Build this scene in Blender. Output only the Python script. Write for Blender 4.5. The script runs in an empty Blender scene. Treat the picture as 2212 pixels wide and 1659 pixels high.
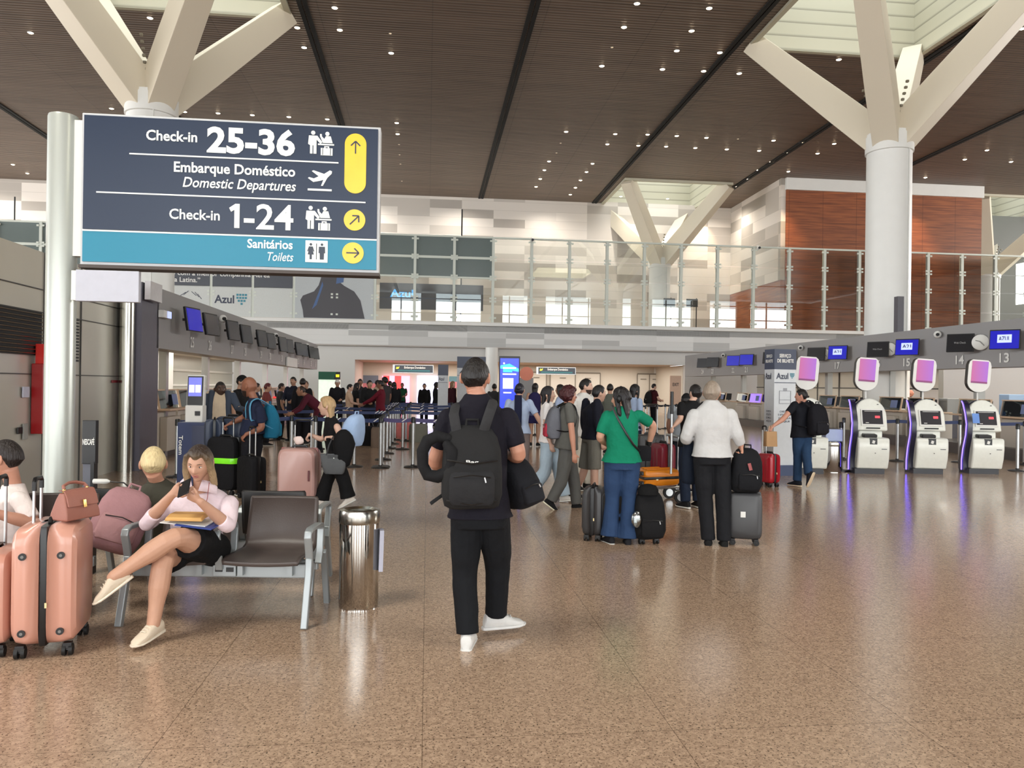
import bpy, math, random
from mathutils import Vector as V, Matrix, Euler
random.seed(7)
S = bpy.context.scene
COL = S.collection
R = math.radians
PI = math.pi
# ---------------------------------------------------------------- camera
F, CX, CY, HC = 1662.0, 1106.0, 829.5, 1.65
PITCH, ROLL = 0.0021, 0.014
cd = bpy.data.cameras.new('camera'); cam = bpy.data.objects.new('camera', cd); COL.objects.link(cam)
cd.sensor_width = 36; cd.sensor_fit = 'HORIZONTAL'; cd.lens = 36 * F / 2212; cd.clip_end = 300
CR = (Matrix.Rotation(PI / 2 + PITCH, 3, 'X') @ Matrix.Rotation(ROLL, 3, 'Z'))
cam.matrix_world = Matrix.Translation((0, 0, HC)) @ CR.to_4x4()
S.camera = cam
# ---------------------------------------------------------------- colour management, world, lights
S.view_settings.view_transform = 'Standard'; S.view_settings.look = 'None'
S.view_settings.gamma = 1; S.view_settings.use_curve_mapping = False
S.view_settings.exposure = 1.05
S.cycles.max_bounces = 6; S.cycles.diffuse_bounces = 3; S.cycles.glossy_bounces = 3
S.cycles.transmission_bounces = 3; S.cycles.transparent_max_bounces = 8
S.cycles.caustics_reflective = False; S.cycles.caustics_refractive = False
S.cycles.sample_clamp_indirect = 4
S.cycles.use_denoising = True
w = bpy.data.worlds.new('sky'); S.world = w; w.use_nodes = True
bg = w.node_tree.nodes['Background']; bg.inputs[0].default_value = (0.86, 0.94, 1.0, 1); bg.inputs[1].default_value = 1.7
HA = math.atan(0.11)                       # the hall is turned a little to the left of the view
ch_, sh_ = math.cos(HA), math.sin(HA)
def H(s, t, z=0.0): return V((s * ch_ - t * sh_, s * sh_ + t * ch_, z))
def area(name, loc, rot, sx, sy, power, col=(1, 1, 1)):
    l = bpy.data.lights.new(name, 'AREA'); l.shape = 'RECTANGLE'; l.size = sx; l.size_y = sy
    l.energy = power; l.color = col
    o = bpy.data.objects.new(name, l); COL.objects.link(o); o.location = loc; o.rotation_euler = rot
    return o
CEIL0, CEILK = 15.05, 0.0084
def ceil_z(t): return CEIL0 - CEILK * t
TREES = [(-8.5, -1.4), (15.5, -1.4),  (-8.5, 24.6), (15.5, 24.6), (-8.5, 50.6), (15.5, 50.6), (39.5, 50.6), (39.5, 24.6), (-32.5, 24.6)]
# daylight: the glazed front behind the camera and the roof lights over the tree columns
area('front_glazing_daylight', H(4, -27, 8.0), (R(90), 0, HA), 110, 12, 12000, (1.0, 0.98, 0.95))
for i, (s, t) in enumerate(TREES):
    if s > -30 and s < 35:
        area('roof_light_daylight', H(s, t, ceil_z(t) + 3.7), (0, 0, HA), 6.2, 6.8, 55 if t > 0 else 1300, (1, 0.95, 0.84))
area('left_fill_light', H(-56, 30, 9.5), (R(90), 0, HA - R(90)), 60, 8, 9000, (1, .98, .95))  # added fill from the left to brighten the far hall; no window modelled
area('right_fill_light', H(57.5, 37, 12.3), (R(90), 0, HA + R(90)), 38, 4, 6000, (1, .97, .93))  # added fill from the right for the far hall; no opening here

def spot(name, loc, power, ang, blend=.6, col=(1, .88, .72), rad=.12):
    l = bpy.data.lights.new(name, 'SPOT'); l.energy = power; l.spot_size = R(ang); l.spot_blend = blend; l.color = col; l.shadow_soft_size = rad
    o = bpy.data.objects.new(name, l); COL.objects.link(o); o.location = loc; return o
for i in range(9): spot('mezzanine_wall_fill', H(-28 + 6 * i, 50.9, ceil_z(51) - .12), 470, 150, 1.0, (1, .93, .84))  # added row of spots to brighten the upper back wall

# ---------------------------------------------------------------- pixel helpers (2212x1659 frame)
def ray(px, py): return CR @ V(((px - CX) / F, -(py - CY) / F, -1))
def W(px, py, Y):
    d = ray(px, py); return V((0, 0, HC)) + d * (Y / d.y)
def XZ(px, Y): return W(px, CY, Y).x
def CEILP(px, py):
    d = ray(px, py); n = V((-sh_, ch_, 0)) * CEILK + V((0, 0, 1))
    k = (CEIL0 - n.dot(V((0, 0, HC)))) / n.dot(d)
    return V((0, 0, HC)) + d * k
# ---------------------------------------------------------------- materials
def lin(c):
    c = c / 255.0
    return c / 12.92 if c <= 0.04045 else ((c + 0.055) / 1.055) ** 2.4
def L3(rgb): return tuple(lin(c) for c in rgb)
MATS = {}
def nodes(name):
    m = bpy.data.materials.new(name); m.use_nodes = True
    nt = m.node_tree; return m, nt, nt.nodes['Principled BSDF']
def N(nt, typ, **kw):
    n = nt.nodes.new(typ)
    for k, v in kw.items():
        if k.startswith('i_'):
            k = k[2:]; k = int(k) if k.isdigit() else k
            n.inputs[k].default_value = v
        else: setattr(n, k, v)
    return n
def mat(name, rgb, rough=0.5, metal=0.0, noise=0.06, ns=14, bump=0.0, bs=60, emit=0.0, coat=0.0, spec=0.5, stretch=None, detail=3):
    if name in MATS: return MATS[name]
    m, nt, b = nodes(name); lk = nt.links.new
    c = L3(rgb)
    tc = N(nt, 'ShaderNodeTexCoord'); src = tc.outputs['Object']
    if stretch:
        mp = N(nt, 'ShaderNodeMapping'); mp.inputs['Scale'].default_value = stretch; lk(src, mp.inputs[0]); src = mp.outputs[0]
    nz = N(nt, 'ShaderNodeTexNoise', i_Scale=ns, i_Detail=detail); lk(src, nz.inputs['Vector'])
    mx = N(nt, 'ShaderNodeMix', data_type='RGBA')
    mx.inputs[6].default_value = tuple(max(0, x * (1 - noise)) for x in c) + (1,)
    mx.inputs[7].default_value = tuple(min(1, x * (1 + noise)) for x in c) + (1,)
    lk(nz.outputs[0], mx.inputs[0]); lk(mx.outputs[2], b.inputs['Base Color'])
    b.inputs['Roughness'].default_value = rough; b.inputs['Metallic'].default_value = metal
    b.inputs['Specular IOR Level'].default_value = spec
    if coat: b.inputs['Coat Weight'].default_value = coat; b.inputs['Coat Roughness'].default_value = 0.1
    if emit:
        lk(mx.outputs[2], b.inputs['Emission Color']); b.inputs['Emission Strength'].default_value = emit
    if bump:
        n2 = N(nt, 'ShaderNodeTexNoise', i_Scale=bs, i_Detail=2); lk(src, n2.inputs['Vector'])
        bp = N(nt, 'ShaderNodeBump', i_Strength=bump, i_Distance=0.02); lk(n2.outputs[0], bp.inputs['Height'])
        lk(bp.outputs[0], b.inputs['Normal'])
    MATS[name] = m
    return m
def ombre(rgb0, rgb1):
    m = hairm(rgb1).copy(); m.name = 'hair_ombre'; nt = m.node_tree; b = nt.nodes['Principled BSDF']
    tc = N(nt, 'ShaderNodeTexCoord'); sp = N(nt, 'ShaderNodeSeparateXYZ'); nt.links.new(tc.outputs['Generated'], sp.inputs[0])
    r = N(nt, 'ShaderNodeValToRGB'); e = r.color_ramp.elements
    e[0].position = .42; e[0].color = L3(rgb0) + (1,); e[1].position = .86; e[1].color = L3(rgb1) + (1,)
    nt.links.new(sp.outputs[2], r.inputs[0])
    old = b.inputs['Base Color'].links[0].from_socket
    mx = N(nt, 'ShaderNodeMix', data_type='RGBA', blend_type='MULTIPLY'); mx.inputs[0].default_value = .35
    nt.links.new(r.outputs[0], mx.inputs[6]); nz = N(nt, 'ShaderNodeTexNoise', i_Scale=60.0)
    mp = N(nt, 'ShaderNodeMapping'); mp.inputs['Scale'].default_value = (1, 1, .1); nt.links.new(tc.outputs['Object'], mp.inputs[0]); nt.links.new(mp.outputs[0], nz.inputs['Vector'])
    nt.links.new(nz.outputs[0], mx.inputs[7]); nt.links.new(mx.outputs[2], b.inputs['Base Color'])
    return m
def fab(rgb, k=''): return mat('fabric_%d_%d_%d%s' % (rgb + (k,)), rgb, 0.85, 0, 0.12, 9, 0.35, 22, spec=0.25)
def plast(rgb, rough=0.35): return mat('plastic_%d_%d_%d_%d' % (rgb + (int(rough * 100),)), rgb, rough, 0, 0.03, 5)
def skinm(rgb):
    l_ = .3 * rgb[0] + .59 * rgb[1] + .11 * rgb[2]; rgb = tuple(int(c + (l_ - c) * .24) for c in rgb)
    return mat('skin_%d_%d_%d' % rgb, rgb, 0.48, 0, 0.07, 18, 0.06, 120, spec=0.4)
def hairm(rgb): return mat('hair_%d_%d_%d' % rgb, rgb, 0.45, 0, 0.45, 60, 0.6, 90, stretch=(1, 1, 0.12), spec=0.4)
def glow(rgb, e=1.0): return mat('screen_%d_%d_%d_%d' % (rgb + (int(e * 100),)), rgb, 0.25, 0, 0.1, 6, emit=e)
steel = mat('brushed_steel', (182, 180, 172), 0.22, 1.0, 0.05, 3, 0.05, 1.4)
steelwall = mat('stainless_panel', (206, 203, 192), 0.3, 0.4, 0.05, 1.2, 0.12, 0.9)
chrome = mat('polished_steel', (205, 203, 198), 0.09, 1.0, 0.03, 3, 0.02, 5)
alu = mat('satin_aluminium', (188, 190, 190), 0.32, 0.85, 0.04, 8)
greymetal = mat('painted_grey_metal', (170, 172, 170), 0.4, 0.25, 0.03, 6)
white = mat('white_paint', (226, 226, 222), 0.45, 0, 0.03, 3)
cream = mat('cream_paint', (222, 214, 192), 0.55, 0, 0.03, 0.6)
black = mat('black_plastic', (18, 18, 20), 0.35, 0, 0.2, 8)
rubber = mat('black_rubber', (16, 16, 16), 0.6, 0, 0.2, 20)
# ---------------------------------------------------------------- mesh builder
class MB:
    def __init__(s): s.v = []; s.f = []
    def add(s, vs, fs):
        o = len(s.v); s.v += [V(p) for p in vs]; s.f += [[i + o for i in f] for f in fs]; return s
    def box(s, c, d, rot=None):
        hx, hy, hz = d[0] / 2, d[1] / 2, d[2] / 2
        ps = [V((x, y, z)) for z in (-hz, hz) for y in (-hy, hy) for x in (-hx, hx)]
        if rot is not None:
            m = rot if isinstance(rot, Matrix) else Euler(rot).to_matrix()
            ps = [m @ p for p in ps]
        c = V(c)
        return s.add([p + c for p in ps], [(0, 2, 3, 1), (4, 5, 7, 6), (0, 1, 5, 4), (2, 6, 7, 3), (0, 4, 6, 2), (1, 3, 7, 5)])
    def rings(s, rs, cap=True):
        n = len(rs[0]); vs = [p for r in rs for p in r]; fs = []
        for k in range(len(rs) - 1):
            for i in range(n):
                j = (i + 1) % n
                fs.append((k * n + i, k * n + j, (k + 1) * n + j, (k + 1) * n + i))
        if cap:
            fs.append(tuple(range(n - 1, -1, -1))); fs.append(tuple((len(rs) - 1) * n + i for i in range(n)))
        return s.add(vs, fs)
    def tube(s, pts, rs, n=8, round_=False, flat=1.0, up=None, cap=True):
        pts = [V(p) for p in pts]
        if not hasattr(rs, '__len__'): rs = [rs] * len(pts)
        rs = list(rs)
        if round_:
            d0 = (pts[0] - pts[1]).normalized(); d1 = (pts[-1] - pts[-2]).normalized()
            a, b, ra, rb = pts[0], pts[-1], rs[0], rs[-1]
            pts = [a + d0 * ra * .95, a + d0 * ra * .7] + pts + [b + d1 * rb * .7, b + d1 * rb * .95]
            rs = [ra * .3, ra * .72] + rs + [rb * .72, rb * .3]
        rr = []; u = None
        for i, p in enumerate(pts):
            d = (pts[min(i + 1, len(pts) - 1)] - pts[max(i - 1, 0)])
            d = d.normalized() if d.length > 1e-9 else V((0, 0, 1))
            if u is None:
                u = V(up) if up is not None else (V((1, 0, 0)) if abs(d.x) < .9 else V((0, 1, 0)))
            u = (u - d * u.dot(d))
            u = u.normalized() if u.length > 1e-6 else d.orthogonal().normalized()
            w_ = d.cross(u)
            rr.append([p + (u * math.cos(2 * PI * k / n) + w_ * math.sin(2 * PI * k / n) * flat) * rs[i] for k in range(n)])
        return s.rings(rr, cap)
    def cyl(s, p0, p1, r, r2=None, n=16): return s.tube([p0, p1], [r, r if r2 is None else r2], n)
    def lathe(s, prof, c=(0, 0, 0), n=24, cap=True):
        c = V(c)
        return s.rings([[c + V((r * math.cos(2 * PI * k / n), r * math.sin(2 * PI * k / n), z)) for k in range(n)] for r, z in prof], cap)
    def ell(s, c, r, nu=12, nv=8, m=None):
        c = V(c); rs = []
        for j in range(nv + 1):
            a = PI * (j + .02) / (nv + .04)
            ring = [V((r[0] * math.sin(a) * math.cos(2 * PI * k / nu), r[1] * math.sin(a) * math.sin(2 * PI * k / nu), -r[2] * math.cos(a))) for k in range(nu)]
            rs.append([c + (m @ p if m else p) for p in ring])
        return s.rings(rs)
    def sup(s, c, d, lv, e=3.5, n=20, m=None):
        """stack of rounded-rectangle sections: lv = (z, scale_x, scale_y, shift_y)"""
        c = V(c); rs = []
        for z, kx, ky, dy in lv:
            ring = []
            for k in range(n):
                a = 2 * PI * k / n; ca, sa = math.cos(a), math.sin(a)
                ring.append(V((math.copysign(abs(ca) ** (2 / e), ca) * d[0] / 2 * kx, math.copysign(abs(sa) ** (2 / e), sa) * d[1] / 2 * ky + dy, z)))
            rs.append([c + (m @ p if m else p) for p in ring])
        return s.rings(rs)
    def prism(s, poly, y0, y1, fr=None):
        """polygon (x,z) pushed from y0 to y1; fr maps local points"""
        n = len(poly); a = [V((x, y0, z)) for x, z in poly]; b = [V((x, y1, z)) for x, z in poly]
        if fr: a = [fr(p) for p in a]; b = [fr(p) for p in b]
        return s.rings([a, b])
    def build(s, name, m, parent=None, smooth=True, bevel=0, seg=2, vox=0, iters=3, disp=0, dscale=.1, solid=0, loc=None, rotz=None, kind=None, ang=40):
        me = bpy.data.meshes.new(name); me.from_pydata([tuple(p) for p in s.v], [], s.f); me.update()
        o = bpy.data.objects.new(name, me); COL.objects.link(o)
        for x in (m if isinstance(m, (list, tuple)) else [m]): me.materials.append(x)
        if smooth:
            me.polygons.foreach_set('use_smooth', [True] * len(me.polygons))
            if not vox: me.set_sharp_from_angle(angle=R(ang))
        if solid:
            q = o.modifiers.new('solid', 'SOLIDIFY'); q.thickness = solid; q.offset = 0
        if vox:
            q = o.modifiers.new('skin', 'REMESH'); q.mode = 'VOXEL'; q.voxel_size = vox; q.use_smooth_shade = True
            q = o.modifiers.new('smooth', 'SMOOTH'); q.iterations = iters; q.factor = .5
        if disp:
            tx = TEX.get(dscale)
            if tx is None:
                tx = bpy.data.textures.new('folds', 'CLOUDS'); tx.noise_scale = dscale; tx.noise_depth = 1; TEX[dscale] = tx
            q = o.modifiers.new('folds', 'DISPLACE'); q.texture = tx; q.strength = disp; q.mid_level = .5; q.texture_coords = 'LOCAL'
        if bevel:
            q = o.modifiers.new('bevel', 'BEVEL'); q.width = bevel; q.segments = seg; q.limit_method = 'ANGLE'; q.angle_limit = R(35)
        if parent is not None: o.parent = parent
        if loc is not None: o.location = loc
        if rotz is not None: o.rotation_euler = (0, 0, rotz)
        if kind: o['kind'] = kind
        return o
TEX = {}
def tag(o, label, cat, group=None):
    o['label'] = label; o['category'] = cat
    if group: o['group'] = group
    return o
def thing(name, label, cat, loc=(0, 0, 0), rotz=0.0, group=None):
    o = bpy.data.objects.new(name, None); COL.objects.link(o); o.empty_display_size = .1
    o.location = loc; o.rotation_euler = (0, 0, rotz)
    return tag(o, label, cat, group)
def copy_thing(r, loc, rotz, label=None, group=None):
    def cp(o, par):
        c = o.copy(); COL.objects.link(c); c.parent = par
        for k in list(o.children): cp(k, c)
        return c
    kids = list(r.children); c = r.copy(); COL.objects.link(c); c.location = loc; c.rotation_euler = (0, 0, rotz)
    for k in kids: cp(k, c)
    if label: c['label'] = label
    if group: c['group'] = group
    return c
def hall(name, mb, m, **kw):                # part of the building, modelled in hall axes
    return mb.build(name, m, rotz=HA, kind='structure', **kw)
# ---------------------------------------------------------------- lettering
def glyphs(txt, offset=0.0):
    cu = bpy.data.curves.new('t', 'FONT'); cu.body = txt; cu.size = 1; cu.offset = offset; cu.resolution_u = 3
    o = bpy.data.objects.new('t', cu); me = bpy.data.meshes.new_from_object(o)
    vs = [v.co.copy() for v in me.vertices]; fs = [list(p.vertices) for p in me.polygons]
    bpy.data.objects.remove(o); bpy.data.meshes.remove(me); bpy.data.curves.remove(cu)
    return vs, fs
CAP = [None]
def letter(parent, txt, m, x0, x1, zb, cap, y=-0.002, bold=0.012, shear=0.0, name='lettering', align='fit', fr=None):
    """flat lettering in the XZ plane facing -Y, baseline at zb, between x0 and x1"""
    if CAP[0] is None:
        a, _ = glyphs('H'); CAP[0] = max(p.y for p in a) - min(p.y for p in a)
    vs, fs = glyphs(txt, bold)
    if not vs: return None
    lo, hi = min(p.x for p in vs), max(p.x for p in vs); k = cap / CAP[0]
    kx = (x1 - x0) / max(hi - lo, 1e-4)
    if align == 'c': kx = k; x0 = (x0 + x1) / 2 - (hi - lo) * k / 2
    out = [V((x0 + (p.x - lo) * kx + shear * p.y * k, y, zb + p.y * k)) for p in vs]
    if fr: out = [fr(p) for p in out]
    mb = MB(); mb.add(out, fs)
    return mb.build(name, m, parent, smooth=False)
# ================================================================ the building
def S_at(px, t):
    q = (px - CX) / F; return t * (sh_ + q * ch_) / (ch_ - q * sh_)
def T_at(px, s):
    q = (px - CX) / F; return s * (ch_ - q * sh_) / (sh_ + q * ch_)
def ZH(py, px, s, t): return HC + (833 + .014 * (px - CX) - py) * (s * sh_ + t * ch_) / F
# floor: speckled brown terrazzo
def floor_mat():
    m, nt, b = nodes('speckled_terrazzo'); lk = nt.links.new
    tc = N(nt, 'ShaderNodeTexCoord')
    v1 = N(nt, 'ShaderNodeTexVoronoi', i_Scale=62.0); lk(tc.outputs['Object'], v1.inputs['Vector'])
    n1 = N(nt, 'ShaderNodeTexNoise', i_Scale=85.0, i_Detail=2.5, i_Roughness=.65); lk(tc.outputs['Object'], n1.inputs['Vector'])
    n2 = N(nt, 'ShaderNodeTexNoise', i_Scale=.35, i_Detail=2.0); lk(tc.outputs['Object'], n2.inputs['Vector'])
    r1 = N(nt, 'ShaderNodeValToRGB'); e = r1.color_ramp.elements
    e[0].position = 0; e[0].color = L3((152, 127, 107)) + (1,); e[1].position = 1; e[1].color = L3((200, 172, 147)) + (1,)
    lk(v1.outputs['Color'], r1.inputs[0])
    r2 = N(nt, 'ShaderNodeValToRGB'); e = r2.color_ramp.elements
    e[0].position = .36; e[0].color = (1, 1, 1, 1); e[1].position = .43; e[1].color = (0, 0, 0, 1)
    lk(n1.outputs[0], r2.inputs[0])
    mx = N(nt, 'ShaderNodeMix', data_type='RGBA'); mx.inputs[7].default_value = L3((78, 62, 50)) + (1,)
    lk(r2.outputs[0], mx.inputs[0]); lk(r1.outputs[0], mx.inputs[6])
    # slab joints
    br = N(nt, 'ShaderNodeTexBrick', offset=0.0, i_Scale=1.0); br.inputs['Mortar Size'].default_value = .0022
    br.inputs['Brick Width'].default_value = 1.2; br.inputs['Row Height'].default_value = 1.2; br.inputs['Mortar Smooth'].default_value = .3
    br.inputs['Color1'].default_value = (1, 1, 1, 1); br.inputs['Color2'].default_value = (1, 1, 1, 1); br.inputs['Mortar'].default_value = (.42, .4, .38, 1)
    lk(tc.outputs['Object'], br.inputs['Vector'])
    m2 = N(nt, 'ShaderNodeMix', data_type='RGBA', blend_type='MULTIPLY'); m2.inputs[0].default_value = 1
    lk(mx.outputs[2], m2.inputs[6]); lk(br.outputs[0], m2.inputs[7]); lk(m2.outputs[2], b.inputs['Base Color'])
    mr = N(nt, 'ShaderNodeMapRange'); mr.inputs[3].default_value = .10; mr.inputs[4].default_value = .2
    lk(n2.outputs[0], mr.inputs[0]); lk(mr.outputs[0], b.inputs['Roughness'])
    bp = N(nt, 'ShaderNodeBump', i_Strength=.05, i_Distance=.01); lk(n1.outputs[0], bp.inputs['Height']); lk(bp.outputs[0], b.inputs['Normal'])
    b.inputs['Specular IOR Level'].default_value = .62
    return m
mb = MB(); mb.box((0, 14, -.15), (130, 96, .3)); hall('floor', mb, floor_mat())
# ceiling of brown slats with openings under the roof lights
def slat_mat():
    m, nt, b = nodes('brown_slat_ceiling'); lk = nt.links.new
    tc = N(nt, 'ShaderNodeTexCoord')
    mp = N(nt, 'ShaderNodeMapping'); mp.inputs['Scale'].default_value = (.35, 6, 1); lk(tc.outputs['Object'], mp.inputs[0])
    nz = N(nt, 'ShaderNodeTexNoise', i_Scale=1.0, i_Detail=4); lk(mp.outputs[0], nz.inputs['Vector'])
    wv = N(nt, 'ShaderNodeTexWave', bands_direction='Y', i_Scale=1.7, i_Distortion=.35); lk(tc.outputs['Object'], wv.inputs['Vector'])
    ad = N(nt, 'ShaderNodeMath', operation='MULTIPLY_ADD'); ad.inputs[1].default_value = .45; lk(wv.outputs['Fac'], ad.inputs[0]); lk(nz.outputs[0], ad.inputs[2])
    r = N(nt, 'ShaderNodeValToRGB'); e = r.color_ramp.elements
    e[0].position = .3; e[0].color = L3((74, 62, 53)) + (1,); e[1].position = .95; e[1].color = L3((122, 104, 90)) + (1,)
    lk(ad.outputs[0], r.inputs[0])
    br = N(nt, 'ShaderNodeTexBrick', offset=0.0, i_Scale=1.0); br.inputs['Mortar Size'].default_value = .02
    br.inputs['Brick Width'].default_value = 4.0; br.inputs['Row Height'].default_value = 50.
    br.inputs['Color1'].default_value = (1, 1, 1, 1); br.inputs['Color2'].default_value = (.92, .92, .92, 1); br.inputs['Mortar'].default_value = (.7, .7, .7, 1)
    lk(tc.outputs['Object'], br.inputs['Vector'])
    m2 = N(nt, 'ShaderNodeMix', data_type='RGBA', blend_type='MULTIPLY'); m2.inputs[0].default_value = 1
    lk(r.outputs[0], m2.inputs[6]); lk(br.outputs[0], m2.inputs[7]); lk(m2.outputs[2], b.inputs['Base Color'])
    bp = N(nt, 'ShaderNodeBump', i_Strength=.5, i_Distance=.03); lk(wv.outputs['Fac'], bp.inputs['Height']); lk(bp.outputs[0], b.inputs['Normal'])
    b.inputs['Roughness'].default_value = .45; b.inputs['Specular IOR Level'].default_value = .35
    return m
HS, HT = 3.3, 3.7
sb = sorted({-60., 60.} | {x for s, _ in TREES for x in (s - HS, s + HS)})
tb = sorted({-28., 54.} | {x for _, t in TREES for x in (t - HT, t + HT)})
mb = MB()
for i in range(len(sb) - 1):
    for j in range(len(tb) - 1):
        ms, mt = (sb[i] + sb[i + 1]) / 2, (tb[j] + tb[j + 1]) / 2
        if any(abs(ms - s) < HS and abs(mt - t) < HT for s, t in TREES): continue
        mb.add([(sb[i], tb[j], ceil_z(tb[j])), (sb[i], tb[j + 1], ceil_z(tb[j + 1])), (sb[i + 1], tb[j + 1], ceil_z(tb[j + 1])), (sb[i + 1], tb[j], ceil_z(tb[j]))], [(0, 1, 2, 3)])
hall('ceiling', mb, slat_mat(), smooth=False)
slot = mat('black_slot', (9, 8, 8), .8)
k = 0
for s in (-28.5, -20.5, -12.5, -4.5, 3.5, 11.5, 19.5, 27.5):
    k += 1; mb = MB()
    for o_ in (-.1, .1):
        mb.add([(s + o_ + a, t, ceil_z(t) + dz) for t in (-28, 53.2) for a in (-.075, .075) for dz in (-.05, .03)],
               [(0, 1, 3, 2), (4, 6, 7, 5), (0, 2, 6, 4), (1, 5, 7, 3), (0, 4, 5, 1), (2, 3, 7, 6)])
    hall('trim_%d' % k, mb, slot, smooth=False)
# light wells
def well_mat():
    m, nt, b = nodes('cream_louvres'); lk = nt.links.new
    tc = N(nt, 'ShaderNodeTexCoord'); sx = N(nt, 'ShaderNodeSeparateXYZ'); lk(tc.outputs['Object'], sx.inputs[0])
    a = N(nt, 'ShaderNodeMath', operation='MULTIPLY'); a.inputs[1].default_value = 1.9; lk(sx.outputs[2], a.inputs[0])
    f = N(nt, 'ShaderNodeMath', operation='FRACT'); lk(a.outputs[0], f.inputs[0])
    r = N(nt, 'ShaderNodeValToRGB'); e = r.color_ramp.elements
    e[0].position = 0; e[0].color = L3((134, 130, 114)) + (1,); e[1].position = .2; e[1].color = L3((188, 184, 164)) + (1,)
    lk(f.outputs[0], r.inputs[0]); lk(r.outputs[0], b.inputs['Base Color']); b.inputs['Roughness'].default_value = .6
    bp = N(nt, 'ShaderNodeBump', i_Strength=.6, i_Distance=.06); lk(f.outputs[0], bp.inputs['Height']); lk(bp.outputs[0], b.inputs['Normal'])
    return m
wm = well_mat()
for i, (s, t) in enumerate(TREES):
    if not (-30 < s < 45): continue
    z0, z1 = ceil_z(t) - .12, ceil_z(t) + 4
    mb = MB()
    mb.box((s, t + HT + .1, (z0 + z1) / 2), (2 * HS + .4, .2, z1 - z0)); mb.box((s, t - HT - .1, (z0 + z1) / 2), (2 * HS + .4, .2, z1 - z0))
    mb.box((s + HS + .1, t, (z0 + z1) / 2), (.2, 2 * HT, z1 - z0)); mb.box((s - HS - .1, t, (z0 + z1) / 2), (.2, 2 * HT, z1 - z0))
    hall('trim_%d' % (20 + i), mb, wm, smooth=False)
# downlights: small round lamps set in the slats
def bright(c, e):
    m, nt, b = nodes('lamp_glow'); b.inputs['Base Color'].default_value = L3(c) + (1,)
    nz = N(nt, 'ShaderNodeTexNoise', i_Scale=4.0); r = N(nt, 'ShaderNodeMapRange'); r.inputs[3].default_value = e * .9; r.inputs[4].default_value = e * 1.1
    nt.links.new(nz.outputs[0], r.inputs[0]); nt.links.new(r.outputs[0], b.inputs['Emission Strength'])
    b.inputs['Emission Color'].default_value = L3(c) + (1,); return m
lamp = bright((255, 226, 190), 9)
DL = '''723,16 734,64 845,114 707,257 857,265 859,289 1376,7 1348,58 1494,66 1462,109 1300,142 1431,149 1223,284 1329,289 1312,311
1399,290 1462,293 1379,314 1439,316 1186,348 1280,353 1176,367 1267,371 1167,386 1254,389 1158,403 1243,405 1232,420 1341,424 1442,429 66,70 324,38 424,44
642,59 553,96 657,102 241,234 399,241 471,244 545,248 624,252 28,355 59,374 1532,17 1555,113 1636,118 1812,128 1520,153 1597,158 1676,162
2078,142 1526,297 1671,303 1730,307 1802,310 1502,319 1570,322 1640,325 1697,329 1766,331 1666,349 1638,367 1703,370 1612,386 1588,402
1565,417 1999,383 2084,344 2132,324 2184,349 2208,61'''
dim = '862,312 863,334 865,354 868,391 1322,102 843,72 1211,309 1202,330 160,42 485,28 176,76 1594,300'
for px, py in ((1703, 372), (1999, 385)):
    p = CEILP(px, py); spot('wall_washer_beam', p - V((0, 0, .1)), 900, 70, .8, (1, .72, .45))
spot('wall_washer_beam', H(S_at(1521, 52.6), 52.6, 14.2), 500, 70, .8, (1, .72, .45))
mbr = MB(); mbr.lathe([(.115, .01), (.12, -.012), (.1, -.02), (.095, .0), (.095, .012)], n=14)
mbl = MB(); mbl.lathe([(.095, .01), (.095, -.022), (.06, -.04), (.001, -.046)], n=14)
first = None
for lst, lab in ((DL, 'small warm round downlight glowing in the brown slat ceiling'), (dim, 'tiny faint downlight nearly dark in the brown slat ceiling')):
    first = None
    for w_ in lst.split():
        px, py = map(float, w_.split(',')); p = CEILP(px, py); p.z -= .0
        if first is None:
            first = thing('ceiling_downlight', lab, 'ceiling light', p, 0, 'ceiling downlights')
            mbr.build('ring', alu, first)
            mbl.build('bulb', lamp if lst is DL else mat('dim_lamp', (210, 190, 160), .4, emit=.6), first)
            if lst is not DL: first.scale = (.5, .5, .5)
        else: copy_thing(first, p, 0)
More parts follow.
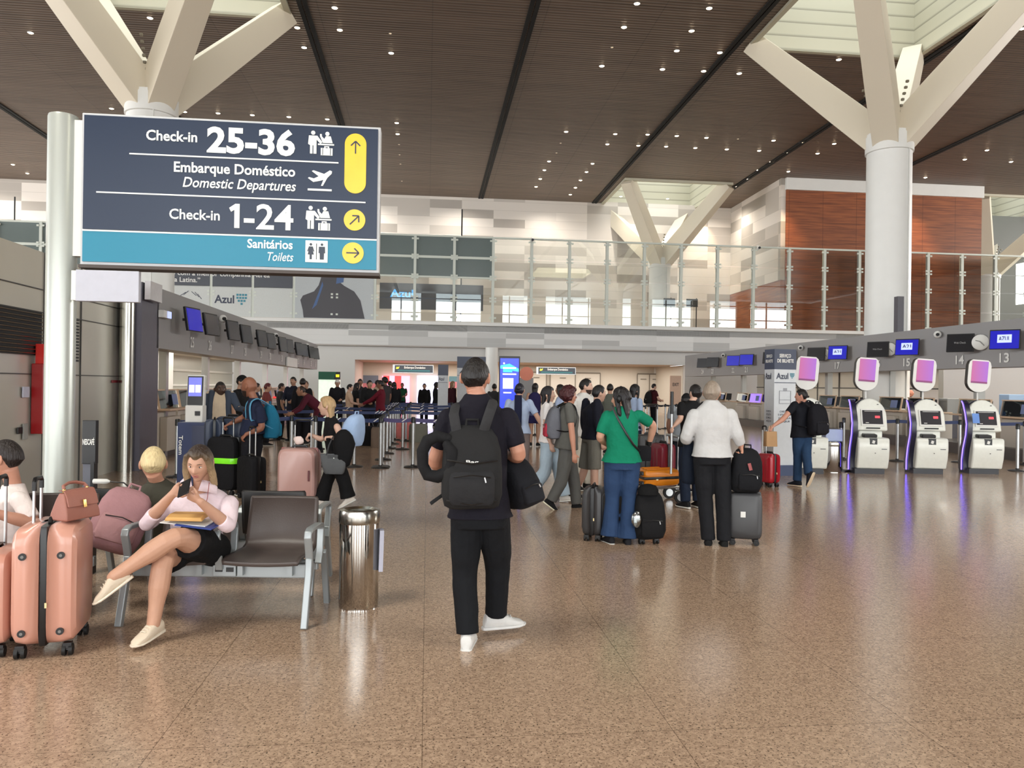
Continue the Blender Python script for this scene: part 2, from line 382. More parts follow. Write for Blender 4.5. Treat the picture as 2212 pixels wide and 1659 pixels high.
# ---------------------------------------------------------------- tiled walls (grey blocks)
def tile_mat(name, base, dark, axis, sx=2.2, sz=.6):
    m, nt, b = nodes(name); lk = nt.links.new
    tc = N(nt, 'ShaderNodeTexCoord'); sp = N(nt, 'ShaderNodeSeparateXYZ'); lk(tc.outputs['Object'], sp.inputs[0])
    u = N(nt, 'ShaderNodeMath', operation='DIVIDE'); u.inputs[1].default_value = sx; lk(sp.outputs[axis], u.inputs[0])
    uf = N(nt, 'ShaderNodeMath', operation='FLOOR'); lk(u.outputs[0], uf.inputs[0])
    v = N(nt, 'ShaderNodeMath', operation='DIVIDE'); v.inputs[1].default_value = sz; lk(sp.outputs[2], v.inputs[0])
    vf = N(nt, 'ShaderNodeMath', operation='FLOOR'); lk(v.outputs[0], vf.inputs[0])
    cb = N(nt, 'ShaderNodeCombineXYZ'); lk(uf.outputs[0], cb.inputs[0]); lk(vf.outputs[0], cb.inputs[1])
    wn = N(nt, 'ShaderNodeTexWhiteNoise', noise_dimensions='3D'); lk(cb.outputs[0], wn.inputs['Vector'])
    r = N(nt, 'ShaderNodeValToRGB'); r.color_ramp.interpolation = 'CONSTANT'; e = r.color_ramp.elements
    mid = tuple((a + c) / 2 for a, c in zip(base, dark))
    e[0].position = 0; e[0].color = L3(base) + (1,); e[1].position = .42; e[1].color = L3(dark) + (1,)
    x = e.new(.66); x.color = L3(mid) + (1,); x = e.new(.8); x.color = L3(tuple(min(255, c + 8) for c in base)) + (1,)
    lk(wn.outputs[0], r.inputs[0])
    # fine joints
    fu = N(nt, 'ShaderNodeMath', operation='FRACT'); lk(v.outputs[0], fu.inputs[0])
    lt = N(nt, 'ShaderNodeMath', operation='LESS_THAN'); lt.inputs[1].default_value = .03; lk(fu.outputs[0], lt.inputs[0])
    mx = N(nt, 'ShaderNodeMix', data_type='RGBA'); mx.inputs[7].default_value = L3(mid) + (1,)
    lk(lt.outputs[0], mx.inputs[0]); lk(r.outputs[0], mx.inputs[6]); lk(mx.outputs[2], b.inputs['Base Color'])
    b.inputs['Roughness'].default_value = .5
    return m
tile_far = tile_mat('grey_block_cladding', (224, 216, 207), (178, 170, 161), 0)
tile_mez = tile_mat('pale_block_cladding', (216, 216, 214), (184, 184, 182), 0, 2.22, .31)
tile_side = tile_mat('grey_side_cladding', (216, 207, 197), (170, 162, 152), 1, 1.9, .75)
def wood_mat():
    m, nt, b = nodes('brown_wood_panel'); lk = nt.links.new
    tc = N(nt, 'ShaderNodeTexCoord'); mp = N(nt, 'ShaderNodeMapping'); mp.inputs['Scale'].default_value = (.4, .4, 7); lk(tc.outputs['Object'], mp.inputs[0])
    nz = N(nt, 'ShaderNodeTexNoise', i_Scale=1.5, i_Detail=4); lk(mp.outputs[0], nz.inputs['Vector'])
    r = N(nt, 'ShaderNodeValToRGB'); e = r.color_ramp.elements
    e[0].position = .3; e[0].color = L3((112, 58, 32)) + (1,); e[1].position = .7; e[1].color = L3((164, 94, 52)) + (1,)
    lk(nz.outputs[0], r.inputs[0])
    br = N(nt, 'ShaderNodeTexBrick', offset=0.0, i_Scale=1.0); br.inputs['Mortar Size'].default_value = .02
    br.inputs['Brick Width'].default_value = 2.2; br.inputs['Row Height'].default_value = 1.2
    br.inputs['Color1'].default_value = (1, 1, 1, 1); br.inputs['Color2'].default_value = (.9, .9, .9, 1); br.inputs['Mortar'].default_value = (.6, .55, .5, 1)
    m3 = N(nt, 'ShaderNodeMapping'); m3.inputs['Rotation'].default_value = (R(90), 0, 0); lk(tc.outputs['Object'], m3.inputs[0]); lk(m3.outputs[0], br.inputs['Vector'])
    m2 = N(nt, 'ShaderNodeMix', data_type='RGBA', blend_type='MULTIPLY'); m2.inputs[0].default_value = 1
    lk(r.outputs[0], m2.inputs[6]); lk(br.outputs[0], m2.inputs[7]); lk(m2.outputs[2], b.inputs['Base Color'])
    b.inputs['Roughness'].default_value = .45
    return m
wood = wood_mat()
TM = 43.9                                   # mezzanine edge
mb = MB(); mb.box((-9, 53.4, 9.9), (61, .4, 9.6)); hall('wall_back', mb, tile_far, smooth=False)
mb = MB(); mb.box((21.7, 49.4, 11.6), (.4, 8.2, 6.4)); hall('wall_right', mb, tile_side, smooth=False)
mb = MB(); mb.box((21.72, 49.4, 6.8), (.4, 8.2, 3.2)); hall('wall_recess', mb, wood, smooth=False)
mb = MB(); mb.box((28.3, 45.5, 9.6), (13.0, .5, 8.8)); hall('wall_brown', mb, wood, smooth=False)
mb = MB(); mb.box((28.3, 45.45, 14.32), (13.1, .7, .75)); hall('trim_40', mb, white, smooth=False)
mb = MB(); mb.box((46, 52, 9.6), (24, .4, 9.8)); hall('wall_far', mb, mat('dark_grey_green', (74, 76, 70), .5), smooth=False)
mb = MB(); mb.box((0, 48.6, 4.95), (120, 9.4, .5)); hall('floor_mezzanine', mb, white, smooth=False)
mb = MB(); mb.box((0, TM + .2, 4.43), (120, .4, 1.24)); hall('wall_mezzanine', mb, tile_mez, smooth=False)
mb = MB(); mb.box((0, TM + .1, 5.13), (120, .55, .2)); hall('trim_41', mb, white, smooth=False, bevel=.02)
mb = MB(); mb.box((0, TM + .12, 3.8), (120, .5, .07)); hall('trim_42', mb, mat('lip_grey', (176, 170, 164), .5), smooth=False)
OL, OR_ = S_at(765, TM), S_at(1482, TM)
wl = mat('off_white_wall', (206, 205, 202), .55, 0, .03, .5)
mb = MB(); mb.box(((-60 + OL) / 2, TM + .4, 1.9), (60 + OL, .3, 3.8)); hall('wall_left_lower', mb, wl, smooth=False)
mb = MB(); mb.box(((60 + OR_) / 2, TM + .4, 1.9), (60 - OR_, .3, 3.8)); hall('wall_right_lower', mb, wl, smooth=False)
mb = MB(); mb.box(((OL + OR_) / 2, TM + .4, 3.4), (OR_ - OL, .3, .8)); hall('wall_lintel', mb, wl, smooth=False)
warmw = mat('warm_white_wall', (214, 206, 192), .55, 0, .03, .5)
mb = MB(); mb.box(((OL + OR_) / 2, 50.2, 1.6), (OR_ - OL + 2, .3, 3.2)); mb.box((OL - .1, 47.3, 1.5), (.2, 5.6, 3)); mb.box((OR_ + .1, 47.3, 1.5), (.2, 5.6, 3)); hall('wall_entry', mb, warmw, smooth=False)
mb = MB(); mb.box(((OL + OR_) / 2, 47.3, 3.06), (OR_ - OL, 5.6, .1)); hall('ceiling_entry', mb, mat('soffit_tan', (176, 150, 126), .5), smooth=False)
area('entry_soffit_lights', H((OL + OR_) / 2, 47.2, 2.95), (0, 0, HA), OR_ - OL - 2, 4, 260, (1, .93, .84))
mb = MB(); mb.box((59, 13, 7.5), (.4, 82, 15)); hall('wall_right_sky_block', mb, mat('block_wall_taupe', (112, 100, 90), .6), smooth=False)  # unseen wall added to keep bright sky out of the right panes' reflections
# glazed front behind the camera: seen only in reflections
mull = mat('dark_mullion', (70, 66, 62), .5)
mb = MB()
for s in range(-60, 64, 4): mb.box((s, -26.2, 7.5), (.16, .22, 15))
for z in (.2, 3.2, 6.2, 9.2, 12.2): mb.box((4, -26.2, z), (124, .2, .12))
hall('window_1', mb, mull, smooth=False)
mb = MB()
for s in range(-56, 64, 8): mb.box((s + (1.3 if s % 16 else 0), -25.6, 7.5), (2.2 + (s % 3) * .5, .5, 15))
hall('wall_front_piers', mb, mat('pier_taupe', (150, 138, 126), .6), smooth=False)
# ---------------------------------------------------------------- mezzanine glass screens
def glass_mat(name, tint, ref=.06, rough=0.0):
    m = bpy.data.materials.new(name); m.use_nodes = True; nt = m.node_tree; nt.nodes.clear(); lk = nt.links.new
    out = N(nt, 'ShaderNodeOutputMaterial'); t = N(nt, 'ShaderNodeBsdfTransparent'); t.inputs[0].default_value = tint + (1,)
    g = N(nt, 'ShaderNodeBsdfGlossy'); g.inputs['Roughness'].default_value = rough; g.inputs[0].default_value = (.95, 1, .98, 1)
    fr = N(nt, 'ShaderNodeFresnel', i_IOR=1.5); a = N(nt, 'ShaderNodeMath', operation='ADD'); a.inputs[1].default_value = ref; lk(fr.outputs[0], a.inputs[0])
    mx = N(nt, 'ShaderNodeMixShader'); lk(a.outputs[0], mx.inputs[0]); lk(t.outputs[0], mx.inputs[1]); lk(g.outputs[0], mx.inputs[2]); lk(mx.outputs[0], out.inputs[0])
    return m
glass = glass_mat('clear_glass', (.96, .97, .955), .03)
film = mat('grey_green_film', (104, 116, 114), .12, 0, .04, 1, spec=.6)
postm = mat('pale_green_white_post', (206, 212, 202), .4)
P0, PW, ZG, ZT = 5.87, 2.22, 5.24, 10.1
rows = [(5.27, 6.5), (6.56, 7.74), (7.8, 8.86), (8.92, 10.06)]
posters = mat('poster_navy', (58, 62, 72), .35); posterg = mat('poster_grey', (192, 194, 190), .35)
CLAMP = [None]
for k in range(-14, 15):
    s0 = P0 + PW * k
    if 23.0 < s0 < 29.5 and False: continue
    rowk = 'film' if s0 < 2.9 else 'clear'
    if s0 < -3.5: rowk = 'poster'
    if rowk == 'clear': lab = 'clear glass screen bay with white post on the mezzanine edge, right of the grey bays'
    elif rowk == 'film': lab = 'glass screen bay with two grey green upper panes beside the poster bays on the mezzanine'
    else: lab = 'mezzanine screen bay covered by airline posters below grey upper panes'
    t_ = thing('glass_screen', lab, 'glass screen', H(s0, TM + .05, ZG), HA, 'glass screen bays along the mezzanine')
    mb = MB(); mb.box((0, 0, 2.43), (.15, .2, 4.86)); mb.build('post', postm, t_, smooth=False)
    mb = MB(); mb.box((PW / 2, 0, ZT - ZG), (PW, .1, .1)); mb.build('rail', postm, t_, smooth=False)
    if rowk != 'clear':
        mb = MB(); mb.box((PW / 2, -.04, 8.9 - ZG), (PW, .05, .14)); mb.box((PW / 2, -.04, 7.77 - ZG), (PW, .05, .1)); mb.build('rail', postm, t_, smooth=False)
    for z in (5.5, 6.53, 7.77, 8.89, 9.9):
        for sx in (-.14, .14):
            for dz in ((-.09, .09) if 6 < z < 9.5 else (0,)):
                if CLAMP[0] is None:
                    CLAMP[0] = MB().box((0, 0, 0), (.12, .06, .1)).build('clamp', postm, t_, smooth=False); c_ = CLAMP[0]
                else: c_ = CLAMP[0].copy(); COL.objects.link(c_); c_.parent = t_
                c_.location = (sx, -.1, z + dz - ZG)
    for r_, (a, c) in enumerate(rows):
        mm = glass
        if rowk != 'clear' and r_ >= 2: mm = film
        if rowk == 'poster' and r_ < 2: mm = posterg
        mb = MB(); mb.box((PW / 2, 0, (a + c) / 2 - ZG), (PW - .1, .02, c - a)); mb.build('pane', mm, t_, smooth=False)
# posters on the left bays: navy quotation band, airline name, and the bust of a man in a dark suit
y_ = TM - .06
def hfr(p): return p
pr = thing('poster', 'navy poster band with white Portuguese quotation under the big blue sign', 'poster', H(0, y_, 0), HA)
sA, sB = P0 - PW * 10, P0 - PW * 6
mb = MB()
for a in (9, 8, 7): mb.box((P0 - PW * a + PW / 2, 0, 7.95), (PW - .14, .012, 2.1))
mb.build('band', posters, pr, smooth=False)
sx0 = S_at(368, TM)
letter(pr, 'o com a melhor companhia Aérea', white, sx0, S_at(580, TM), 7.45, .25, -.012, .015)
letter(pr, 'ca Latina.”', white, sx0, S_at(430, TM), 7.08, .25, -.012, .015)
pz = thing('poster', 'pale grey Azul poster with blue name and small teal emblem left of the suited man', 'poster', H(0, y_, 0), HA)
mb = MB()
for a in (9, 8, 7): mb.box((P0 - PW * a + PW / 2, 0, 6.05), (PW - .14, .012, 1.6))
mb.build('sheet', mat('poster_pale', (196, 200, 197), .35), pz, smooth=False)
navyink = mat('navy_ink', (34, 42, 66), .4); tealink = mat('teal_ink', (40, 130, 150), .4)
letter(pz, 'Azul', navyink, S_at(461, TM), S_at(504, TM), 5.98, .42, -.012, .025)
def emblem(par, cx, cz, k, y=-.012, m=None):
    mb = MB()
    for i in range(4):
        for j in range(4):
            if i + j < 5 and not (i == 0 and j == 3): mb.box((cx + (i - 1.5) * .2 * k + (.1 * k if j > 1 else 0), y, cz + (1.5 - j) * .22 * k), (.15 * k, .008, .15 * k))
    mb.build('emblem', m or tealink, par, smooth=False)
emblem(pz, S_at(520, TM), 6.2, .75)
mb = MB(); c0 = S_at(412, TM)
for dx, dz, a in ((-.45, 6.42, .6), (-.3, 6.48, .7), (.12, 6.45, -.7), (.28, 6.4, -.9), (.42, 6.3, -.9)): mb.box((c0 + dx, -.01, dz), (.35, .008, .03), (0, -a, 0))
mb.build('sketch', navyink, pz, smooth=False)
pm = thing('poster', 'poster of the shoulders of a person in a dark suit, beside the glass bays', 'poster', H(0, y_, 0), HA)
mb = MB()
for a in (6, 5): mb.box((P0 - PW * a + PW / 2, 0, 6.95), (PW - .14, .012, 3.4))
mb.build('sheet', mat('poster_sky', (178, 184, 186), .35), pm, smooth=False)
b0 = P0 - PW * 6
mb = MB(); mb.prism([(b0 + .55, 5.28), (b0 + .5, 5.7), (b0 + .36, 6.25), (b0 + .5, 6.5), (b0 + 1.1, 6.75), (b0 + 1.35, 7.1), (b0 + 1.5, 7.6), (b0 + 1.3, 8.2), (b0 + 1.7, 8.6), (b0 + 2.6, 8.6), (b0 + 2.7, 7.9), (b0 + 2.5, 7.3), (b0 + 2.75, 7.1), (b0 + 3.3, 6.8), (b0 + 3.65, 6.3), (b0 + 3.9, 5.28)], -.016, -.008)
mb.build('suit', mat('poster_suit', (56, 54, 60), .4), pm, smooth=False)
mb = MB(); mb.prism([(b0 + 1.0, 5.75), (b0 + 1.35, 6.7), (b0 + 1.55, 7.3), (b0 + 1.6, 7.1), (b0 + 1.25, 6.0)], -.022, -.016); mb.prism([(b0 + 2.3, 7.2), (b0 + 2.35, 7.8), (b0 + 2.75, 7.9), (b0 + 2.7, 7.3)], -.022, -.016)
mb.build('scarf', mat('poster_blue', (60, 92, 140), .4), pm, smooth=False)
# Azul advert panel behind the grey bays
ad = thing('display_screen', 'dark blue Azul display behind the lower glass below the grey panes', 'screen', H(0, TM + 1.2, 0), HA)
mb = MB(); mb.box((S_at(930, TM + 1.2), 0, 6.75), (6.0, .12, 1.5)); mb.build('panel', mat('display_navy', (44, 48, 66), .3), ad, smooth=False)
letter(ad, 'Azul', mat('azul_blue', (60, 150, 215), .4, emit=.6), S_at(840, TM + 1.2), S_at(890, TM + 1.2), 6.7, .42, -.08, .02)
# two dark signs on posts and two slim antenna rods on the mezzanine
for px, lab in ((1447, 'small dark sign board on a thin post behind the glass, left of two'), (1502, 'small dark sign board on a thin post behind the glass, right of two')):
    t_ = thing('post_sign', lab, 'sign', H(S_at(px, 46), 46, 5.2), HA, 'dark post signs on the mezzanine')
    mb = MB(); mb.cyl((0, 0, 0), (0, 0, 2.0), .035, n=8); mb.build('post', black, t_)
    mb = MB(); mb.box((-.12 if px < 1480 else -.3, -.05, 1.7), (.72, .05, .5)); mb.build('board', mat('dark_board', (44, 44, 44), .4), t_, smooth=False)
for px, top, lab in ((993, 452, 'thin dark rod standing above the grey glass panes'), (26, 425, 'thin dark rod above the far left grey panes')):
    s_ = S_at(px, 46); t_ = tag(MB().cyl((0, 0, 5.2), (0, 0, ZH(top, px, s_, 46)), .04, n=8).build('pole', black, loc=H(s_, 46), rotz=HA), lab, 'pole')
# ---------------------------------------------------------------- tree columns with branching struts
strut = mat('cream_steel', (212, 202, 182), .5, 0, .03, .4)
def tree(s, t, lab):
    r = thing('tree_column', lab, 'column', H(s, t), HA, 'white tree columns')
    mb = MB(); mb.lathe([(.71, 0), (.71, 9.75)], n=40); mb.build('shaft', white, r)
    mb = MB(); mb.lathe([(.70, 9.7), (.76, 9.72), (.76, 10.25), (.73, 10.3), (.73, 10.36), (.1, 10.36)], n=40); mb.build('collar', white, r)
    mb = MB(); mb.box((.28, -.655, 4.9), (.02, .1, 9.7)); mb.build('seam', white, r, smooth=False)
    zc = ceil_z(t) - .03
    for a in (-1, 1):
        for b_ in (-1, 1):
            p0 = V((a * .18, b_ * .18, 10.2)); p1 = V((a * (HS - .05), b_ * (HT - .05), zc))
            d = (p1 - p0).normalized(); lat = d.cross(V((0, 0, 1))).normalized(); up = lat.cross(d)
            rs = []
            for k, (wd, hg) in ((0, (.40, .52)), (.3, (.40, .50)), (1, (.34, .40))):
                c = p0.lerp(p1, k)
                rs.append([c + lat * wd * x + up * hg * y for x, y in ((-1, -1), (1, -1), (1, 1), (-1, 1))])
            mb = MB(); mb.rings(rs); mb.build('strut', strut, r, smooth=False, bevel=.02)
    mb = MB()                               # bolted flanges between the struts
    for ax in ((1, 0), (-1, 0), (0, 1), (0, -1)):
        for k in range(9):
            u = .32 + k * .085; mb.box((ax[0] * u * .95, ax[1] * u * .95, 10.45 + k * .17), (.08, .08, .07))
    mb.build('bolts', mat('bolt_grey', (120, 112, 96), .5, .3), r, smooth=False)
    return r
tree(-8.5, 24.6, 'white tree column rising behind the blue wayfinding sign')
tree(15.5, 24.6, 'large white tree column behind the check-in fascia on the right')
tree(15.5, 50.6, 'distant tree column standing behind the mezzanine glass')
tree(39.5, 50.6, 'far tree column at the right edge beyond the brown wall')
for px, lab in ((1147, 'small white camera with black lens on the glass rail, left of two'), (1634, 'small white camera with black lens on the glass rail, right of two')):
    c_ = thing('security_camera', lab, 'camera', H(S_at(px, TM), TM - .1, ZT + .02), HA)
    mb = MB(); mb.tube([(-.06, 0, -.12), (-.06, -.2, -.12)], .09, 12); mb.box((-.05, .02, 0), (.12, .12, .12)); mb.build('housing', white, c_)
    mb = MB(); mb.tube([(-.06, -.2, -.12), (-.06, -.24, -.12)], .075, 12); mb.build('lens', black, c_)
# ---------------------------------------------------------------- check-in islands
grey = mat('fascia_grey', (148, 147, 147), .45, 0, .03, .5)
darkgrey = mat('dark_grey_panel', (88, 86, 92), .45)
ZF0, ZF1 = 2.28, 3.45
mb = MB(); mb.box((-5.45, 26.4, (ZF0 + ZF1) / 2), (.5, 21.8, ZF1 - ZF0)); hall('wall_check_in_left', mb, grey, smooth=False)
mb = MB(); mb.box((14.5, 26.7, (ZF0 + ZF1) / 2), (.6, 29.4, ZF1 - ZF0)); hall('wall_check_in_right', mb, grey, smooth=False)
mb = MB(); mb.box((-7.4, 26.1, 2.62), (3.5, 22.4, .08)); hall('ceiling_island_left', mb, white, smooth=False)
area('island_left_lights', H(-7.3, 26, 2.52), (0, 0, HA), 1.2, 20, 150, (1, .93, .82))
mb = MB(); mb.box((-5.335, 15.15, 1.72), (.27, .9, 3.46)); hall('trim_50', mb, mat('violet_grey', (98, 96, 108), .45), smooth=False)
mb = MB(); mb.cyl((-5.42, 14.62, 0), (-5.42, 14.62, 3.5), .13, n=24); hall('trim_51', mb, steel)
mb = MB(); mb.box((-9.2, 26.1, 1.7), (.2, 22.4, 3.4)); hall('wall_island_left', mb, steelwall, smooth=False)
mb = MB(); mb.box((19.2, 35, 1.6), (.2, 16, 3.3)); hall('wall_island_right', mb, steelwall, smooth=False)
mb = MB(); mb.box((17, 26, 2.62), (4.4, 28, .08)); hall('ceiling_island_right', mb, mat('soffit_grey', (120, 116, 112), .5), smooth=False)
area('island_right_lights', H(16.6, 27, 2.5), (0, 0, HA), 1.2, 26, 190, (1, .93, .82))
mb = MB(); mb.box((24, 20, 1.6), (.3, 14, 3.2)); hall('wall_back_office', mb, mat('office_cream', (196, 188, 172), .5), smooth=False)
mb = MB(); mb.box((23.7, 18.3, 1.45), (.3, 3.0, 2.9)); hall('trim_52', mb, wood, smooth=False)
k = 60
for t in (16.4, 19.6, 23, 27, 31, 35):
    k += 1; mb = MB(); mb.box((-5.75, t + 1.2, 1.3), (.16, .16, 2.6)); hall('trim_%d' % k, mb, alu, smooth=False)
for t in (15.6, 19.9, 24.0, 28, 32, 36, 40):
    k += 1; mb = MB(); mb.box((15.3, t, 1.3), (.2, .2, 2.6)); hall('trim_%d' % k, mb, greymetal, smooth=False)
mb = MB(); mb.box((-9.05, 26.1, 2.05), (.1, 22, .08)); mb.box((-9.05, 26.1, 1.5), (.1, 22, .06)); hall('trim_80', mb, white, smooth=False)
mb = MB()
for t in range(28, 43, 2): mb.box((19.08, t, 1.6), (.03, .05, 3.2))
mb.box((19.08, 35, 1.75), (.03, 16, .05)); hall('trim_81', mb, mat('seam_dark', (80, 80, 78), .4), smooth=False)
# stainless block at the head of the left island
mb = MB(); mb.box((-7.1, 11.4, 1.75), (3.0, 7.9, 3.5)); hall('wall_left', mb, steelwall, smooth=False)
mb = MB()
for t in (9.2, 10.4, 11.95, 12.9, 13.15, 14.9): mb.box((-5.59, t, 1.75), (.02, .018, 3.5))
for z in (1.72, 2.62, 2.95): mb.box((-5.59, 11.4, z), (.02, 7.9, .014))
hall('trim_82', mb, mat('seam_grey', (70, 69, 66), .4), smooth=False)  # dark joint lines between the stainless panels
gr = thing('air_grille', 'black louvred air grille in the stainless wall at far left', 'vent', H(-5.57, 10.4, 2.3), HA)
mb = MB(); mb.box((0, 0, 0), (.04, 2.8, .62)); mb.build('backing', mat('grille_black', (12, 12, 12), .6), gr, smooth=False)
mb = MB()
for i in range(11): mb.box((.03, 0, -.28 + i * .056), (.03, 2.8, .009), (0, .5, 0))
mb.build('slat', steel, gr, smooth=False)
mb = MB()
for i in range(14): mb.box((.01, 0, i * .05), (.03, .09, .03))
tag(mb.build('side_vent', black, loc=H(-5.585, 12.98, 1.95), rotz=HA, smooth=False), 'narrow column of black vent slots beside the sign pole', 'vent')
rc = thing('fire_cabinet', 'red fire equipment cabinet on the stainless wall behind the pole', 'cabinet', H(-5.5, 11.68, .85), HA)
mb = MB(); mb.box((0, 0, .52), (.16, .2, 1.0)); mb.build('body', mat('fire_red', (150, 14, 18), .35), rc, smooth=False, bevel=.01)
mb = MB(); mb.box((.02, .03, 1.15), (.12, .22, .3)); mb.build('call_box', mat('signal_red', (208, 44, 36), .4), rc, smooth=False, bevel=.008)
mb = MB(); mb.cyl((.13, -.02, .8), (.13, -.02, .7), .03, n=10); mb.build('handle', black, rc)
def plate(name, lab, cat, px, py, w_, h_, m, s=-5.57):
    t = T_at(px, s); mb = MB(); mb.box((0, 0, 0), (.02, w_, h_)); return tag(mb.build(name, m, loc=H(s, t, ZH(py, px, s, t)), rotz=HA, smooth=False, bevel=.004), lab, cat)
plate('paper_notice', 'pale printed notice taped to the stainless door', 'notice', 56, 847, .17, .15, mat('notice_paper', (188, 190, 206), .6))
plate('wall_switch', 'small black card reader on the stainless wall above the seated man', 'switch', 44, 930, .12, .09, black)
plate('junction_box', 'light grey box beside the black card reader', 'box', 56, 932, .12, .22, mat('box_grey', (150, 150, 146), .5))
st_ = plate('sticker', 'small dark red sticker on the tall stainless panel', 'sticker', 248, 824, .25, .045, mat('sticker_red', (122, 34, 40), .5))
# ================================================================ check-in equipment
# frames for lettering on the two fascias
def frR(t0):                                # right fascia, seen from the hall: text runs towards the camera end
    return lambda p: H(14.195 - .0 + p.y, t0 - p.x, p.z)
def frL(t0):
    return lambda p: H(-5.195 - p.y, t0 + p.x, p.z)
scr_blue, scr_dark = glow((16, 18, 150), .42), mat('screen_dark', (26, 27, 32), .2, coat=.3)
scr_navy = mat('screen_navy', (30, 38, 62), .2, coat=.3)
lilac = glow((150, 160, 215), .8)
def monitor(side, t, screen, lab, txt=None):
    s = 13.84 if side > 0 else -4.86
    yaw = HA + (R(-50) if side > 0 else R(78))
    m = thing('monitor', lab, 'monitor', H(s, t * (.975 if side > 0 else .94), 2.93), yaw, 'monitors over the ' + ('right' if side > 0 else 'left') + ' check-in desks')
    w_, h_ = (.64, .48) if side > 0 else (.6, .5)
    mb = MB(); mb.box((0, 0, 0), (w_, .06, h_), (-.16, 0, 0)); mb.box((0, .05, .0), (w_ * .7, .06, h_ * .7), (-.16, 0, 0)); mb.build('housing', black, m, smooth=False, bevel=.008)
    mb = MB(); mb.box((0, -.034, -.005), (w_ - .04, .006, h_ - .04), (-.16, 0, 0)); mb.build('screen', screen, m, smooth=False)
    mb = MB(); mb.cyl((0, .04, 0), (side * .06, .2, .0), .03, n=8); mb.build('bracket', black, m)
    if txt:
        if screen is scr_blue:
            mb = MB(); mb.box((0, -.042, .02), (.3, .004, .2), (-.16, 0, 0)); mb.build('caption', lilac, m, smooth=False)
            letter(m, txt, navyink, -.12, .12, -.03, .1, -.05, .02)
        else: letter(m, txt, mat('caption_grey', (150, 150, 150), .5), -.14, .14, -.02, .05, -.045, .005)
    return m
num = [13, 14, 15, 16, 17, 18, 19, 20, 21, 22, 23, 24]
tR = [17.6, 19.2, 21.5, 23.0, 25.4, 26.9, 29.3, 30.7, 33.1, 34.6, 37.2, 38.6]
for i, (n, t) in enumerate(zip(num, tR)):
    blue = n in (13, 15, 17, 21, 22)
    monitor(1, t, scr_blue if blue else scr_dark, ('bright blue' if blue else 'black') + ' tilted monitor on the right grey fascia above number %d' % n, 'AZUL' if n == 13 else ('A21' if blue and n < 18 else ('Web Check' if n in (14, 16) else None)))
    nn = thing('desk_number', 'white desk number %d on the right grey fascia' % n, 'number', H(14.19, t, 2.5), 0, 'desk numbers on the right fascia')
    f0 = frR(t + .0); base = H(14.19, t, 2.5)
    letter(nn, str(n), white, -.16, .16, -.1, .22, -.012, .02, fr=lambda p: H(14.195 + p.y, t - p.x, p.z + 2.5) - base, name='digits')
    if n in (13, 15, 17, 19, 21, 23):
        c = thing('round_speaker', 'white round disc beside the monitor of desk %d' % n, 'speaker', H(14.1, t + .72, 2.93), HA + R(-52), 'white discs on the right fascia')
        mb = MB(); mb.tube([(0, .06, 0), (0, -.02, 0), (0, -.05, 0)], [.2, .2, .16], 24); mb.build('dish', white, c)
        mb = MB(); mb.tube([(-.1, -.055, .05), (0, -.06, .02), (.1, -.055, -.09)], .012, 6); mb.build('arm', mat('disc_grey', (150, 150, 148), .5), c)  # grey bent bar across the white disc
tL = [17.7, 19.1, 21.2, 22.7, 24.8, 26.2, 28.3, 29.7, 31.8, 33.2, 35.2, 36.6]
for i, t in enumerate(tL):
    n = 25 + i
    monitor(-1, t, scr_blue if i == 0 else (scr_navy if i < 10 else scr_dark), ('bright blue' if i == 0 else 'dark') + ' monitor jutting from the left grey fascia above desk mark %d' % n)
    nn = thing('desk_number', 'small pale desk mark %d on the left grey fascia' % n, 'number', H(-5.19, t, 2.5), 0, 'desk numbers on the left fascia')
    base = H(-5.19, t, 2.5)
    letter(nn, str(n), white, -.13, .13, -.1, .22, -.012, .012, fr=lambda p: H(-5.195 - p.y, t + p.x, p.z + 2.5) - base, name='digits')
for side, t, z in ((1, 20.0, 3.24), (1, 27.9, 3.24), (1, 35.6, 3.24), (-1, 19.9, 3.22), (-1, 26.6, 3.22), (-1, 33.4, 3.22)):
    s = 14.1 if side > 0 else -5.1
    c = thing('security_camera', 'white security camera on the %s grey fascia, %s along it' % ('right' if side > 0 else 'left', {20.0: 'nearest', 27.9: 'halfway', 35.6: 'farthest', 19.9: 'nearest', 26.6: 'halfway', 33.4: 'farthest'}[t]), 'camera', H(s, t, z), HA)
    mb = MB(); mb.ell((0, 0, 0), (.1, .1, .1)); mb.build('dome', white, c)
    mb = MB(); mb.tube([(-side * .02, -.05, 0), (-side * .07, -.1, -.01)], .045, 12); mb.build('lens', black, c)
pb = thing('blade_sign', 'small white and lilac blade sign at the head of the left fascia', 'sign', H(-5.14, 15.75, 2.95), HA)
mb = MB(); mb.box((0, 0, 0), (.1, .42, .14)); mb.build('plate', white, pb, smooth=False); mb = MB(); mb.box((.06, .1, 0), (.01, .2, .13)); mb.build('panel', lilac, pb, smooth=False)
cl = thing('clear_bracket', 'small clear plastic box fixed at the top of the left island end', 'bracket', H(-5.1, 15.0, 3.3), HA)
mb = MB(); mb.box((0, 0, 0), (.1, .62, .34)); mb.build('box', mat('clear_plastic', (196, 192, 196), .2), cl, smooth=False)
wb = tag(MB().box((0, 0, 0), (.05, 2.2, .34)).build('blank_board', white, loc=H(-5.16, 30.2, 2.42), rotz=HA, smooth=False), 'blank white board hung under the left fascia marks', 'sign')
wb = tag(MB().box((0, 0, 0), (.05, 1.5, .3)).build('blank_board', white, loc=H(14.16, 29.2, 2.42), rotz=HA, smooth=False), 'blank white board low on the right fascia beside the Azul totem', 'sign')
pst = tag(MB().box((0, 0, 0), (.2, .2, 1.25)).build('stub_post', darkgrey, loc=H(14.5, 22.4, 3.95), rotz=HA, smooth=False), 'dark grey stub post on top of the right fascia', 'post')
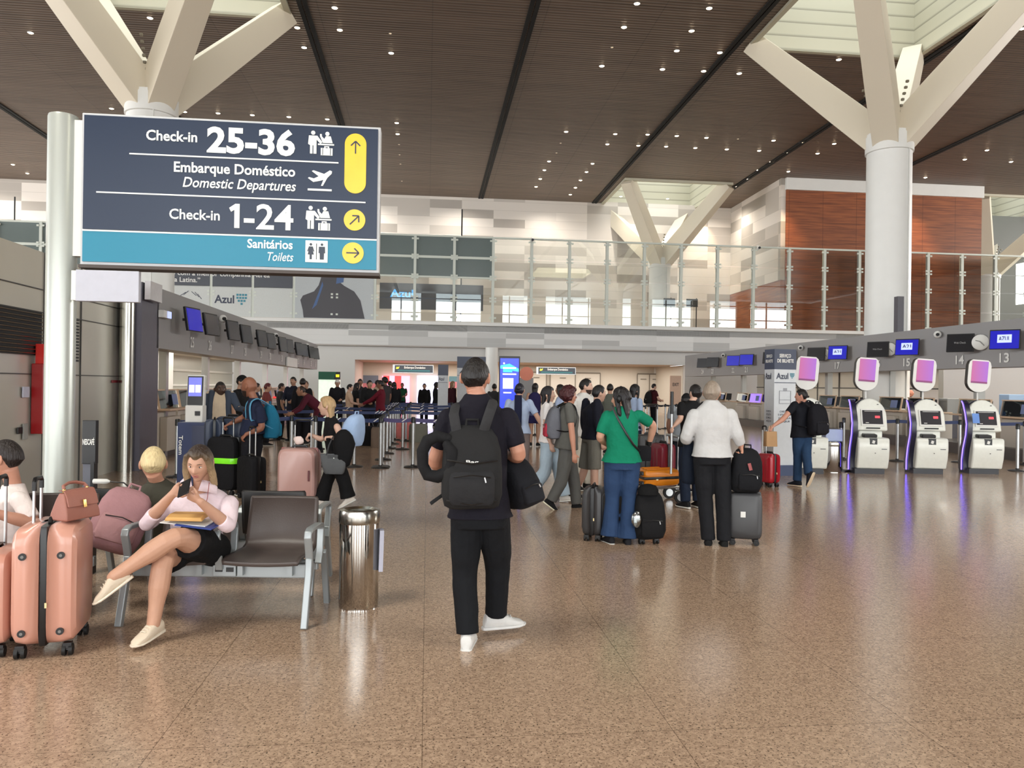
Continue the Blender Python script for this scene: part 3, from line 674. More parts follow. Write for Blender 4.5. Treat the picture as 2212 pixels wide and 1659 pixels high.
# service desks
deskm = mat('desk_cream', (206, 198, 186), .45, 0, .03, .8)
plinth = mat('desk_plinth', (70, 68, 68), .4)
peach = mat('desk_edge_wood', (214, 186, 158), .4)
clear = glass_mat('desk_glass', (.8, .83, .86), .08)
def desk(side, t, lab, glow_=None):
    r = thing('check_in_desk', lab, 'desk', H(14.9 if side > 0 else -5.9, t), HA + (0 if side > 0 else PI), 'check-in desks under the %s fascia' % ('right' if side > 0 else 'left'))
    mb = MB(); mb.box((.1, 0, .56), (.6, 1.24, .9)); mb.box((-.28, 0, .5), (.16, .9, .74)); mb.build('body', deskm, r, smooth=False, bevel=.015)
    mb = MB(); mb.box((.08, 0, .05), (.6, 1.2, .1)); mb.build('plinth', plinth, r, smooth=False)
    mb = MB(); mb.box((-.05, 0, 1.03), (.85, 1.3, .045)); mb.build('worktop', peach, r, smooth=False, bevel=.008)
    mb = MB(); mb.box((-.22, 0, 1.24), (.012, 1.14, .4), (0, .18, 0)); mb.build('glass_panel', glow_ or clear, r, smooth=False)
    mb = MB()
    for y in (-.58, .58): mb.box((-.2, y, 1.24), (.04, .04, .42), (0, .18, 0))
    mb.box((-.18, 0, 1.45), (.06, 1.2, .03)); mb.build('frame', peach, r, smooth=False)
    mb = MB(); mb.box((.25, .2, 1.25), (.05, .42, .32), (0, .15, .3)); mb.box((.27, .2, 1.1), (.05, .06, .12)); mb.build('computer', black, r, smooth=False, bevel=.006)
    mb = MB(); mb.box((-.27, -.3, 1.24), (.01, .34, .24), (0, .18, 0)); mb.build('notice', mat('notice_blue', (116, 132, 176), .5), r, smooth=False)
    return r
for i, (n, t) in enumerate(zip(num, tR)):
    desk(1, t + .1, 'cream check-in desk with glass front under number %d on the right' % n, glow((112, 84, 235), 1.1) if n == 21 else None)
for i, t in enumerate(tL):
    desk(-1, t, 'cream check-in desk under mark %d of the left fascia' % (25 + i))
mb = MB(); mb.box((15.0, 28, .14), (1.6, 24, .28)); hall('trim_90', mb, mat('belt_plinth', (96, 92, 90), .4), smooth=False)
# clutter behind the right desks
for px, t, w_, h_, c, lab in ((1668 + 250, 27, .5, .35, (212, 210, 206), 'white printer on the back counter behind desk 15'), (2052, 21.5, .45, .45, (150, 150, 146), 'grey box stacked behind the desk of number 14'), (2188, 20.4, .55, .6, (150, 176, 206), 'pale blue crate stacked behind the desk of number 13')):
    s_ = S_at(px, t)
    b_ = thing('storage_box', lab, 'box', H(s_, t, 0), HA)
    mb = MB(); mb.box((0, 0, .5), (.8, .5, 1.0)); mb.build('stand', darkgrey, b_, smooth=False)
    mb = MB(); mb.box((0, 0, 1.0 + h_ / 2), (w_, .4, h_)); mb.build('box', plast(c), b_, smooth=False, bevel=.02)
# ---------------------------------------------------------------- self-service kiosks with advert heads
wk = mat('kiosk_white', (228, 230, 222), .3, coat=.2); nav = mat('kiosk_navy', (22, 22, 48), .3, coat=.2)
led = glow((110, 90, 255), 2.2)
def pinkscr():
    m, nt, b = nodes('pink_screen'); tc = N(nt, 'ShaderNodeTexCoord'); sp = N(nt, 'ShaderNodeSeparateXYZ'); nt.links.new(tc.outputs['Object'], sp.inputs[0])
    mr = N(nt, 'ShaderNodeMapRange'); mr.inputs[1].default_value = -.22; mr.inputs[2].default_value = .22; nt.links.new(sp.outputs[0], mr.inputs[0])
    r = N(nt, 'ShaderNodeValToRGB'); e = r.color_ramp.elements; e[0].color = L3((214, 104, 160)) + (1,); e[1].color = L3((182, 108, 222)) + (1,); e[0].position = .1; e[1].position = .9
    nt.links.new(mr.outputs[0], r.inputs[0]); nt.links.new(r.outputs[0], b.inputs['Emission Color']); b.inputs['Base Color'].default_value = (.02, .02, .02, 1); b.inputs['Emission Strength'].default_value = .44
    return m
pinkm = pinkscr()
def ss_(z): return max(0, min(1, (z - .5) / .9))
def kiosk_build(lab):
    r = thing('self_service_kiosk', lab, 'kiosk', (0, 0, 0), 0, 'self-service kiosks on the right')
    mb = MB(); mb.box((-.02, .06, .05), (.56, .46, .1)); mb.build('plinth', mat('kiosk_base', (58, 60, 66), .5), r, smooth=False)
    # lower cabinet, bulging front
    prof = [(.3, .1), (-.16, .1), (-.23, .3), (-.26, .5), (-.25, .68), (-.22, .72), (.3, .72)]
    mb = MB(); mb.rings([[V((x * k + (.02 if x > 0 else 0), y, z)) for y, z in prof] for x, k in ((-.27, 1), (.31, 1))]); mb.build('cabinet', wk, r, bevel=.03, seg=3, ang=60)
    mb = MB(); mb.box((.02, -.245, .64), (.14, .02, .14)); mb.build('reader', black, r, smooth=False)
    mb = MB(); mb.box((.22, -.262, .5), (.1, .01, .012)); mb.build('vent_slot', black, r, smooth=False)
    mb = MB(); mb.box((.05, -.27, .42), (.015, .012, .015)); mb.build('keyhole', black, r, smooth=False)
    mb = MB(); mb.box((.02, -.258, .64), (.05, .004, .06), (0, .3, 0)); mb.build('icon', white, r, smooth=False)
    mb = MB(); mb.box((.02, .08, .78), (.46, .3, .14)); mb.build('neck', wk, r, smooth=False, bevel=.03)
    mb = MB(); mb.box((-.02, -.1, .76), (.26, .22, .07), (.12, 0, 0)); mb.build('tray', black, r, smooth=False, bevel=.02)
    # upper head: tilted slab with arched top
    tilt = Matrix.Rotation(R(-14), 3, 'X')
    def arch(w_, z0, zs, n=14): return [(-w_, z0), (w_, z0)] + [(w_ * math.cos(PI * k / n), zs + .36 * w_ / .31 * math.sin(PI * k / n)) for k in range(n + 1)]
    fr = lambda p: tilt @ p + V((.02, -.13, .86))
    mb = MB(); mb.prism(arch(.31, 0, .3), 0, .16, fr); mb.build('head', wk, r, bevel=.03, seg=3, ang=50)
    mb = MB(); mb.box(fr(V((.03, -.008, .26))), (.44, .02, .34), tilt); mb.build('bezel', white, r, smooth=False, bevel=.006)
    mb = MB(); mb.box(fr(V((.03, -.02, .265))), (.38, .012, .28), tilt); mb.build('screen', mat('kiosk_screen', (44, 44, 50), .15, coat=.5), r, smooth=False)
    mb = MB(); mb.box(fr(V((.12, -.028, .27))), (.09, .004, .045), tilt); mb.build('button', glow((226, 60, 70), .9), r, smooth=False)
    mb = MB(); mb.box(fr(V((.03, -.028, .385))), (.3, .004, .008), tilt); mb.box(fr(V((-.08, -.028, .15))), (.06, .004, .012), tilt); mb.build('lettering', white, r, smooth=False)
    mb = MB(); mb.box(fr(V((.03, -.012, .045))), (.26, .02, .025), tilt); mb.box(fr(V((.15, -.006, .53))), (.03, .012, .012), tilt); mb.build('slot', black, r, smooth=False)
    # dark curved back shell with light strip
    cur = [(.30, .06), (.30, .25), (.24, .5), (.14, .78), (.12, 1.0), (.2, 1.22), (.3, 1.4), (.36, 1.46)]
    mb = MB()
    rs = []
    for y, z in cur: rs.append([V((-.34, y - .3, z)), V((.3, y - .3 + .25, z)), V((.3, y + .14, z)), V((-.34, y + .1, z))])
    rs = [[V((p.x, min(p.y, .4), p.z)) for p in q] for q in rs]
    mb = MB()
    prof = [(y - .36, z) for y, z in cur] + [(y - .36 + .24 - .12 * ss_(z), z + .012) for y, z in cur[::-1]]
    mb.rings([[V((x, y, z)) for y, z in prof] for x in (-.36, -.27)]); mb.build('side_shell', nav, r, ang=60)
    mb = MB(); mb.tube([(-.365, y - .27 - .04 * ss_(z), z) for y, z in cur], .012, 6); mb.build('light_strip', led, r)
    mb = MB(); mb.prism([(x, z + 1.12) for x, z in [(-.3, -.6)] + [(.31 * math.cos(PI - PI * k / 12), .05 + .32 * math.sin(PI * k / 12)) for k in range(13)] + [(.3, -.6)]], .1, .17); mb.build('back_shell', nav, r, ang=50)
    # advert head on a pole
    mb = MB(); mb.cyl((0, .2, 1.3), (0, .2, 1.75), .02, n=10); mb.build('pole', white, r)
    a = [(-.2, 2.28), (-.15, 2.32), (.15, 2.32), (.2, 2.28), (.225, 2.2)] + [(.225 * math.cos(-PI * k / 14), 1.86 + .22 * math.sin(-PI * k / 14)) for k in range(15)] + [(-.225, 2.2)]
    rz = Matrix.Rotation(R(4), 3, 'Y'); fa = lambda p: rz @ (p - V((0, 0, 2))) + V((0, 0, 2))
    mb = MB(); mb.prism(a, .14, .24, fa); mb.build('advert_frame', black, r, ang=50)
    mb = MB(); mb.prism([(x * .97, 2.0 + (z - 2.0) * .98) for x, z in a], .115, .14, fa); mb.build('advert_face', white, r, smooth=False)
    mb = MB(); mb.box(fa(V((0, .11, 2.06))), (.31, .012, .45), rz); mb.build('advert_screen', pinkm, r, smooth=False)
    mb = MB(); mb.box(fa(V((0, .107, 1.85))), (.31, .012, .035), rz); mb.build('advert_band', mat('advert_plum', (140, 52, 120), .4), r, smooth=False)
    return r
kp = [(1745, 'white self-service kiosk half hidden behind the man with the paper bag'), (1882, 'white self-service kiosk second from the Azul totem'), (2016, 'white self-service kiosk third from the Azul totem, without sticker'), (2146, 'white self-service kiosk with blue sticker, farthest right')]
k0 = kiosk_build(kp[0][1])
for i, (px, lab) in enumerate(kp):
    g = W(px, 900, 15.3); loc = (g.x, 15.4 + .11 * (g.x - 7), 0)
    if i == 0: k0.location = loc; k0.rotation_euler = (0, 0, R(-7))
    else:
        kk = copy_thing(k0, loc, R(-7), lab)
        if i == 3:
            mb = MB(); mb.box((-.2, -.2, 1.12), (.13, .012, .2), (-.24, 0, 0)); mb.build('sticker', mat('sticker_blue', (96, 140, 214), .4), kk, smooth=False)
# ---------------------------------------------------------------- Azul totem, digital totem, far totem
def box_totem(name, lab, px, Y, rz, w_, d_, h_, full=True):
    g = W(px, 900, Y); r = thing(name, lab, 'totem', (g.x, Y, 0), rz)
    tw = mat('totem_white', (204, 208, 212), .4)
    mb = MB(); mb.box((0, 0, h_ * .52), (w_, d_, h_ * .92)); mb.build('body', tw, r, smooth=False)
    mb = MB(); mb.box((0, 0, h_ * .92), (w_ + .006, d_ + .006, h_ * .16)); mb.build('cap', mat('totem_navy', (52, 60, 82), .4), r, smooth=False)
    mb = MB(); mb.box((.02, .0, .1), (w_ + .08, d_ + .08, .2)); mb.build('base', mat('totem_base', (40, 56, 92), .4), r, smooth=False)
    fy = -d_ / 2 - .008
    mb = MB(); mb.box((0, fy, h_ * .735), (w_, .006, .012)); mb.build('rule', navyink, r, smooth=False)
    letter(r, 'Azul', navyink, -w_ * .42, w_ * .14, h_ * .765, h_ * .045, fy, .02)
    if full:
        letter(r, 'SERVIÇO', white, -w_ * .28, w_ * .25, h_ * .935, h_ * .026, fy, .03); letter(r, 'DE BILHETE', white, -w_ * .38, w_ * .38, h_ * .895, h_ * .026, fy, .03)
        emblem(r, w_ * .32, h_ * .79, .12, fy)
        g_ = mat('totem_grey', (150, 152, 158), .5)
        mb = MB()
        for x in (-.12, .12): mb.box((x, fy, h_ * .62), (.01, .004, .24))
        for z in (-.12, .12, -.05): mb.box((0, fy, h_ * .62 + z), (.25, .004, .01))
        mb.box((0, fy, h_ * .62 + .15), (.08, .004, .05)); mb.build('pictogram', g_, r, smooth=False)
        for i, (tx, hw) in enumerate((('CHECK-IN', .11), ('E ETIQUETA', .14), ('DE MALA', .13), ('AQUI', .1))):
            letter(r, tx, navyink, -hw, hw, h_ * (.50 - i * .026), h_ * .014, fy, .01)
        fx = lambda p: V((-w_ / 2 - .008 + p.y, -p.x, p.z))
        letter(r, 'SERVIÇO', white, -d_ * .3, d_ * .3, h_ * .935, h_ * .022, 0, .03, fr=fx); letter(r, 'BILHETE', white, -d_ * .36, d_ * .36, h_ * .895, h_ * .022, 0, .03, fr=fx)
        letter(r, 'Azul', navyink, -d_ * .4, d_ * .2, h_ * .765, h_ * .045, 0, .02, fr=fx)
        for i in range(4): letter(r, ('CHECK', 'ETIQUETA', 'DE MALA', 'AQUI')[i], navyink, -d_ * .25, d_ * .25, h_ * (.50 - i * .026), h_ * .014, 0, .01, fr=fx)
    return r
box_totem('airline_totem', 'tall white Azul totem with navy top beside the kiosks', 1684, 14.9, R(13), .46, .34, 2.42)
box_totem('airline_totem', 'slim white and navy totem in the far queue left of the walking man', 956, 27, 0, .34, .2, 2.35, False)
box_totem('airline_totem', 'large navy and white totem partly hidden behind the head of the walking man', 1017, 30, 0, 1.1, .3, 2.75, False)
dt = thing('digital_totem', 'bright blue digital advertising totem beside the round white column', 'totem', W(1100, 900, 25) * V((1, 1, 0)) if False else (XZ(1100, 25), 25, 0), R(2))
mb = MB(); mb.box((0, 0, 1.3), (.68, .14, 2.6)); mb.build('case', black, dt, smooth=False, bevel=.01)
mb = MB(); mb.box((0, -.075, 1.72), (.6, .012, 1.62)); mb.build('screen', glow((30, 50, 215), 1.0), dt, smooth=False)
mb = MB(); mb.prism([(-.3, 2.3), (.0, 2.36), (.3, 2.2), (.3, 2.1), (-.3, 2.2)], -.09, -.083); mb.box((-.06, -.087, 2.13), (.3, .006, .1)); mb.build('swoosh', glow((40, 150, 240), 1.1), dt, smooth=False)
mb = MB(); mb.ell((-.18, -.09, 2.37), (.03, .004, .03)); mb.box((0, -.088, 2.22), (.42, .006, .05)); mb.box((0, -.088, 2.02), (.44, .006, .045)); mb.box((-.04, -.088, 1.72), (.34, .006, .34)); mb.box((-.06, -.088, 1.42), (.26, .006, .04)); mb.build('caption', glow((215, 205, 245), 1.0), dt, smooth=False)
rcx = XZ(1061, 44); colm = tag(MB().lathe([(.36, 0), (.36, 3.8)], n=28).build('round_column', white, loc=(XZ(1061, 43.6), 43.9, 0)), 'plain round white column between the two far openings', 'column')
# ---------------------------------------------------------------- far entry: shop screens, doors, overhead signs
def far_panel(name, lab, cat, px0, px1, py0, py1, t, m, d_=.06, extra=None):
    s0, s1 = S_at(px0, t), S_at(px1, t); pm_ = (px0 + px1) / 2; sm = (s0 + s1) / 2
    z1, z0 = ZH(py0, pm_, sm, t), ZH(py1, pm_, sm, t); z0 = max(z0, .01)
    r = thing(name, lab, cat, H(sm, t, 0), HA)
    mb = MB(); mb.box((0, 0, (z0 + z1) / 2), (s1 - s0, d_, z1 - z0)); mb.build('panel', m, r, smooth=False)
    return r, s1 - s0, z0, z1
r, w_, z0, z1 = far_panel('shop_screen', 'glowing red and pink shop display in the left far opening', 'screen', 826, 885, 812, 872, 49.9, glow((245, 150, 190), .9))
mb = MB(); mb.box((.12, -.04, (z0 + z1) / 2), (.42, .02, z1 - z0)); mb.box((-.62, -.04, z1 - .25), (.4, .02, .5)); mb.build('red_block', glow((225, 50, 50), 1), r, smooth=False)
far_panel('shop_screen', 'glowing lavender white shop display right of the red one', 'screen', 901, 946, 812, 872, 49.9, glow((205, 205, 245), 1.0))
r, w_, z0, z1 = far_panel('wall_poster', 'grey and pink poster on the far wall left of the red display', 'poster', 781, 817, 811, 838, 49.95, mat('poster_slate', (108, 118, 134), .5))
mb = MB(); mb.box((0, -.04, z0 + .15), (w_, .02, .3)); mb.build('pink_band', mat('poster_pink', (214, 130, 140), .5), r, smooth=False)
r, w_, z0, z1 = far_panel('wall_poster', 'teal and pink poster on the far wall left of the walking man', 'poster', 970, 994, 813, 838, 49.95, mat('poster_teal', (96, 138, 150), .5))
mb = MB(); mb.box((0, -.04, z0 + .2), (w_, .02, .4)); mb.build('pink_band', mat('poster_pink', (214, 130, 140), .5), r, smooth=False)
far_panel('vending_machine', 'vending machine with a bright window below the green sign at far left', 'machine', 690, 734, 820, 905, 41, glow((205, 220, 200), .5), .6)
r, w_, z0, z1 = far_panel('green_sign', 'green and black advert board above the far vending machine', 'sign', 688, 735, 803, 820, 40.6, mat('sign_green', (16, 92, 66), .4), .1)
mb = MB(); mb.prism([(w_ * .2, z0), (w_ * .5, z0), (w_ * .5, z1), (w_ * .32, z1)], -.07, -.05); mb.build('black_area', black, r, smooth=False)
mb = MB(); mb.box((w_ * .38, -.08, (z0 + z1) / 2), (w_ * .16, .01, .14)); mb.build('yellow_tag', glow((230, 220, 40), .6), r, smooth=False)
k = 3
doorm = mat('door_white', (214, 208, 196), .4)
for px0, px1, py0 in ((1092, 1180, 816), (1188, 1296, 816), (1376, 1428, 810)):
    k += 1; s0, s1 = S_at(px0, 50), S_at(px1, 50); zt = 2.55
    mb = MB(); mb.box(((s0 + s1) / 2, 49.98, zt / 2), (s1 - s0, .08, zt)); hall('door_%d' % k, mb, doorm, smooth=False)
    mb = MB()
    for x in (s0, (s0 + s1) / 2, s1): mb.box((x, 49.92, zt / 2), (.05, .03, zt))
    mb.box(((s0 + s1) / 2, 49.92, zt), (s1 - s0, .04, .08))
    for x in (.25, .75): mb.box((s0 + (s1 - s0) * x, 49.91, zt - .35), (.4, .02, .05))
    hall('trim_%d' % (100 + k), mb, mat('door_trim_tan', (120, 112, 100), .5), smooth=False)  # tan-grey strips on the door edges, middle and head
for px0, px1, py0, py1, lab in ((848, 936, 788, 806, 'overhead domestic departures sign over the left far opening'), (1158, 1243, 793, 809, 'overhead domestic departures sign over the right far doors')):
    r, w_, z0, z1 = far_panel('overhead_sign', lab, 'sign', px0, px1, py0, py1, 46.5, alu, .14)
    h_ = z1 - z0; c = (z0 + z1) / 2
    mb = MB(); mb.box((0.04, -.08, c), (w_ - .16, .01, h_ - .08)); mb.build('face', mat('sign_slate', (50, 56, 66), .3), r, smooth=False)
    mb = MB(); mb.box((0.04, -.088, z0 + h_ * .28), (w_ - .5, .006, h_ * .2)); mb.build('teal_band', mat('sign_teal', (60, 120, 128), .4), r, smooth=False)
    letter(r, 'Embarque Doméstico', white, -w_ * .22, w_ * .3, c + .02, .13, -.09, .03)
    mb = MB(); mb.prism([(-w_ * .42, c + .0), (-w_ * .4, c + .12), (-w_ * .37, c + .08), (-w_ * .34, c + .14), (-w_ * .35, c + .02), (-w_ * .4, c - .02)], -.095, -.088); mb.build('arrow', glow((235, 225, 40), .7), r, smooth=False)
ex = thing('exit_board', 'free-standing pale peach board in front of the far doors', 'board', H(S_at(1459, 40), 40), HA)
mb = MB(); mb.box((0, 0, 1.15), (.6, .08, 2.3)); mb.build('panel', mat('peach_board', (224, 190, 166), .5), ex, smooth=False)
letter(ex, 'EXIT', black, -.17, .17, 1.75, .16, -.05, .02)
fl = thing('flag_banner', 'grey roll-up banner with a round orange top near the blue totem', 'banner', (XZ(1137, 30), 30, 0), 0)
mb = MB(); mb.box((0, 0, .98), (.55, .03, 1.96)); mb.build('sheet', mat('banner_grey', (150, 148, 148), .5), fl, smooth=False)
mb = MB(); mb.tube([(0, .02, 2.12), (0, -.03, 2.12)], .27, 20); mb.build('disc', mat('banner_orange', (226, 134, 106), .5), fl)
# ---------------------------------------------------------------- queue barriers
navybelt = mat('belt_navy', (40, 54, 96), .6, bump=.1); violetbelt = mat('belt_violet', (74, 66, 112), .6)
darkbelt = mat('belt_dark', (30, 34, 46), .6)
def stanchion(x, y, lab, grp, to=None, belt=navybelt, base=True):
    r = thing('queue_barrier', lab, 'barrier', (x, y, 0), 0, grp)
    mb = MB(); mb.lathe([(.18, 0), (.18, .012), (.15, .028), (.04, .04), (.035, .06)], n=20); mb.build('base', mat('barrier_base', (44, 42, 42), .35, .4), r)
    mb = MB(); mb.cyl((0, 0, .04), (0, 0, .9), .034, n=14); mb.build('post', alu, r)
    mb = MB(); mb.lathe([(.035, .88), (.042, .885), (.042, .985), (.03, 1.0)], n=14); mb.build('head', black, r)
    if to is not None:
        d = V((to[0] - x, to[1] - y, 0)); L = d.length; u = d / L; nrm = V((-u.y, u.x, 0))
        mb = MB(); pts = [u * (.04 + (L - .08) * i / 8) + V((0, 0, -.02 * math.sin(PI * i / 8))) for i in range(9)]
        mb.rings([[p + V((0, 0, .9)) + nrm * .003, p + V((0, 0, .975)) + nrm * .003, p + V((0, 0, .975)) - nrm * .003, p + V((0, 0, .9)) - nrm * .003] for p in pts])
        b_ = mb.build('belt', belt, r, smooth=False)
        mb = MB()
        for i in range(max(1, int(L / 1.0))):
            for q in (0, .09, .17)[:1 + (i * 2) % 3]:
                c = u * (.45 + i * 1.0 + q) + V((0, 0, .92)) - nrm * .006
                if nrm.y < 0: c = u * (.45 + i * 1.0 + q) + V((0, 0, .92)) + nrm * .006
                mb.add([c - u * .06 + V((0, 0, -.015)), c - u * .03 + V((0, 0, -.015)), c + u * .06 + V((0, 0, .05)), c + u * .03 + V((0, 0, .05))], [(0, 1, 2, 3)])
        mb.build('stripe', white, b_, smooth=False)
    return r
def file_of(pts, lab, grp, belt=navybelt, closed=True):
    for i, p in enumerate(pts):
        q = pts[i + 1] if i + 1 < len(pts) and closed else None
        stanchion(p[0], p[1], lab, grp, q, belt)
row1 = [(XZ(385, 13.2), 13.2), (XZ(631, 15.3), 15.3), (XZ(683, 15.2), 15.2), (XZ(767, 15.2), 15.2), (XZ(824, 15.1), 15.1)]
file_of(row1, 'silver queue post with navy belt in the front row left of the walking man', 'front row queue barriers', navybelt)
file_of([(XZ(826, 15.3), 15.3), (XZ(894, 15.3), 15.3), (XZ(985, 15.4), 15.4)], 'silver queue post with violet belt just left of the walking man', 'violet belt queue barriers', violetbelt)
file_of([tuple(H(-.93, t))[:2] for t in (16.9, 18.4, 19.9, 21.4, 22.9, 24.4, 25.9)], 'silver queue post in the file receding behind the front row', 'receding file of queue barriers')
for j, t in enumerate((19.6, 22.5, 25.5, 28.5)):
    file_of([tuple(H(s, t))[:2] for s in (-4.3, -2.7, -.6, .9, 2.3, 3.6)], 'silver queue post with navy belt in the crowded lanes, %s row behind' % ('first', 'second', 'third', 'last')[j], 'queue lane barriers', navybelt)
file_of([(XZ(1818, 15.7), 15.7), (XZ(1824, 18.3), 18.3)], 'silver queue post left of the second kiosk', 'barriers by the kiosks')
file_of([(XZ(1842, 18.3), 18.3), (XZ(1940, 18.1), 18.1), (XZ(2075, 18.0), 18.0), (XZ(2215, 17.6), 17.6)], 'silver queue post with navy belt behind the kiosks', 'barriers by the kiosks')
stanchion(XZ(2200, 16.2), 16.2, 'silver queue post at the right edge beside the last kiosk', 'barriers by the kiosks')
file_of([(XZ(px, 29 + i * .4), 29 + i * .4) for i, px in enumerate((1340, 1366, 1384, 1402, 1420, 1438, 1462))], 'distant queue post with black belt near the far doors', 'distant queue barriers', darkbelt)
# ---------------------------------------------------------------- stainless bins
def bin_(lab, loc, r_, h_):
    b_ = thing('litter_bin', lab, 'bin', loc, 0)
    mb = MB(); mb.lathe([(r_ * .97, 0), (r_ * .97, .02), (r_ * .985, .025), (r_ * .985, h_ - .09)], n=48); mb.build('barrel', chrome, b_)
    mb = MB(); mb.lathe([(r_, h_ - .1), (r_ * 1.03, h_ - .09), (r_ * 1.03, h_ - .03), (r_ * .98, h_ - .005), (r_ * .8, h_), (r_ * .62, h_ - .015), (r_ * .6, h_ - .09)], n=48, cap=False); mb.build('rim', steel, b_)
    mb = MB(); mb.tube([(0, 0, h_ - .1), (0, 0, h_ - .09)], r_ * .62, 30); mb.build('opening', mat('bin_inside', (40, 40, 40), .6), b_)
    return b_
nb = bin_('round stainless litter bin beside the empty seat', (XZ(781, 5.72), 5.72, 0), .148, .72)
mb = MB(); mb.box((.165, -.02, .42), (.03, .1, .3), (0, .02, .25)); mb.build('paper', mat('bin_paper', (186, 188, 206), .6), nb, smooth=False)
bb = bin_('stainless bin with a pale box on top, beside the half hidden kiosk', (XZ(1798, 15.6), 15.6, 0), .2, .62)
mb = MB(); mb.box((0, 0, .74), (.34, .26, .24)); mb.build('box', mat('bin_box', (168, 182, 214), .5), bb, smooth=False, bevel=.01)
# ================================================================ the big wayfinding sign
SGX = XZ(170, 7.0); SW, SH, SZ = 2.67, 1.355, 4.075
sg = thing('wayfinding_sign', 'big navy and teal wayfinding sign on a pole reading Check-in 25-36', 'sign', (SGX, 7.0, 0), HA)
MB_ = MB(); MB_.box((SW / 2, .09, SZ - SH / 2 - .02), (SW + .02, .16, SH + .06)); MB_.build('case', mat('sign_case', (196, 198, 200), .4), sg, smooth=False, bevel=.008)
mb = MB(); mb.box((SW / 2, .09, SZ - SH - .035), (SW + .03, .2, .03)); mb.build('underside', mat('sign_underside', (70, 60, 54), .5), sg, smooth=False)
signblue = mat('sign_navy', (10, 32, 60), .3, 0, .03, .8, emit=.04, spec=.35); signteal = mat('sign_teal_band', (0, 118, 146), .3, 0, .03, .8, emit=.13, spec=.35)
mb = MB(); mb.box((SW / 2, .005, SZ - SH * .393), (SW - .03, .02, SH * .765)); mb.build('navy_face', signblue, sg, smooth=False)
mb = MB(); mb.box((SW / 2, .005, SZ - SH * .892), (SW - .03, .02, SH * .205)); mb.build('teal_face', signteal, sg, smooth=False)
lit = glow((214, 216, 206), .25); yel = glow((222, 180, 2), .16); dk = mat('sign_ink', (34, 44, 62), .4)
def SX(u): return u * SW
def SZv(v): return SZ - v * SH
def stext(t, u0, u1, vb, capv, b=.02, sh=0): letter(sg, t, lit, SX(u0), SX(u1), SZv(vb), capv * SH, -.012, b, sh)
stext('Check-in', .209, .378, .160, .066, .022); stext('25-36', .41, .708, .219, .160, .036)
stext('Embarque Doméstico', .302, .71, .367, .066, .022); stext('Domestic Departures', .332, .71, .468, .066, .012, .2)
stext('Check-in', .289, .457, .688, .066, .016); stext('-24', .538, .706, .736, .165, .016)
mb = MB(); x_, zb_, zt_ = SX(.506), SZv(.736), SZv(.571)
mb.prism([(x_, zb_), (x_ + .046, zb_), (x_ + .046, zt_), (x_ + .008, zt_), (x_ - .048, zt_ - .04), (x_ - .03, zt_ - .075), (x_, zt_ - .055)], -.014, -.006); mb.build('lettering', lit, sg, smooth=False)
stext('Sanitários', .551, .705, .868, .058); stext('Toilets', .615, .705, .953, .058, .004, .2)
mb = MB()
for u0, u1, v in ((.155, .858, .259), (.049, .954, .527), (.0, 1.0, .786)): mb.box(((SX(u0) + SX(u1)) / 2, -.009, SZv(v)), (SX(u1) - SX(u0) - (.03 if u1 == 1 else 0), .008, .012))
mb.build('rule', lit, sg, smooth=False)
def pictogram_desk(u, v):
    cx, top = SX(u), SZv(v); s = .225
    P_ = lambda x, z: (cx + x * s, top - z * s)
    mb = MB(); yy = (-.014, -.008)
    for hx, hz in ((-.30, .08), (.28, .10)):
        c = P_(hx, hz); mb.tube([(c[0], yy[1], c[1]), (c[0], yy[0], c[1])], .085 * s, 16)
    mb.prism([P_(-.47, .2), P_(-.13, .2), P_(.08, .46), P_(.0, .52), P_(-.16, .36), P_(-.16, .95), P_(-.28, .95), P_(-.28, .6), P_(-.32, .6), P_(-.32, .95), P_(-.42, .95), P_(-.42, .6), P_(-.5, .55)], *yy)
    mb.prism([P_(.1, .48), P_(-.02, .22), P_(-.02, .12), P_(.05, .12), P_(.06, .22), P_(.16, .32), P_(.22, .2), P_(.42, .2), P_(.5, .48)], *yy)
    mb.prism([P_(-.1, .52), P_(.56, .52), P_(.56, .58), P_(-.1, .58)], *yy)
    mb.prism([P_(.02, .7), P_(.5, .7), P_(.5, 1.0), P_(.02, 1.0)], *yy)
    mb.prism([P_(.16, .62), P_(.36, .62), P_(.36, .7), P_(.31, .7), P_(.31, .66), P_(.21, .66), P_(.21, .7), P_(.16, .7)], *yy)
    mb.build('pictogram', lit, sg, smooth=False)
    mb = MB()
    for x in (.1, .42): mb.box((cx + x * s, -.015, top - .85 * s), (.025 * s, .004, .28 * s))
    mb.build('pictogram_gap', dk, sg, smooth=False)
pictogram_desk(.795, .045); pictogram_desk(.79, .566)
mb = MB(); cx, cz = SX(.795), SZv(.365)
mb.prism([(cx + x * .11, cz + z * .11) for x, z in ((1.0, .55), (.82, .62), (.35, .3), (-.55, .58), (-.68, .5), (-.1, .08), (-.5, -.12), (-.9, -.02), (-1.0, -.1), (-.55, -.42), (.0, -.3), (.3, -.2), (.1, -.72), (.25, -.72), (.62, -.02), (.98, .35))], -.014, -.008)
mb.box((cx, -.011, SZv(.452)), (.22, .006, .018)); mb.build('pictogram', lit, sg, smooth=False)
mb = MB(); mb.box((SX(.787), -.011, SZv(.88)), (.205, .006, .205)); mb.build('toilet_plate', lit, sg, smooth=False, bevel=.015)
mb = MB(); tx, tz = SX(.787), SZv(.88)
mb.box((tx, -.017, tz), (.006, .004, .15))
for sx in (-.052, .05):
    mb.tube([(tx + sx, -.015, tz + .065), (tx + sx, -.019, tz + .065)], .012, 12)
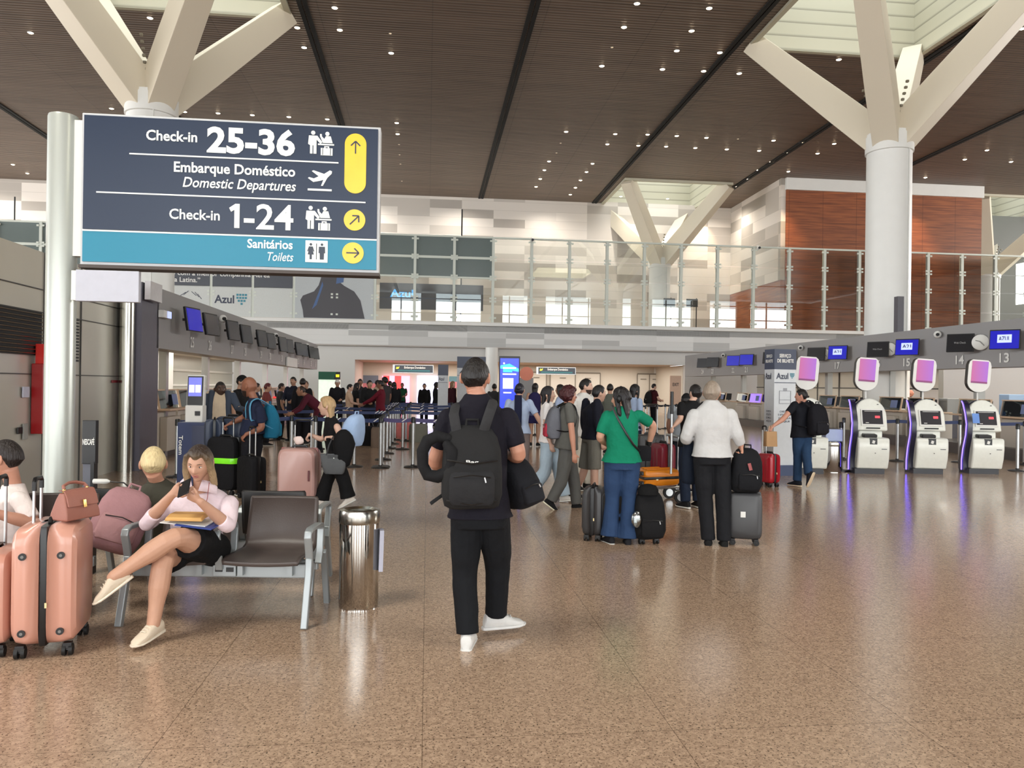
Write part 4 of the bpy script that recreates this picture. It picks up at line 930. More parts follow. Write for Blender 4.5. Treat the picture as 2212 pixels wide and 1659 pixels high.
mb.prism([(tx - .07, tz + .045), (tx - .034, tz + .045), (tx - .02, tz + .0), (tx - .028, tz - .002), (tx - .036, tz + .02), (tx - .024, tz - .03), (tx - .042, tz - .03), (tx - .042, tz - .075), (tx - .062, tz - .075), (tx - .062, tz - .03), (tx - .08, tz - .03), (tx - .068, tz + .02), (tx - .076, tz - .002), (tx - .084, tz)], -.019, -.015)
mb.prism([(tx + .022, tz + .045), (tx + .078, tz + .045), (tx + .08, tz - .015), (tx + .07, tz - .015), (tx + .068, tz - .075), (tx + .032, tz - .075), (tx + .03, tz - .015), (tx + .02, tz - .015)], -.019, -.015)
mb.build('toilet_figures', dk, sg, smooth=False)
rp = SW * .0375
mb = MB(); px_, zt, zb = SX(.917), SZv(.05) - rp, SZv(.467) + rp
mb.prism([(px_ + rp * math.cos(PI * k / 16), zt + rp * math.sin(PI * k / 16)) for k in range(17)] + [(px_ - rp * math.cos(PI * k / 16), zb - rp * math.sin(PI * k / 16)) for k in range(17)], -.014, -.008); mb.build('pill', yel, sg, smooth=False)
discs = [(SX(.917), SZv(.652)), (SX(.913), SZv(.882))]
for c in discs:
    mb = MB(); mb.tube([(c[0], -.008, c[1]), (c[0], -.014, c[1])], rp, 32); mb.build('disc', yel, sg, smooth=False)
def arrow(cx, cz, ang, k):
    mb = MB(); ca, sa = math.cos(ang), math.sin(ang); q = lambda x, z: V((cx + (x * ca - z * sa) * k, -.017, cz + (x * sa + z * ca) * k))
    def bar(a, b_, w_):
        a, b_ = V(a), V(b_); d = (b_ - a).normalized(); n = V((-d.y, d.x)) * w_
        mb.add([q(*(a + n)), q(*(b_ + n)), q(*(b_ - n)), q(*(a - n))], [(0, 1, 2, 3)])
    bar((-1, 0), (.82, 0), .1); bar((.9, .0), (.2, .7), .1); bar((.9, 0), (.2, -.7), .1)
    mb.build('arrow', dk, sg, smooth=False)
arrow(px_, SZv(.145), PI / 2, .062); arrow(discs[0][0], discs[0][1], PI / 4, .062); arrow(discs[1][0], discs[1][1], 0, .062)
plx = XZ(126, 7.08)
pl = thing('sign_pole', 'thick pale round pole carrying the big navy sign', 'pole', (plx, 7.1, 0), HA)
mb = MB(); mb.lathe([(.128, 0), (.128, 4.06), (.122, 4.08), (.11, 4.085)], n=40); mb.build('post', mat('pole_pale', (188, 193, 187), .3, .3, .04, 1.5), pl)
mb = MB(); mb.lathe([(.2, 0), (.2, .015), (.135, .02)], n=32); mb.build('base', greymetal, pl)
mb = MB(); mb.box((.155, 0, 3.41), (.1, .1, 1.25)); mb.build('bracket', white, pl, smooth=False)
sb_ = thing('blank_sign', 'small blank white board fixed to the pole under the big sign', 'sign', (XZ(160, 7.0), 7.0, 0), HA)
mb = MB(); mb.box((.285, 0, 2.505), (.55, .06, .285)); mb.build('board', mat('blank_white', (190, 192, 204), .45), sb_, smooth=False, bevel=.006)
mb = MB(); mb.box((.0, .03, 2.505), (.06, .1, .27)); mb.build('bracket', white, sb_, smooth=False)
# ================================================================ waiting-area seats
seatm = mat('seat_brown', (76, 66, 62), .42, 0, .05, 6, .05, 120); seatdark = mat('seat_black', (30, 28, 28), .45, 0, .08, 6)
beamm = mat('bench_grey', (158, 164, 166), .38, .4, .03, 5)
def seat_shell(mb, cx, w_=.52):
    prof = [(-.27, .405), (-.265, .425), (-.2, .44), (0, .432), (.13, .43), (.2, .45), (.225, .5), (.24, .56), (.285, .79), (.28, .8)]
    for i, (y, z) in enumerate(prof): pass
    rs = []
    for y, z in prof:
        back = z > .49
        k = 1.0 if not back else (1 - .04 * (z - .5) / .3)
        ww = w_ * k
        if z in (.405, .8): ww *= .96
        rs.append([V((cx + ww / 2 * x, y - (.02 * (1 - x * x) if False else 0) + (.03 * (abs(x) ** 2 - .5) * (-1 if back else 0)), z + (0 if back else .012 * x * x))) for x in (-1, -.9, -.6, -.2, .2, .6, .9, 1)])
    n = len(rs[0]); vs = [p for r in rs for p in r]; fs = []
    for a in range(len(rs) - 1):
        for b_ in range(n - 1): fs.append((a * n + b_, a * n + b_ + 1, (a + 1) * n + b_ + 1, (a + 1) * n + b_))
    mb.add(vs, fs)
def end_frame(r, x, leg=True):
    def bar(p, w_=.045, t_=.022):
        mb = MB(); rs = []
        for i, (y, z) in enumerate(p):
            d = V((0, p[min(i + 1, len(p) - 1)][0] - p[max(i - 1, 0)][0], p[min(i + 1, len(p) - 1)][1] - p[max(i - 1, 0)][1])).normalized(); nn = V((0, -d.z, d.y))
            c = V((x, y, z)); rs.append([c + V((a * w_ / 2, 0, 0)) + nn * b_ * t_ for a, b_ in ((-1, -1), (1, -1), (1, 1), (-1, 1))])
        mb.rings(rs); return mb
    if leg:
        bar([(-.3, 0), (-.2, .34), (-.19, .45)]).build('leg', beamm, r, bevel=.006)
        bar([(.34, 0), (.24, .34), (.2, .42)]).build('leg', beamm, r, bevel=.006)
    bar([(-.17, .36), (-.2, .5), (-.235, .6), (-.225, .63), (-.18, .645), (.05, .64), (.1, .63), (.12, .6), (.1, .45), (.05, .36)], .05, .014).build('armrest', beamm, r, bevel=.006)
def bench(name_lab, loc, rz, seats, ends, m=seatm, socket=None):
    r = thing('airport_bench', name_lab, 'bench', loc, rz)
    xs = [i * .62 for i in range(seats)]
    mb = MB(); mb.box(((xs[0] + xs[-1]) / 2, -.1, .345), (xs[-1] - xs[0] + .62, .05, .1)); mb.box(((xs[0] + xs[-1]) / 2, .1, .34), (xs[-1] - xs[0] + .6, .05, .07)); mb.build('beam', beamm, r, smooth=False, bevel=.008)
    for x in xs:
        mb = MB(); seat_shell(mb, x); mb.build('seat', m, r, solid=.022, ang=60)
        for dx in (-.17, .17):
            mb = MB(); mb.box((x + dx, -.02, .37), (.035, .3, .1)); mb.build('seat_bracket', beamm, r, smooth=False)
    for x, lg in ends: end_frame(r, x, lg)
    if socket is not None:
        mb = MB(); mb.box((socket, -.14, .36), (.16, .05, .1)); mb.build('power_box', beamm, r, smooth=False, bevel=.006)
        mb = MB(); mb.box((socket - .035, -.168, .36), (.05, .006, .03)); mb.box((socket + .04, -.168, .36), (.05, .006, .03)); mb.build('socket', black, r, smooth=False)
    return r
BX, BY = XZ(405, 5.45), 5.45
bench('front grey airport bench with the woman and an empty brown seat', (BX, BY, 0), 0, 2, ((-.31, True), (.31, False), (.93, True)), socket=.34)
bench('bench at the left holding the pink backpack and the man in white', (BX - 1.04, BY - .12, 0), R(6), 2, ((-.31, True), (.31, False)), socket=None).location = (BX - .98 - .62, BY - .08, 0)
bench('rear bench back to back with the front one, dark seats turned away', (BX + .45, BY + .84, 0), PI, 3, ((-.31, True), (.31, False), (.93, False), (1.55, True)), m=seatdark)
# charging column with cables
cs = thing('charging_post', 'slim black and grey charging post with white plugs behind the benches', 'charging post', (XZ(197, 6.55), 6.55, 0), 0)
mb = MB(); mb.box((0, 0, 1.12), (.115, .05, .37)); mb.build('sign_board', black, cs, smooth=False, bevel=.004)
letter(cs, 'NESCAFÉ', white, -.05, .05, 1.1, .045, -.03, .03)
mb = MB(); mb.box((-.02, .02, .47), (.07, .06, .94)); mb.build('post', mat('post_slate', (92, 94, 104), .4), cs, smooth=False)
mb = MB(); mb.box((.035, 0, .48), (.03, .06, .95)); mb.build('rail', black, cs, smooth=False)
for z, dx in ((.79, .1), (.69, .09)):
    mb = MB(); mb.tube([(.05, -.03, z), (dx + .06, -.03, z), (dx + .09, -.03, z)], [.022, .022, .008], 10); mb.build('plug', white, cs)
mb = MB(); mb.tube([(.15, -.03, .69), (.18, -.05, .68), (.1, -.12, .62), (.02, -.2, .52), (-.02, -.25, .48)], .006, 6); mb.build('cable', white, cs)
mb = MB(); mb.tube([(.17, -.03, .79), (.3, -.02, .78), (.4, -.02, .7), (.42, -.02, .5)], .006, 6); mb.build('cable', black, cs)
# ================================================================ luggage
def wheels(r, pts, rad=.03, m=rubber, hub=None):
    for x, y in pts:
        mb = MB()
        for dx in (-.018, .018): mb.tube([(x + dx - .01, y, rad), (x + dx + .01, y, rad)], rad, 16)
        w_ = mb.build('wheel', m, r)
        mb = MB(); mb.box((x, y, rad * 1.75), (.05, .045, rad * 1.1)); mb.cyl((x - .03, y, rad), (x + .03, y, rad), rad * .35, n=8); mb.build('caster', hub or black, w_, smooth=False, bevel=.006)
def suitcase(lab, loc, rz, w_, d_, h_, m, zipm=black, handle=None, ribs=4, studs=False, group=None, wr=.03, hand=.0, side_ribs=True, tilt=None):
    """upright shell case: w across the narrow side (x), d along the broad side (y)"""
    r = thing('suitcase', lab, 'suitcase', loc, rz, group)
    if tilt: r.rotation_euler = tilt
    z0 = wr * 2.1; hh = h_ - z0
    half = w_ / 2 - .022
    for sx in (-1, 1):
        mb = MB(); rs = []
        n = 24
        for k, (o, g) in enumerate(((.02, .0), (.03, .0), (.5, 0), (.85, .012), (1, .04))):
            x = sx * (.018 + half * o)
            hd, hz, rr = d_ / 2 - g, hh / 2 - g, .07
            ring = []
            for i in range(n):
                a = 2 * PI * i / n; ca, sa = math.cos(a), math.sin(a)
                e = 7; ring.append(V((x, math.copysign(abs(ca) ** (2 / e), ca) * hd, z0 + hh / 2 + math.copysign(abs(sa) ** (2 / e), sa) * hz)))
            rs.append(ring if sx < 0 else ring[::-1])
        mb.rings(rs); mb.build('shell', m, r, bevel=.012, seg=3, ang=50)
        mb = MB()
        for i in range(ribs):
            y = (i - (ribs - 1) / 2) * d_ / (ribs + .6)
            mb.tube([(sx * (w_ / 2 - .006), y, z0 + .08), (sx * (w_ / 2 - .006), y, z0 + hh - .08)], .011, 6, round_=True)
        if ribs: mb.build('ribs', m, r)
    mb = MB(); mb.sup((0, 0, 0), (.05, d_ - .012), [(z0 + .004, .9, .96, 0), (z0 + .03, 1, 1, 0), (z0 + hh - .03, 1, 1, 0), (z0 + hh - .002, .9, .96, 0)], e=6); mb.build('zip_band', zipm, r)
    mb = MB(); mb.box((.02, -d_ / 2 - .002, z0 + hh * .35), (.012, .01, .03)); mb.build('zip_pull', mat('zip_gold', (214, 196, 150), .3, .7), r, smooth=False)
    if studs:
        for x in (-.105, .095):
            for z in (z0 + .09, z0 + hh - .17):
                mb = MB(); mb.tube([(x, -d_ / 2 + .01, z), (x, -d_ / 2 - .006, z)], .021, 18); s_ = mb.build('stud', black, r)
                mb = MB(); mb.tube([(x, -d_ / 2 - .006, z), (x, -d_ / 2 - .009, z)], .009, 10); mb.build('stud_mark', mat('stud_grey', (120, 120, 118), .4), s_)
    # carry handle on top
    mb = MB(); mb.tube([(0, -.1, z0 + hh - .005), (0, -.085, z0 + hh + .02), (0, .085, z0 + hh + .02), (0, .1, z0 + hh - .005)], .013, 8, flat=1.3); mb.build('carry_handle', black, r)
    if handle:
        hx, hy, top = handle[:3]; gap = handle[3] if len(handle) > 3 else .09
        mb = MB()
        for y in (-gap, gap): mb.cyl((hx, hy + y, z0 + hh - .06), (hx, hy + y, top), .009, n=10)
        t_ = mb.build('telescopic_handle', alu, r)
        mb = MB(); mb.tube([(hx, hy - gap, top - .05), (hx, hy - gap, top), (hx, hy - gap + .02, top + .018), (hx, hy + gap - .02, top + .018), (hx, hy + gap, top), (hx, hy + gap, top - .05)], .014, 8); mb.build('grip', black, t_)
    wheels(r, [(sx * (w_ / 2 - .05), sy * (d_ / 2 - .06)) for sx in (-1, 1) for sy in (-1, 1)], wr, rubber)
    return r
rose = mat('rose_shell', (206, 152, 134), .3, 0, .04, 2, 0, coat=.25)
YR = R(17)
big = suitcase('large rose pink hard suitcase with black zip, handbag on top', (-2.815, 4.76, 0), YR, .35, .5, .78, rose, handle=(-.1, .02, 1.02, .075), ribs=0, studs=True, wr=.034)
sml = suitcase('smaller rose pink hard suitcase cut by the left edge, beside the large one', (-3.155, 4.68, 0), YR, .3, .42, .62, rose, handle=(.02, .12, 1.02, .075), ribs=0, wr=.032)
mb = MB(); mb.box((.04, -.214, .5), (.07, .012, .1)); mb.build('lock', black, sml, smooth=False, bevel=.008)
leath = mat('dusty_rose_leather', (158, 104, 90), .5, 0, .06, 20, .1, 150); gold = mat('gold_metal', (214, 180, 110), .25, .9)
hb = thing('handbag', 'dusty rose leather satchel handbag standing on the large suitcase', 'handbag', (-2.70, 4.78, .79), R(72)); hb.scale = (.84, .84, .84)
mb = MB(); mb.rings([[V((x * k, y, z)) for x, k in ((-.155, 1 - .25 * q), (.155, 1 - .25 * q)) for y in ()] + [V((-.15 + .03 * q, -.085 * (1 - .75 * q), z)), V((.15 - .03 * q, -.085 * (1 - .75 * q), z)), V((.15 - .03 * q, .085 * (1 - .75 * q), z)), V((-.15 + .03 * q, .085 * (1 - .75 * q), z))] for q, z in ((0, .0), (.1, .05), (.6, .15), (.95, .2))]); mb.build('body', leath, hb, bevel=.012, seg=3)
mb = MB(); mb.rings([[V((-.13, y - .008, z)), V((.13, y - .008, z)), V((.13, y + .006, z + .004)), V((-.13, y + .006, z + .004))] for y, z in ((.02, .212), (-.03, .213), (-.055, .17), (-.075, .1))]); mb.build('flap', leath, hb, bevel=.004)
mb = MB(); mb.box((.0, -.088, .115), (.025, .014, .06), (-.2, 0, 0)); mb.tube([(-.1, 0, .2), (-.1, 0, .225)], .012, 8); mb.tube([(.1, 0, .2), (.1, 0, .225)], .012, 8); mb.build('clasp', gold, hb, bevel=.003)
mb = MB(); mb.tube([(-.1, 0, .22), (-.09, .02, .245), (-.03, .035, .262), (.03, .035, .262), (.09, .02, .245), (.1, 0, .22)], .011, 8, flat=1.2); mb.build('handle', leath, hb)
# soft bags -----------------------------------------------------------
def backpack(name, lab, loc, rz, w_, d_, h_, m, m2=None, pocket=True, tilt=None, straps=False, logo=None, strapm=None, droop=0.0, handle=True):
    r = thing(name, lab, 'backpack', loc, rz)
    if tilt: r.rotation_euler = tilt
    m2 = m2 or m
    lv = [(0, .74, .6, 0), (.03 * h_, .9, .8, 0), (.18 * h_, 1, 1, -.012), (.45 * h_, 1.0, .98, -.01), (.7 * h_, .95, .8, 0), (.86 * h_, .84, .62, .01), (.95 * h_, .66, .45, .02), (h_, .4, .25, .03)]
    mb = MB(); mb.sup((0, 0, 0), (w_, d_), lv, e=3.2, n=24); mb.build('body', m, r, disp=.012 * min(1, h_ * 2), dscale=.09)
    if pocket:
        mb = MB(); mb.sup((0, -d_ * .46, .06 * h_), (w_ * .74, d_ * .34), [(0, .85, .6, 0), (.05 * h_, 1, 1, 0), (.32 * h_, 1, .9, 0), (.42 * h_, .9, .5, .01), (.45 * h_, .7, .2, .02)], e=3.5, n=20); p_ = mb.build('front_pocket', m2, r, disp=.008, dscale=.08)
        mb = MB(); mb.tube([(-w_ * .3, -d_ * .6, .4 * h_), (0, -d_ * .64, .43 * h_), (w_ * .3, -d_ * .6, .4 * h_)], .004, 6); mb.build('zip', black, p_)
        mb = MB(); mb.tube([(w_ * .2, -d_ * .63, .4 * h_), (w_ * .22, -d_ * .64, .34 * h_)], .005, 6); mb.build('zip_pull', mat('zip_silver', (190, 190, 190), .3, .6), p_)
    if handle:
        mb = MB(); mb.tube([(-.04, .01, h_ - .02), (-.035, .01, h_ + .035), (.035, .01, h_ + .035), (.04, .01, h_ - .02)], .009, 6); mb.build('handle', strapm or m, r)
    if straps:
        for sx in (-1, 1):
            mb = MB(); mb.tube([(sx * w_ * .2, d_ * .25, h_ * .9), (sx * w_ * .32, d_ * .55, h_ * .8), (sx * w_ * .38, d_ * .6, h_ * .45), (sx * w_ * .4, d_ * .35, h_ * .1)], .022, 8, flat=.4, up=(1, 0, 0)); mb.build('strap', strapm or m, r)
    if logo:
        letter(r, logo[0], logo[1], -w_ * .1, w_ * .1, h_ * .56, .02, -d_ * .53, .02)
    return r
pinkb = fab((168, 126, 130))
bp = backpack('backpack', 'dusty pink backpack slumped on the bench seat beside the seated woman', (-2.83, 5.42, .46), R(20), .36, .24, .46, pinkb, fab((176, 134, 136)), tilt=(R(-24), R(22), R(25)), straps=True)
# self check-in kiosk on the left, with navy pedestal
sk = thing('check_in_kiosk', 'small white check-in kiosk with lilac screen on a navy pedestal', 'kiosk', (XZ(424, 12.3), 12.3, 0), R(4))
mb = MB(); mb.box((.02, .05, .5), (.5, .4, 1.0)); mb.build('pedestal', mat('pedestal_navy', (28, 44, 88), .4), sk, smooth=False, bevel=.01)
mb = MB(); mb.box((.1, -.16, .7), (.2, .012, .5)); mb.build('panel', mat('pedestal_panel', (24, 36, 74), .3), sk, smooth=False)
letter(sk, 'Totem', white, -.17, .13, 0, .06, 0, .02, fr=lambda p: V((-.2 + p.z, -.166, .62 - p.x)))
mb = MB(); mb.box((0, 0, 1.13), (.27, .2, .27)); mb.build('printer', white, sk, smooth=False, bevel=.012)
mb = MB(); mb.box((.06, -.105, 1.14), (.08, .012, .07)); mb.build('reader', black, sk, smooth=False)
mb = MB(); mb.box((.0, .02, 1.5), (.27, .1, .5), (-.06, 0, 0)); mb.build('head', white, sk, smooth=False, bevel=.012)
mb = MB(); mb.box((0, -.04, 1.5), (.235, .02, .46), (-.06, 0, 0)); mb.build('bezel', black, sk, smooth=False)
mb = MB(); mb.box((0, -.052, 1.56), (.2, .01, .3), (-.06, 0, 0)); mb.build('screen', glow((88, 92, 168), .8), sk, smooth=False)
mb = MB()
for x in (-.048, .048): mb.box((x, -.06, 1.53), (.08, .006, .12), (-.06, 0, 0))
mb.build('ticket_icon', glow((205, 200, 245), .9), sk, smooth=False)
# bald man's luggage and its cart
slate = mat('slate_shell', (52, 62, 82), .45, 0, .05, 4); blackc = fab((22, 22, 25), 'c'); charc = mat('charcoal_shell', (58, 58, 60), .4, 0, .05, 4)
suitcase('slate blue hard suitcase lying high beside the white kiosk', (XZ(465, 11.6), 11.6, .62), R(20), .28, .42, .46, slate, ribs=3, wr=.02)
suitcase('dark slate suitcase the bald man leans on', (XZ(505, 11.75), 11.75, .62), R(70), .28, .5, .5, slate, ribs=3, wr=.02)
gs = suitcase('tall black suitcase with a lime green strap behind the seated woman', (XZ(490, 11.3), 11.3, 0), R(75), .3, .48, .84, blackc, handle=(.05, 0, 1.1, .09), ribs=0)
mb = MB(); mb.sup((0, 0, 0), (.32, .5), [(.46, 1, 1, 0), (.465, 1.01, 1.01, 0), (.535, 1.01, 1.01, 0), (.54, 1, 1, 0)], e=6); mb.build('strap', glow((120, 220, 40), .12), gs)  # faint glow put into the strap's colour, though it is no lamp
suitcase('black soft suitcase with raised silver handle beside the empty seat back', (XZ(546, 10.9), 10.9, 0), R(50), .26, .42, .6, blackc, handle=(0, -.02, 1.0, .075), ribs=0)
rg = mat('rose_gold_shell', (186, 146, 138), .3, 0, .03, 3, coat=.2)
bs = suitcase('tall rose gold suitcase pulled by the blonde woman', (XZ(650, 10.35), 10.35, 0), R(88), .36, .52, .78, rg, zipm=mat('rose_dark', (150, 84, 80), .4), ribs=0, handle=(0, -.04, 1.13, .11), wr=.03)
mb = MB(); mb.box((-.19, -.18, .42), (.012, .02, .14)); mb.build('lock', mat('lock_plum', (96, 40, 44), .4), bs, smooth=False)
tg = thing('luggage_tag', 'white ruffled tag hanging on the handle of the rose gold suitcase', 'tag', (XZ(648, 10.3), 10.3, .88), 0)
mb = MB(); mb.ell((0, -.02, 0), (.07, .03, .055), 10, 8); mb.build('tag', fab((226, 206, 200)), tg, disp=.03, dscale=.05)
# suitcases and cart around the green shirt woman and the man in white
suitcase('charcoal cabin suitcase left of the woman in green', (XZ(1286, 8.35), 8.35, 0), R(-12), .22, .36, .57, charc, ribs=4, wr=.03)
s2 = suitcase('dark grey suitcase standing between the legs of the woman in green', (XZ(1340, 8.75), 8.75, 0), R(60), .22, .34, .56, charc, ribs=3)
bt = backpack('trolley_backpack', 'black wheeled backpack with a cap on top, right of the woman in green', (XZ(1406, 8.12), 8.12, .06), R(10), .33, .22, .5, fab((20, 20, 22)), logo=None)
wheels(bt, [(-.08, 0), (.08, 0)], .028); [setattr(c, 'location', (0, 0, -.06)) for c in bt.children if c.name.startswith('wheel')]
mb = MB(); mb.cyl((-.13, .08, .3), (-.16, .08, .93), .012, n=8); mb.build('telescopic_handle', alu, bt)
mb = MB(); mb.sup((-.02, -.03, .47), (.22, .2), [(0, 1, 1, 0), (.05, .98, .96, 0), (.09, .75, .7, 0), (.105, .3, .3, 0)], e=2.2, n=20); cp_ = tag(mb.build('cap', fab((14, 14, 15)), loc=(XZ(1406, 8.12), 8.12, .06)), 'black cap resting on the wheeled backpack', 'cap')
mb = MB(); mb.ell((-.17, -.1, .22), (.06, .04, .09), 10, 8); mb.build('plastic_bag', glass_mat('bag_plastic', (.85, .88, .9), .25, .15), bt)
gsu = suitcase('grey cabin suitcase with white label under a black backpack', (XZ(1611, 8.2), 8.2, 0), R(78), .24, .36, .56, charc, ribs=0, wr=.03)
mb = MB(); mb.box((-.125, .02, .33), (.006, .05, .06)); mb.build('label', white, gsu, smooth=False)
bw = backpack('backpack', 'black backpack held by the man in the white shirt on the grey suitcase', (XZ(1611, 8.12), 8.12, .565), R(6), .32, .22, .46, fab((19, 20, 24)), tilt=(0, R(4), R(6)))
mb = MB(); mb.tube([(-.02, -.11, .31), (.0, -.125, .24)], .018, 8, flat=.3); mb.build('charm', mat('charm_red', (150, 70, 70), .5), bw)
rs_ = mat('red_shell', (168, 22, 40), .3, 0, .05, 4, coat=.2)
suitcase('bright red cabin suitcase beside the Azul totem', (XZ(1663, 13.1), 13.1, 0), R(20), .24, .36, .56, rs_, ribs=3, handle=(-.02, .1, 1.0, .05), wr=.03)
# trolley with orange, burgundy and black cases
tr = thing('luggage_cart', 'silver luggage cart carrying an orange case behind the woman in green', 'cart', (XZ(1412, 11.2), 11.2, 0), R(8))
mb = MB()
for y in (-.25, .25): mb.tube([(-.42, y, .2), (.35, y, .24), (.52, y * .6, .26)], .018, 8)
for x in (-.3, 0, .3): mb.tube([(x, -.25, .21), (x, .25, .21)], .015, 8)
mb.build('deck', alu, tr)
mb = MB()
for y in (-.24, .24): mb.tube([(.28, y, .2), (.3, y, .5), (.3, y, .95)], .016, 8)
mb.tube([(.3, -.24, .95), (.3, .24, .95)], .02, 8); mb.build('handle_frame', alu, tr)
for x, y in ((.34, -.24), (.34, .24), (-.34, 0)):
    mb = MB(); mb.tube([(x, y - .02, .09), (x, y + .02, .09)], .09, 20); w_ = mb.build('wheel', rubber, tr)
    mb = MB(); mb.tube([(x, y - .024, .09), (x, y + .024, .09)], .055, 16); mb.build('hub', alu, w_)
orange = mat('orange_shell', (232, 138, 24), .35, 0, .05, 4, coat=.2); burg = mat('burgundy_shell', (118, 22, 42), .35, 0, .05, 4, coat=.2)
oc = suitcase('orange hard suitcase lying flat on the luggage cart', (0, 0, 0), 0, .24, .44, .6, orange, ribs=3, tilt=None)
oc.rotation_euler = (R(0), R(88), R(8)); oc.location = (XZ(1375, 11.05), 11.05, .36)
suitcase('burgundy suitcase standing at the end of the luggage cart', (XZ(1434, 11.4), 11.4, .25), R(15), .26, .4, .58, burg, ribs=3, wr=.02)
suitcase('black suitcase standing behind the orange one on the cart', (XZ(1408, 11.85), 11.85, .25), R(80), .26, .42, .68, charc, ribs=2, wr=.02, handle=(0, 0, 1.12, .09))
# ================================================================ people
def ss(a, b, x):
    t = max(0, min(1, (x - a) / (b - a))); return t * t * (3 - 2 * t)
def gz(x, s): return math.exp(-(x / s) ** 2)
def head_pt(th, ph, off=0.0, fem=0.0):
    """point on the head, th = angle from the face direction, ph = angle from the crown; +y is the face"""
    sx, sy, sz = math.sin(ph) * math.sin(th), math.sin(ph) * math.cos(th), math.cos(ph)
    x, y, z = (.076 + off) * sx, (.096 + off) * sy, (.120 + off) * sz
    k = max(0, -z / .120)
    x *= 1 - (.42 + .03 * fem) * k ** 1.7
    y *= (1 - .5 * k) if y < 0 else (1 - .10 * k)
    y += .030 * k * k
    if z > 0 and y < 0: y *= 1.05
    if sy > .05:
        f = ss(.05, .5, sy)
        tip = ss(.035, -.022, z) * ss(-.040, -.026, z)
        y += f * (.026 * gz(x, .013 + .004 * tip) * tip - .010 * (gz(x - .031, .017) + gz(x + .031, .017)) * gz(z - .012, .013)
                  + .004 * gz(z - .032, .011) * gz(x, .05) + .006 * gz(z + .056, .011) * gz(x, .024) - .003 * gz(z + .056, .003) * gz(x, .022)
                  + .009 * gz(z + .1, .016) * gz(x, .024) - .004 * gz(z + .078, .008) * gz(x, .03) + .004 * (gz(x - .045, .02) + gz(x + .045, .02)) * gz(z + .02, .02))
    return V((x, y, z))
def th_list(n): # finer towards the face
    return [(-PI + 2 * PI * k / n) - .38 * math.sin(-PI + 2 * PI * k / n) * 1 for k in range(n)]
def head_rings(off_fn, n=40, m=30, fem=0):
    rs = []
    for j in range(m + 1):
        ph = PI * (j + .03) / (m + .06); rs.append([(lambda th: head_pt(th, ph, off_fn(th, ph), fem))(th) for th in th_list(n)])
    return rs[::-1]
def hairline(style):
    def f(th, ph):
        a = abs(th); p = head_pt(th, ph); z = p.z
        lo = {'front': .064, 'side': .002, 'back': -.055}
        if style in ('curly',): lo = {'front': .06, 'side': -.05, 'back': -.1}
        if style in ('long', 'bob', 'tail', 'bun'): lo = {'front': .074, 'side': -.02, 'back': -.08}
        if style == 'old': lo = {'front': .085, 'side': -.02, 'back': -.085}
        if style == 'recede': lo = {'front': .2, 'side': .0, 'back': -.06}
        if style == 'cap': lo = {'front': .045, 'side': .035, 'back': .0}
        if a < .75: h = lo['front'] - .012 * ss(.75, 0, a) * (1 if style in ('long', 'bob') else 0)
        elif a < 1.45: h = lo['front'] + (lo['side'] - lo['front']) * ss(.75, 1.45, a)
        else: h = lo['side'] + (lo['back'] - lo['side']) * ss(1.7, 2.5, a)
        return ss(h - .004, h + .016, z)
    return f
HT_ = {'short': .012, 'buzz': .005, 'curly': .042, 'long': .018, 'bob': .018, 'old': .016, 'cap': .016, 'tail': .013, 'bun': .013, 'fade': .012, 'recede': .006, 'afro': .03}
class Person:
    pass
def hand_mesh(mb, wr, d, n, side, k=1.0, curl=.5, thumb=.5, seg=8, fat=1.0):
    d = d.normalized(); n = (n - d * n.dot(d)).normalized(); t = d.cross(n) if side > 0 else n.cross(d)
    P_ = lambda a, b, c: wr + (d * a + t * b + n * c) * k
    rs = []
    for a, hw, ht in ((-.02, .026, .02), (.015, .031, .02), (.05, .041, .017), (.085, .043, .014), (.097, .04, .010)):
        rs.append([P_(a, math.copysign(abs(math.cos(q)) ** .7, math.cos(q)) * hw, math.sin(q) * ht) for q in [2 * PI * i / 12 for i in range(12)]])
    mb.rings(rs)
    for b, a0, L in ((.032, .088, .070), (.011, .093, .079), (-.011, .090, .073), (-.031, .082, .058)):
        p = P_(a0 - .01, b, 0); pts = [p]; ang = curl * .25
        for s_, f in enumerate((.45, .31, .26)):
            ang += curl * (.75 if s_ == 0 else .9)
            p = p + (d * math.cos(ang) + n * math.sin(ang) + t * (b * 1.2 * (1 - min(1, curl)))) * L * f * k; pts.append(p)
        mb.tube(pts, [.0098 * k * fat, .0094 * k * fat, .0088 * k * fat, .0078 * k * fat], seg, round_=True)
    p = P_(.018, .022, .004); q = p + (t * .75 + d * .6 + n * .25 * thumb).normalized() * .046 * k; r_ = q + (t * .35 + d * .85 + n * .5 * thumb).normalized() * .034 * k
    mb.tube([p, q, r_], [.015 * k, .0115 * k, .009 * k], seg, round_=True)
DEF = {'pe': (0, 0, .95), 'wa': (0, .01, 1.08), 'ch': (0, .0, 1.29), 'nk': (0, -.02, 1.488), 'hd': (0, .02, 1.632),
       'shR': (.178, -.01, 1.44), 'elR': (.235, -.03, 1.14), 'wrR': (.235, .05, .89), 'hiR': (.09, 0, .92), 'knR': (.098, .025, .50), 'anR': (.10, -.02, .085)}
for k_ in list(DEF):
    if k_.endswith('R'): DEF[k_[:-1] + 'L'] = (-DEF[k_][0],) + DEF[k_][1:]
def walk(s, lead='R'):
    o = 'L' if lead == 'R' else 'R'; sg_ = 1 if lead == 'R' else -1
    return {'an' + lead: (.08 * sg_, s, .09), 'kn' + lead: (.09 * sg_, s * .62, .50), 'an' + o: (-.08 * sg_, -s - .03, .15), 'kn' + o: (-.09 * sg_, -s * .12, .47),
            'ft' + o: (-.05 * sg_, 1, -.55), 'ft' + lead: (.05 * sg_, 1, .12)}
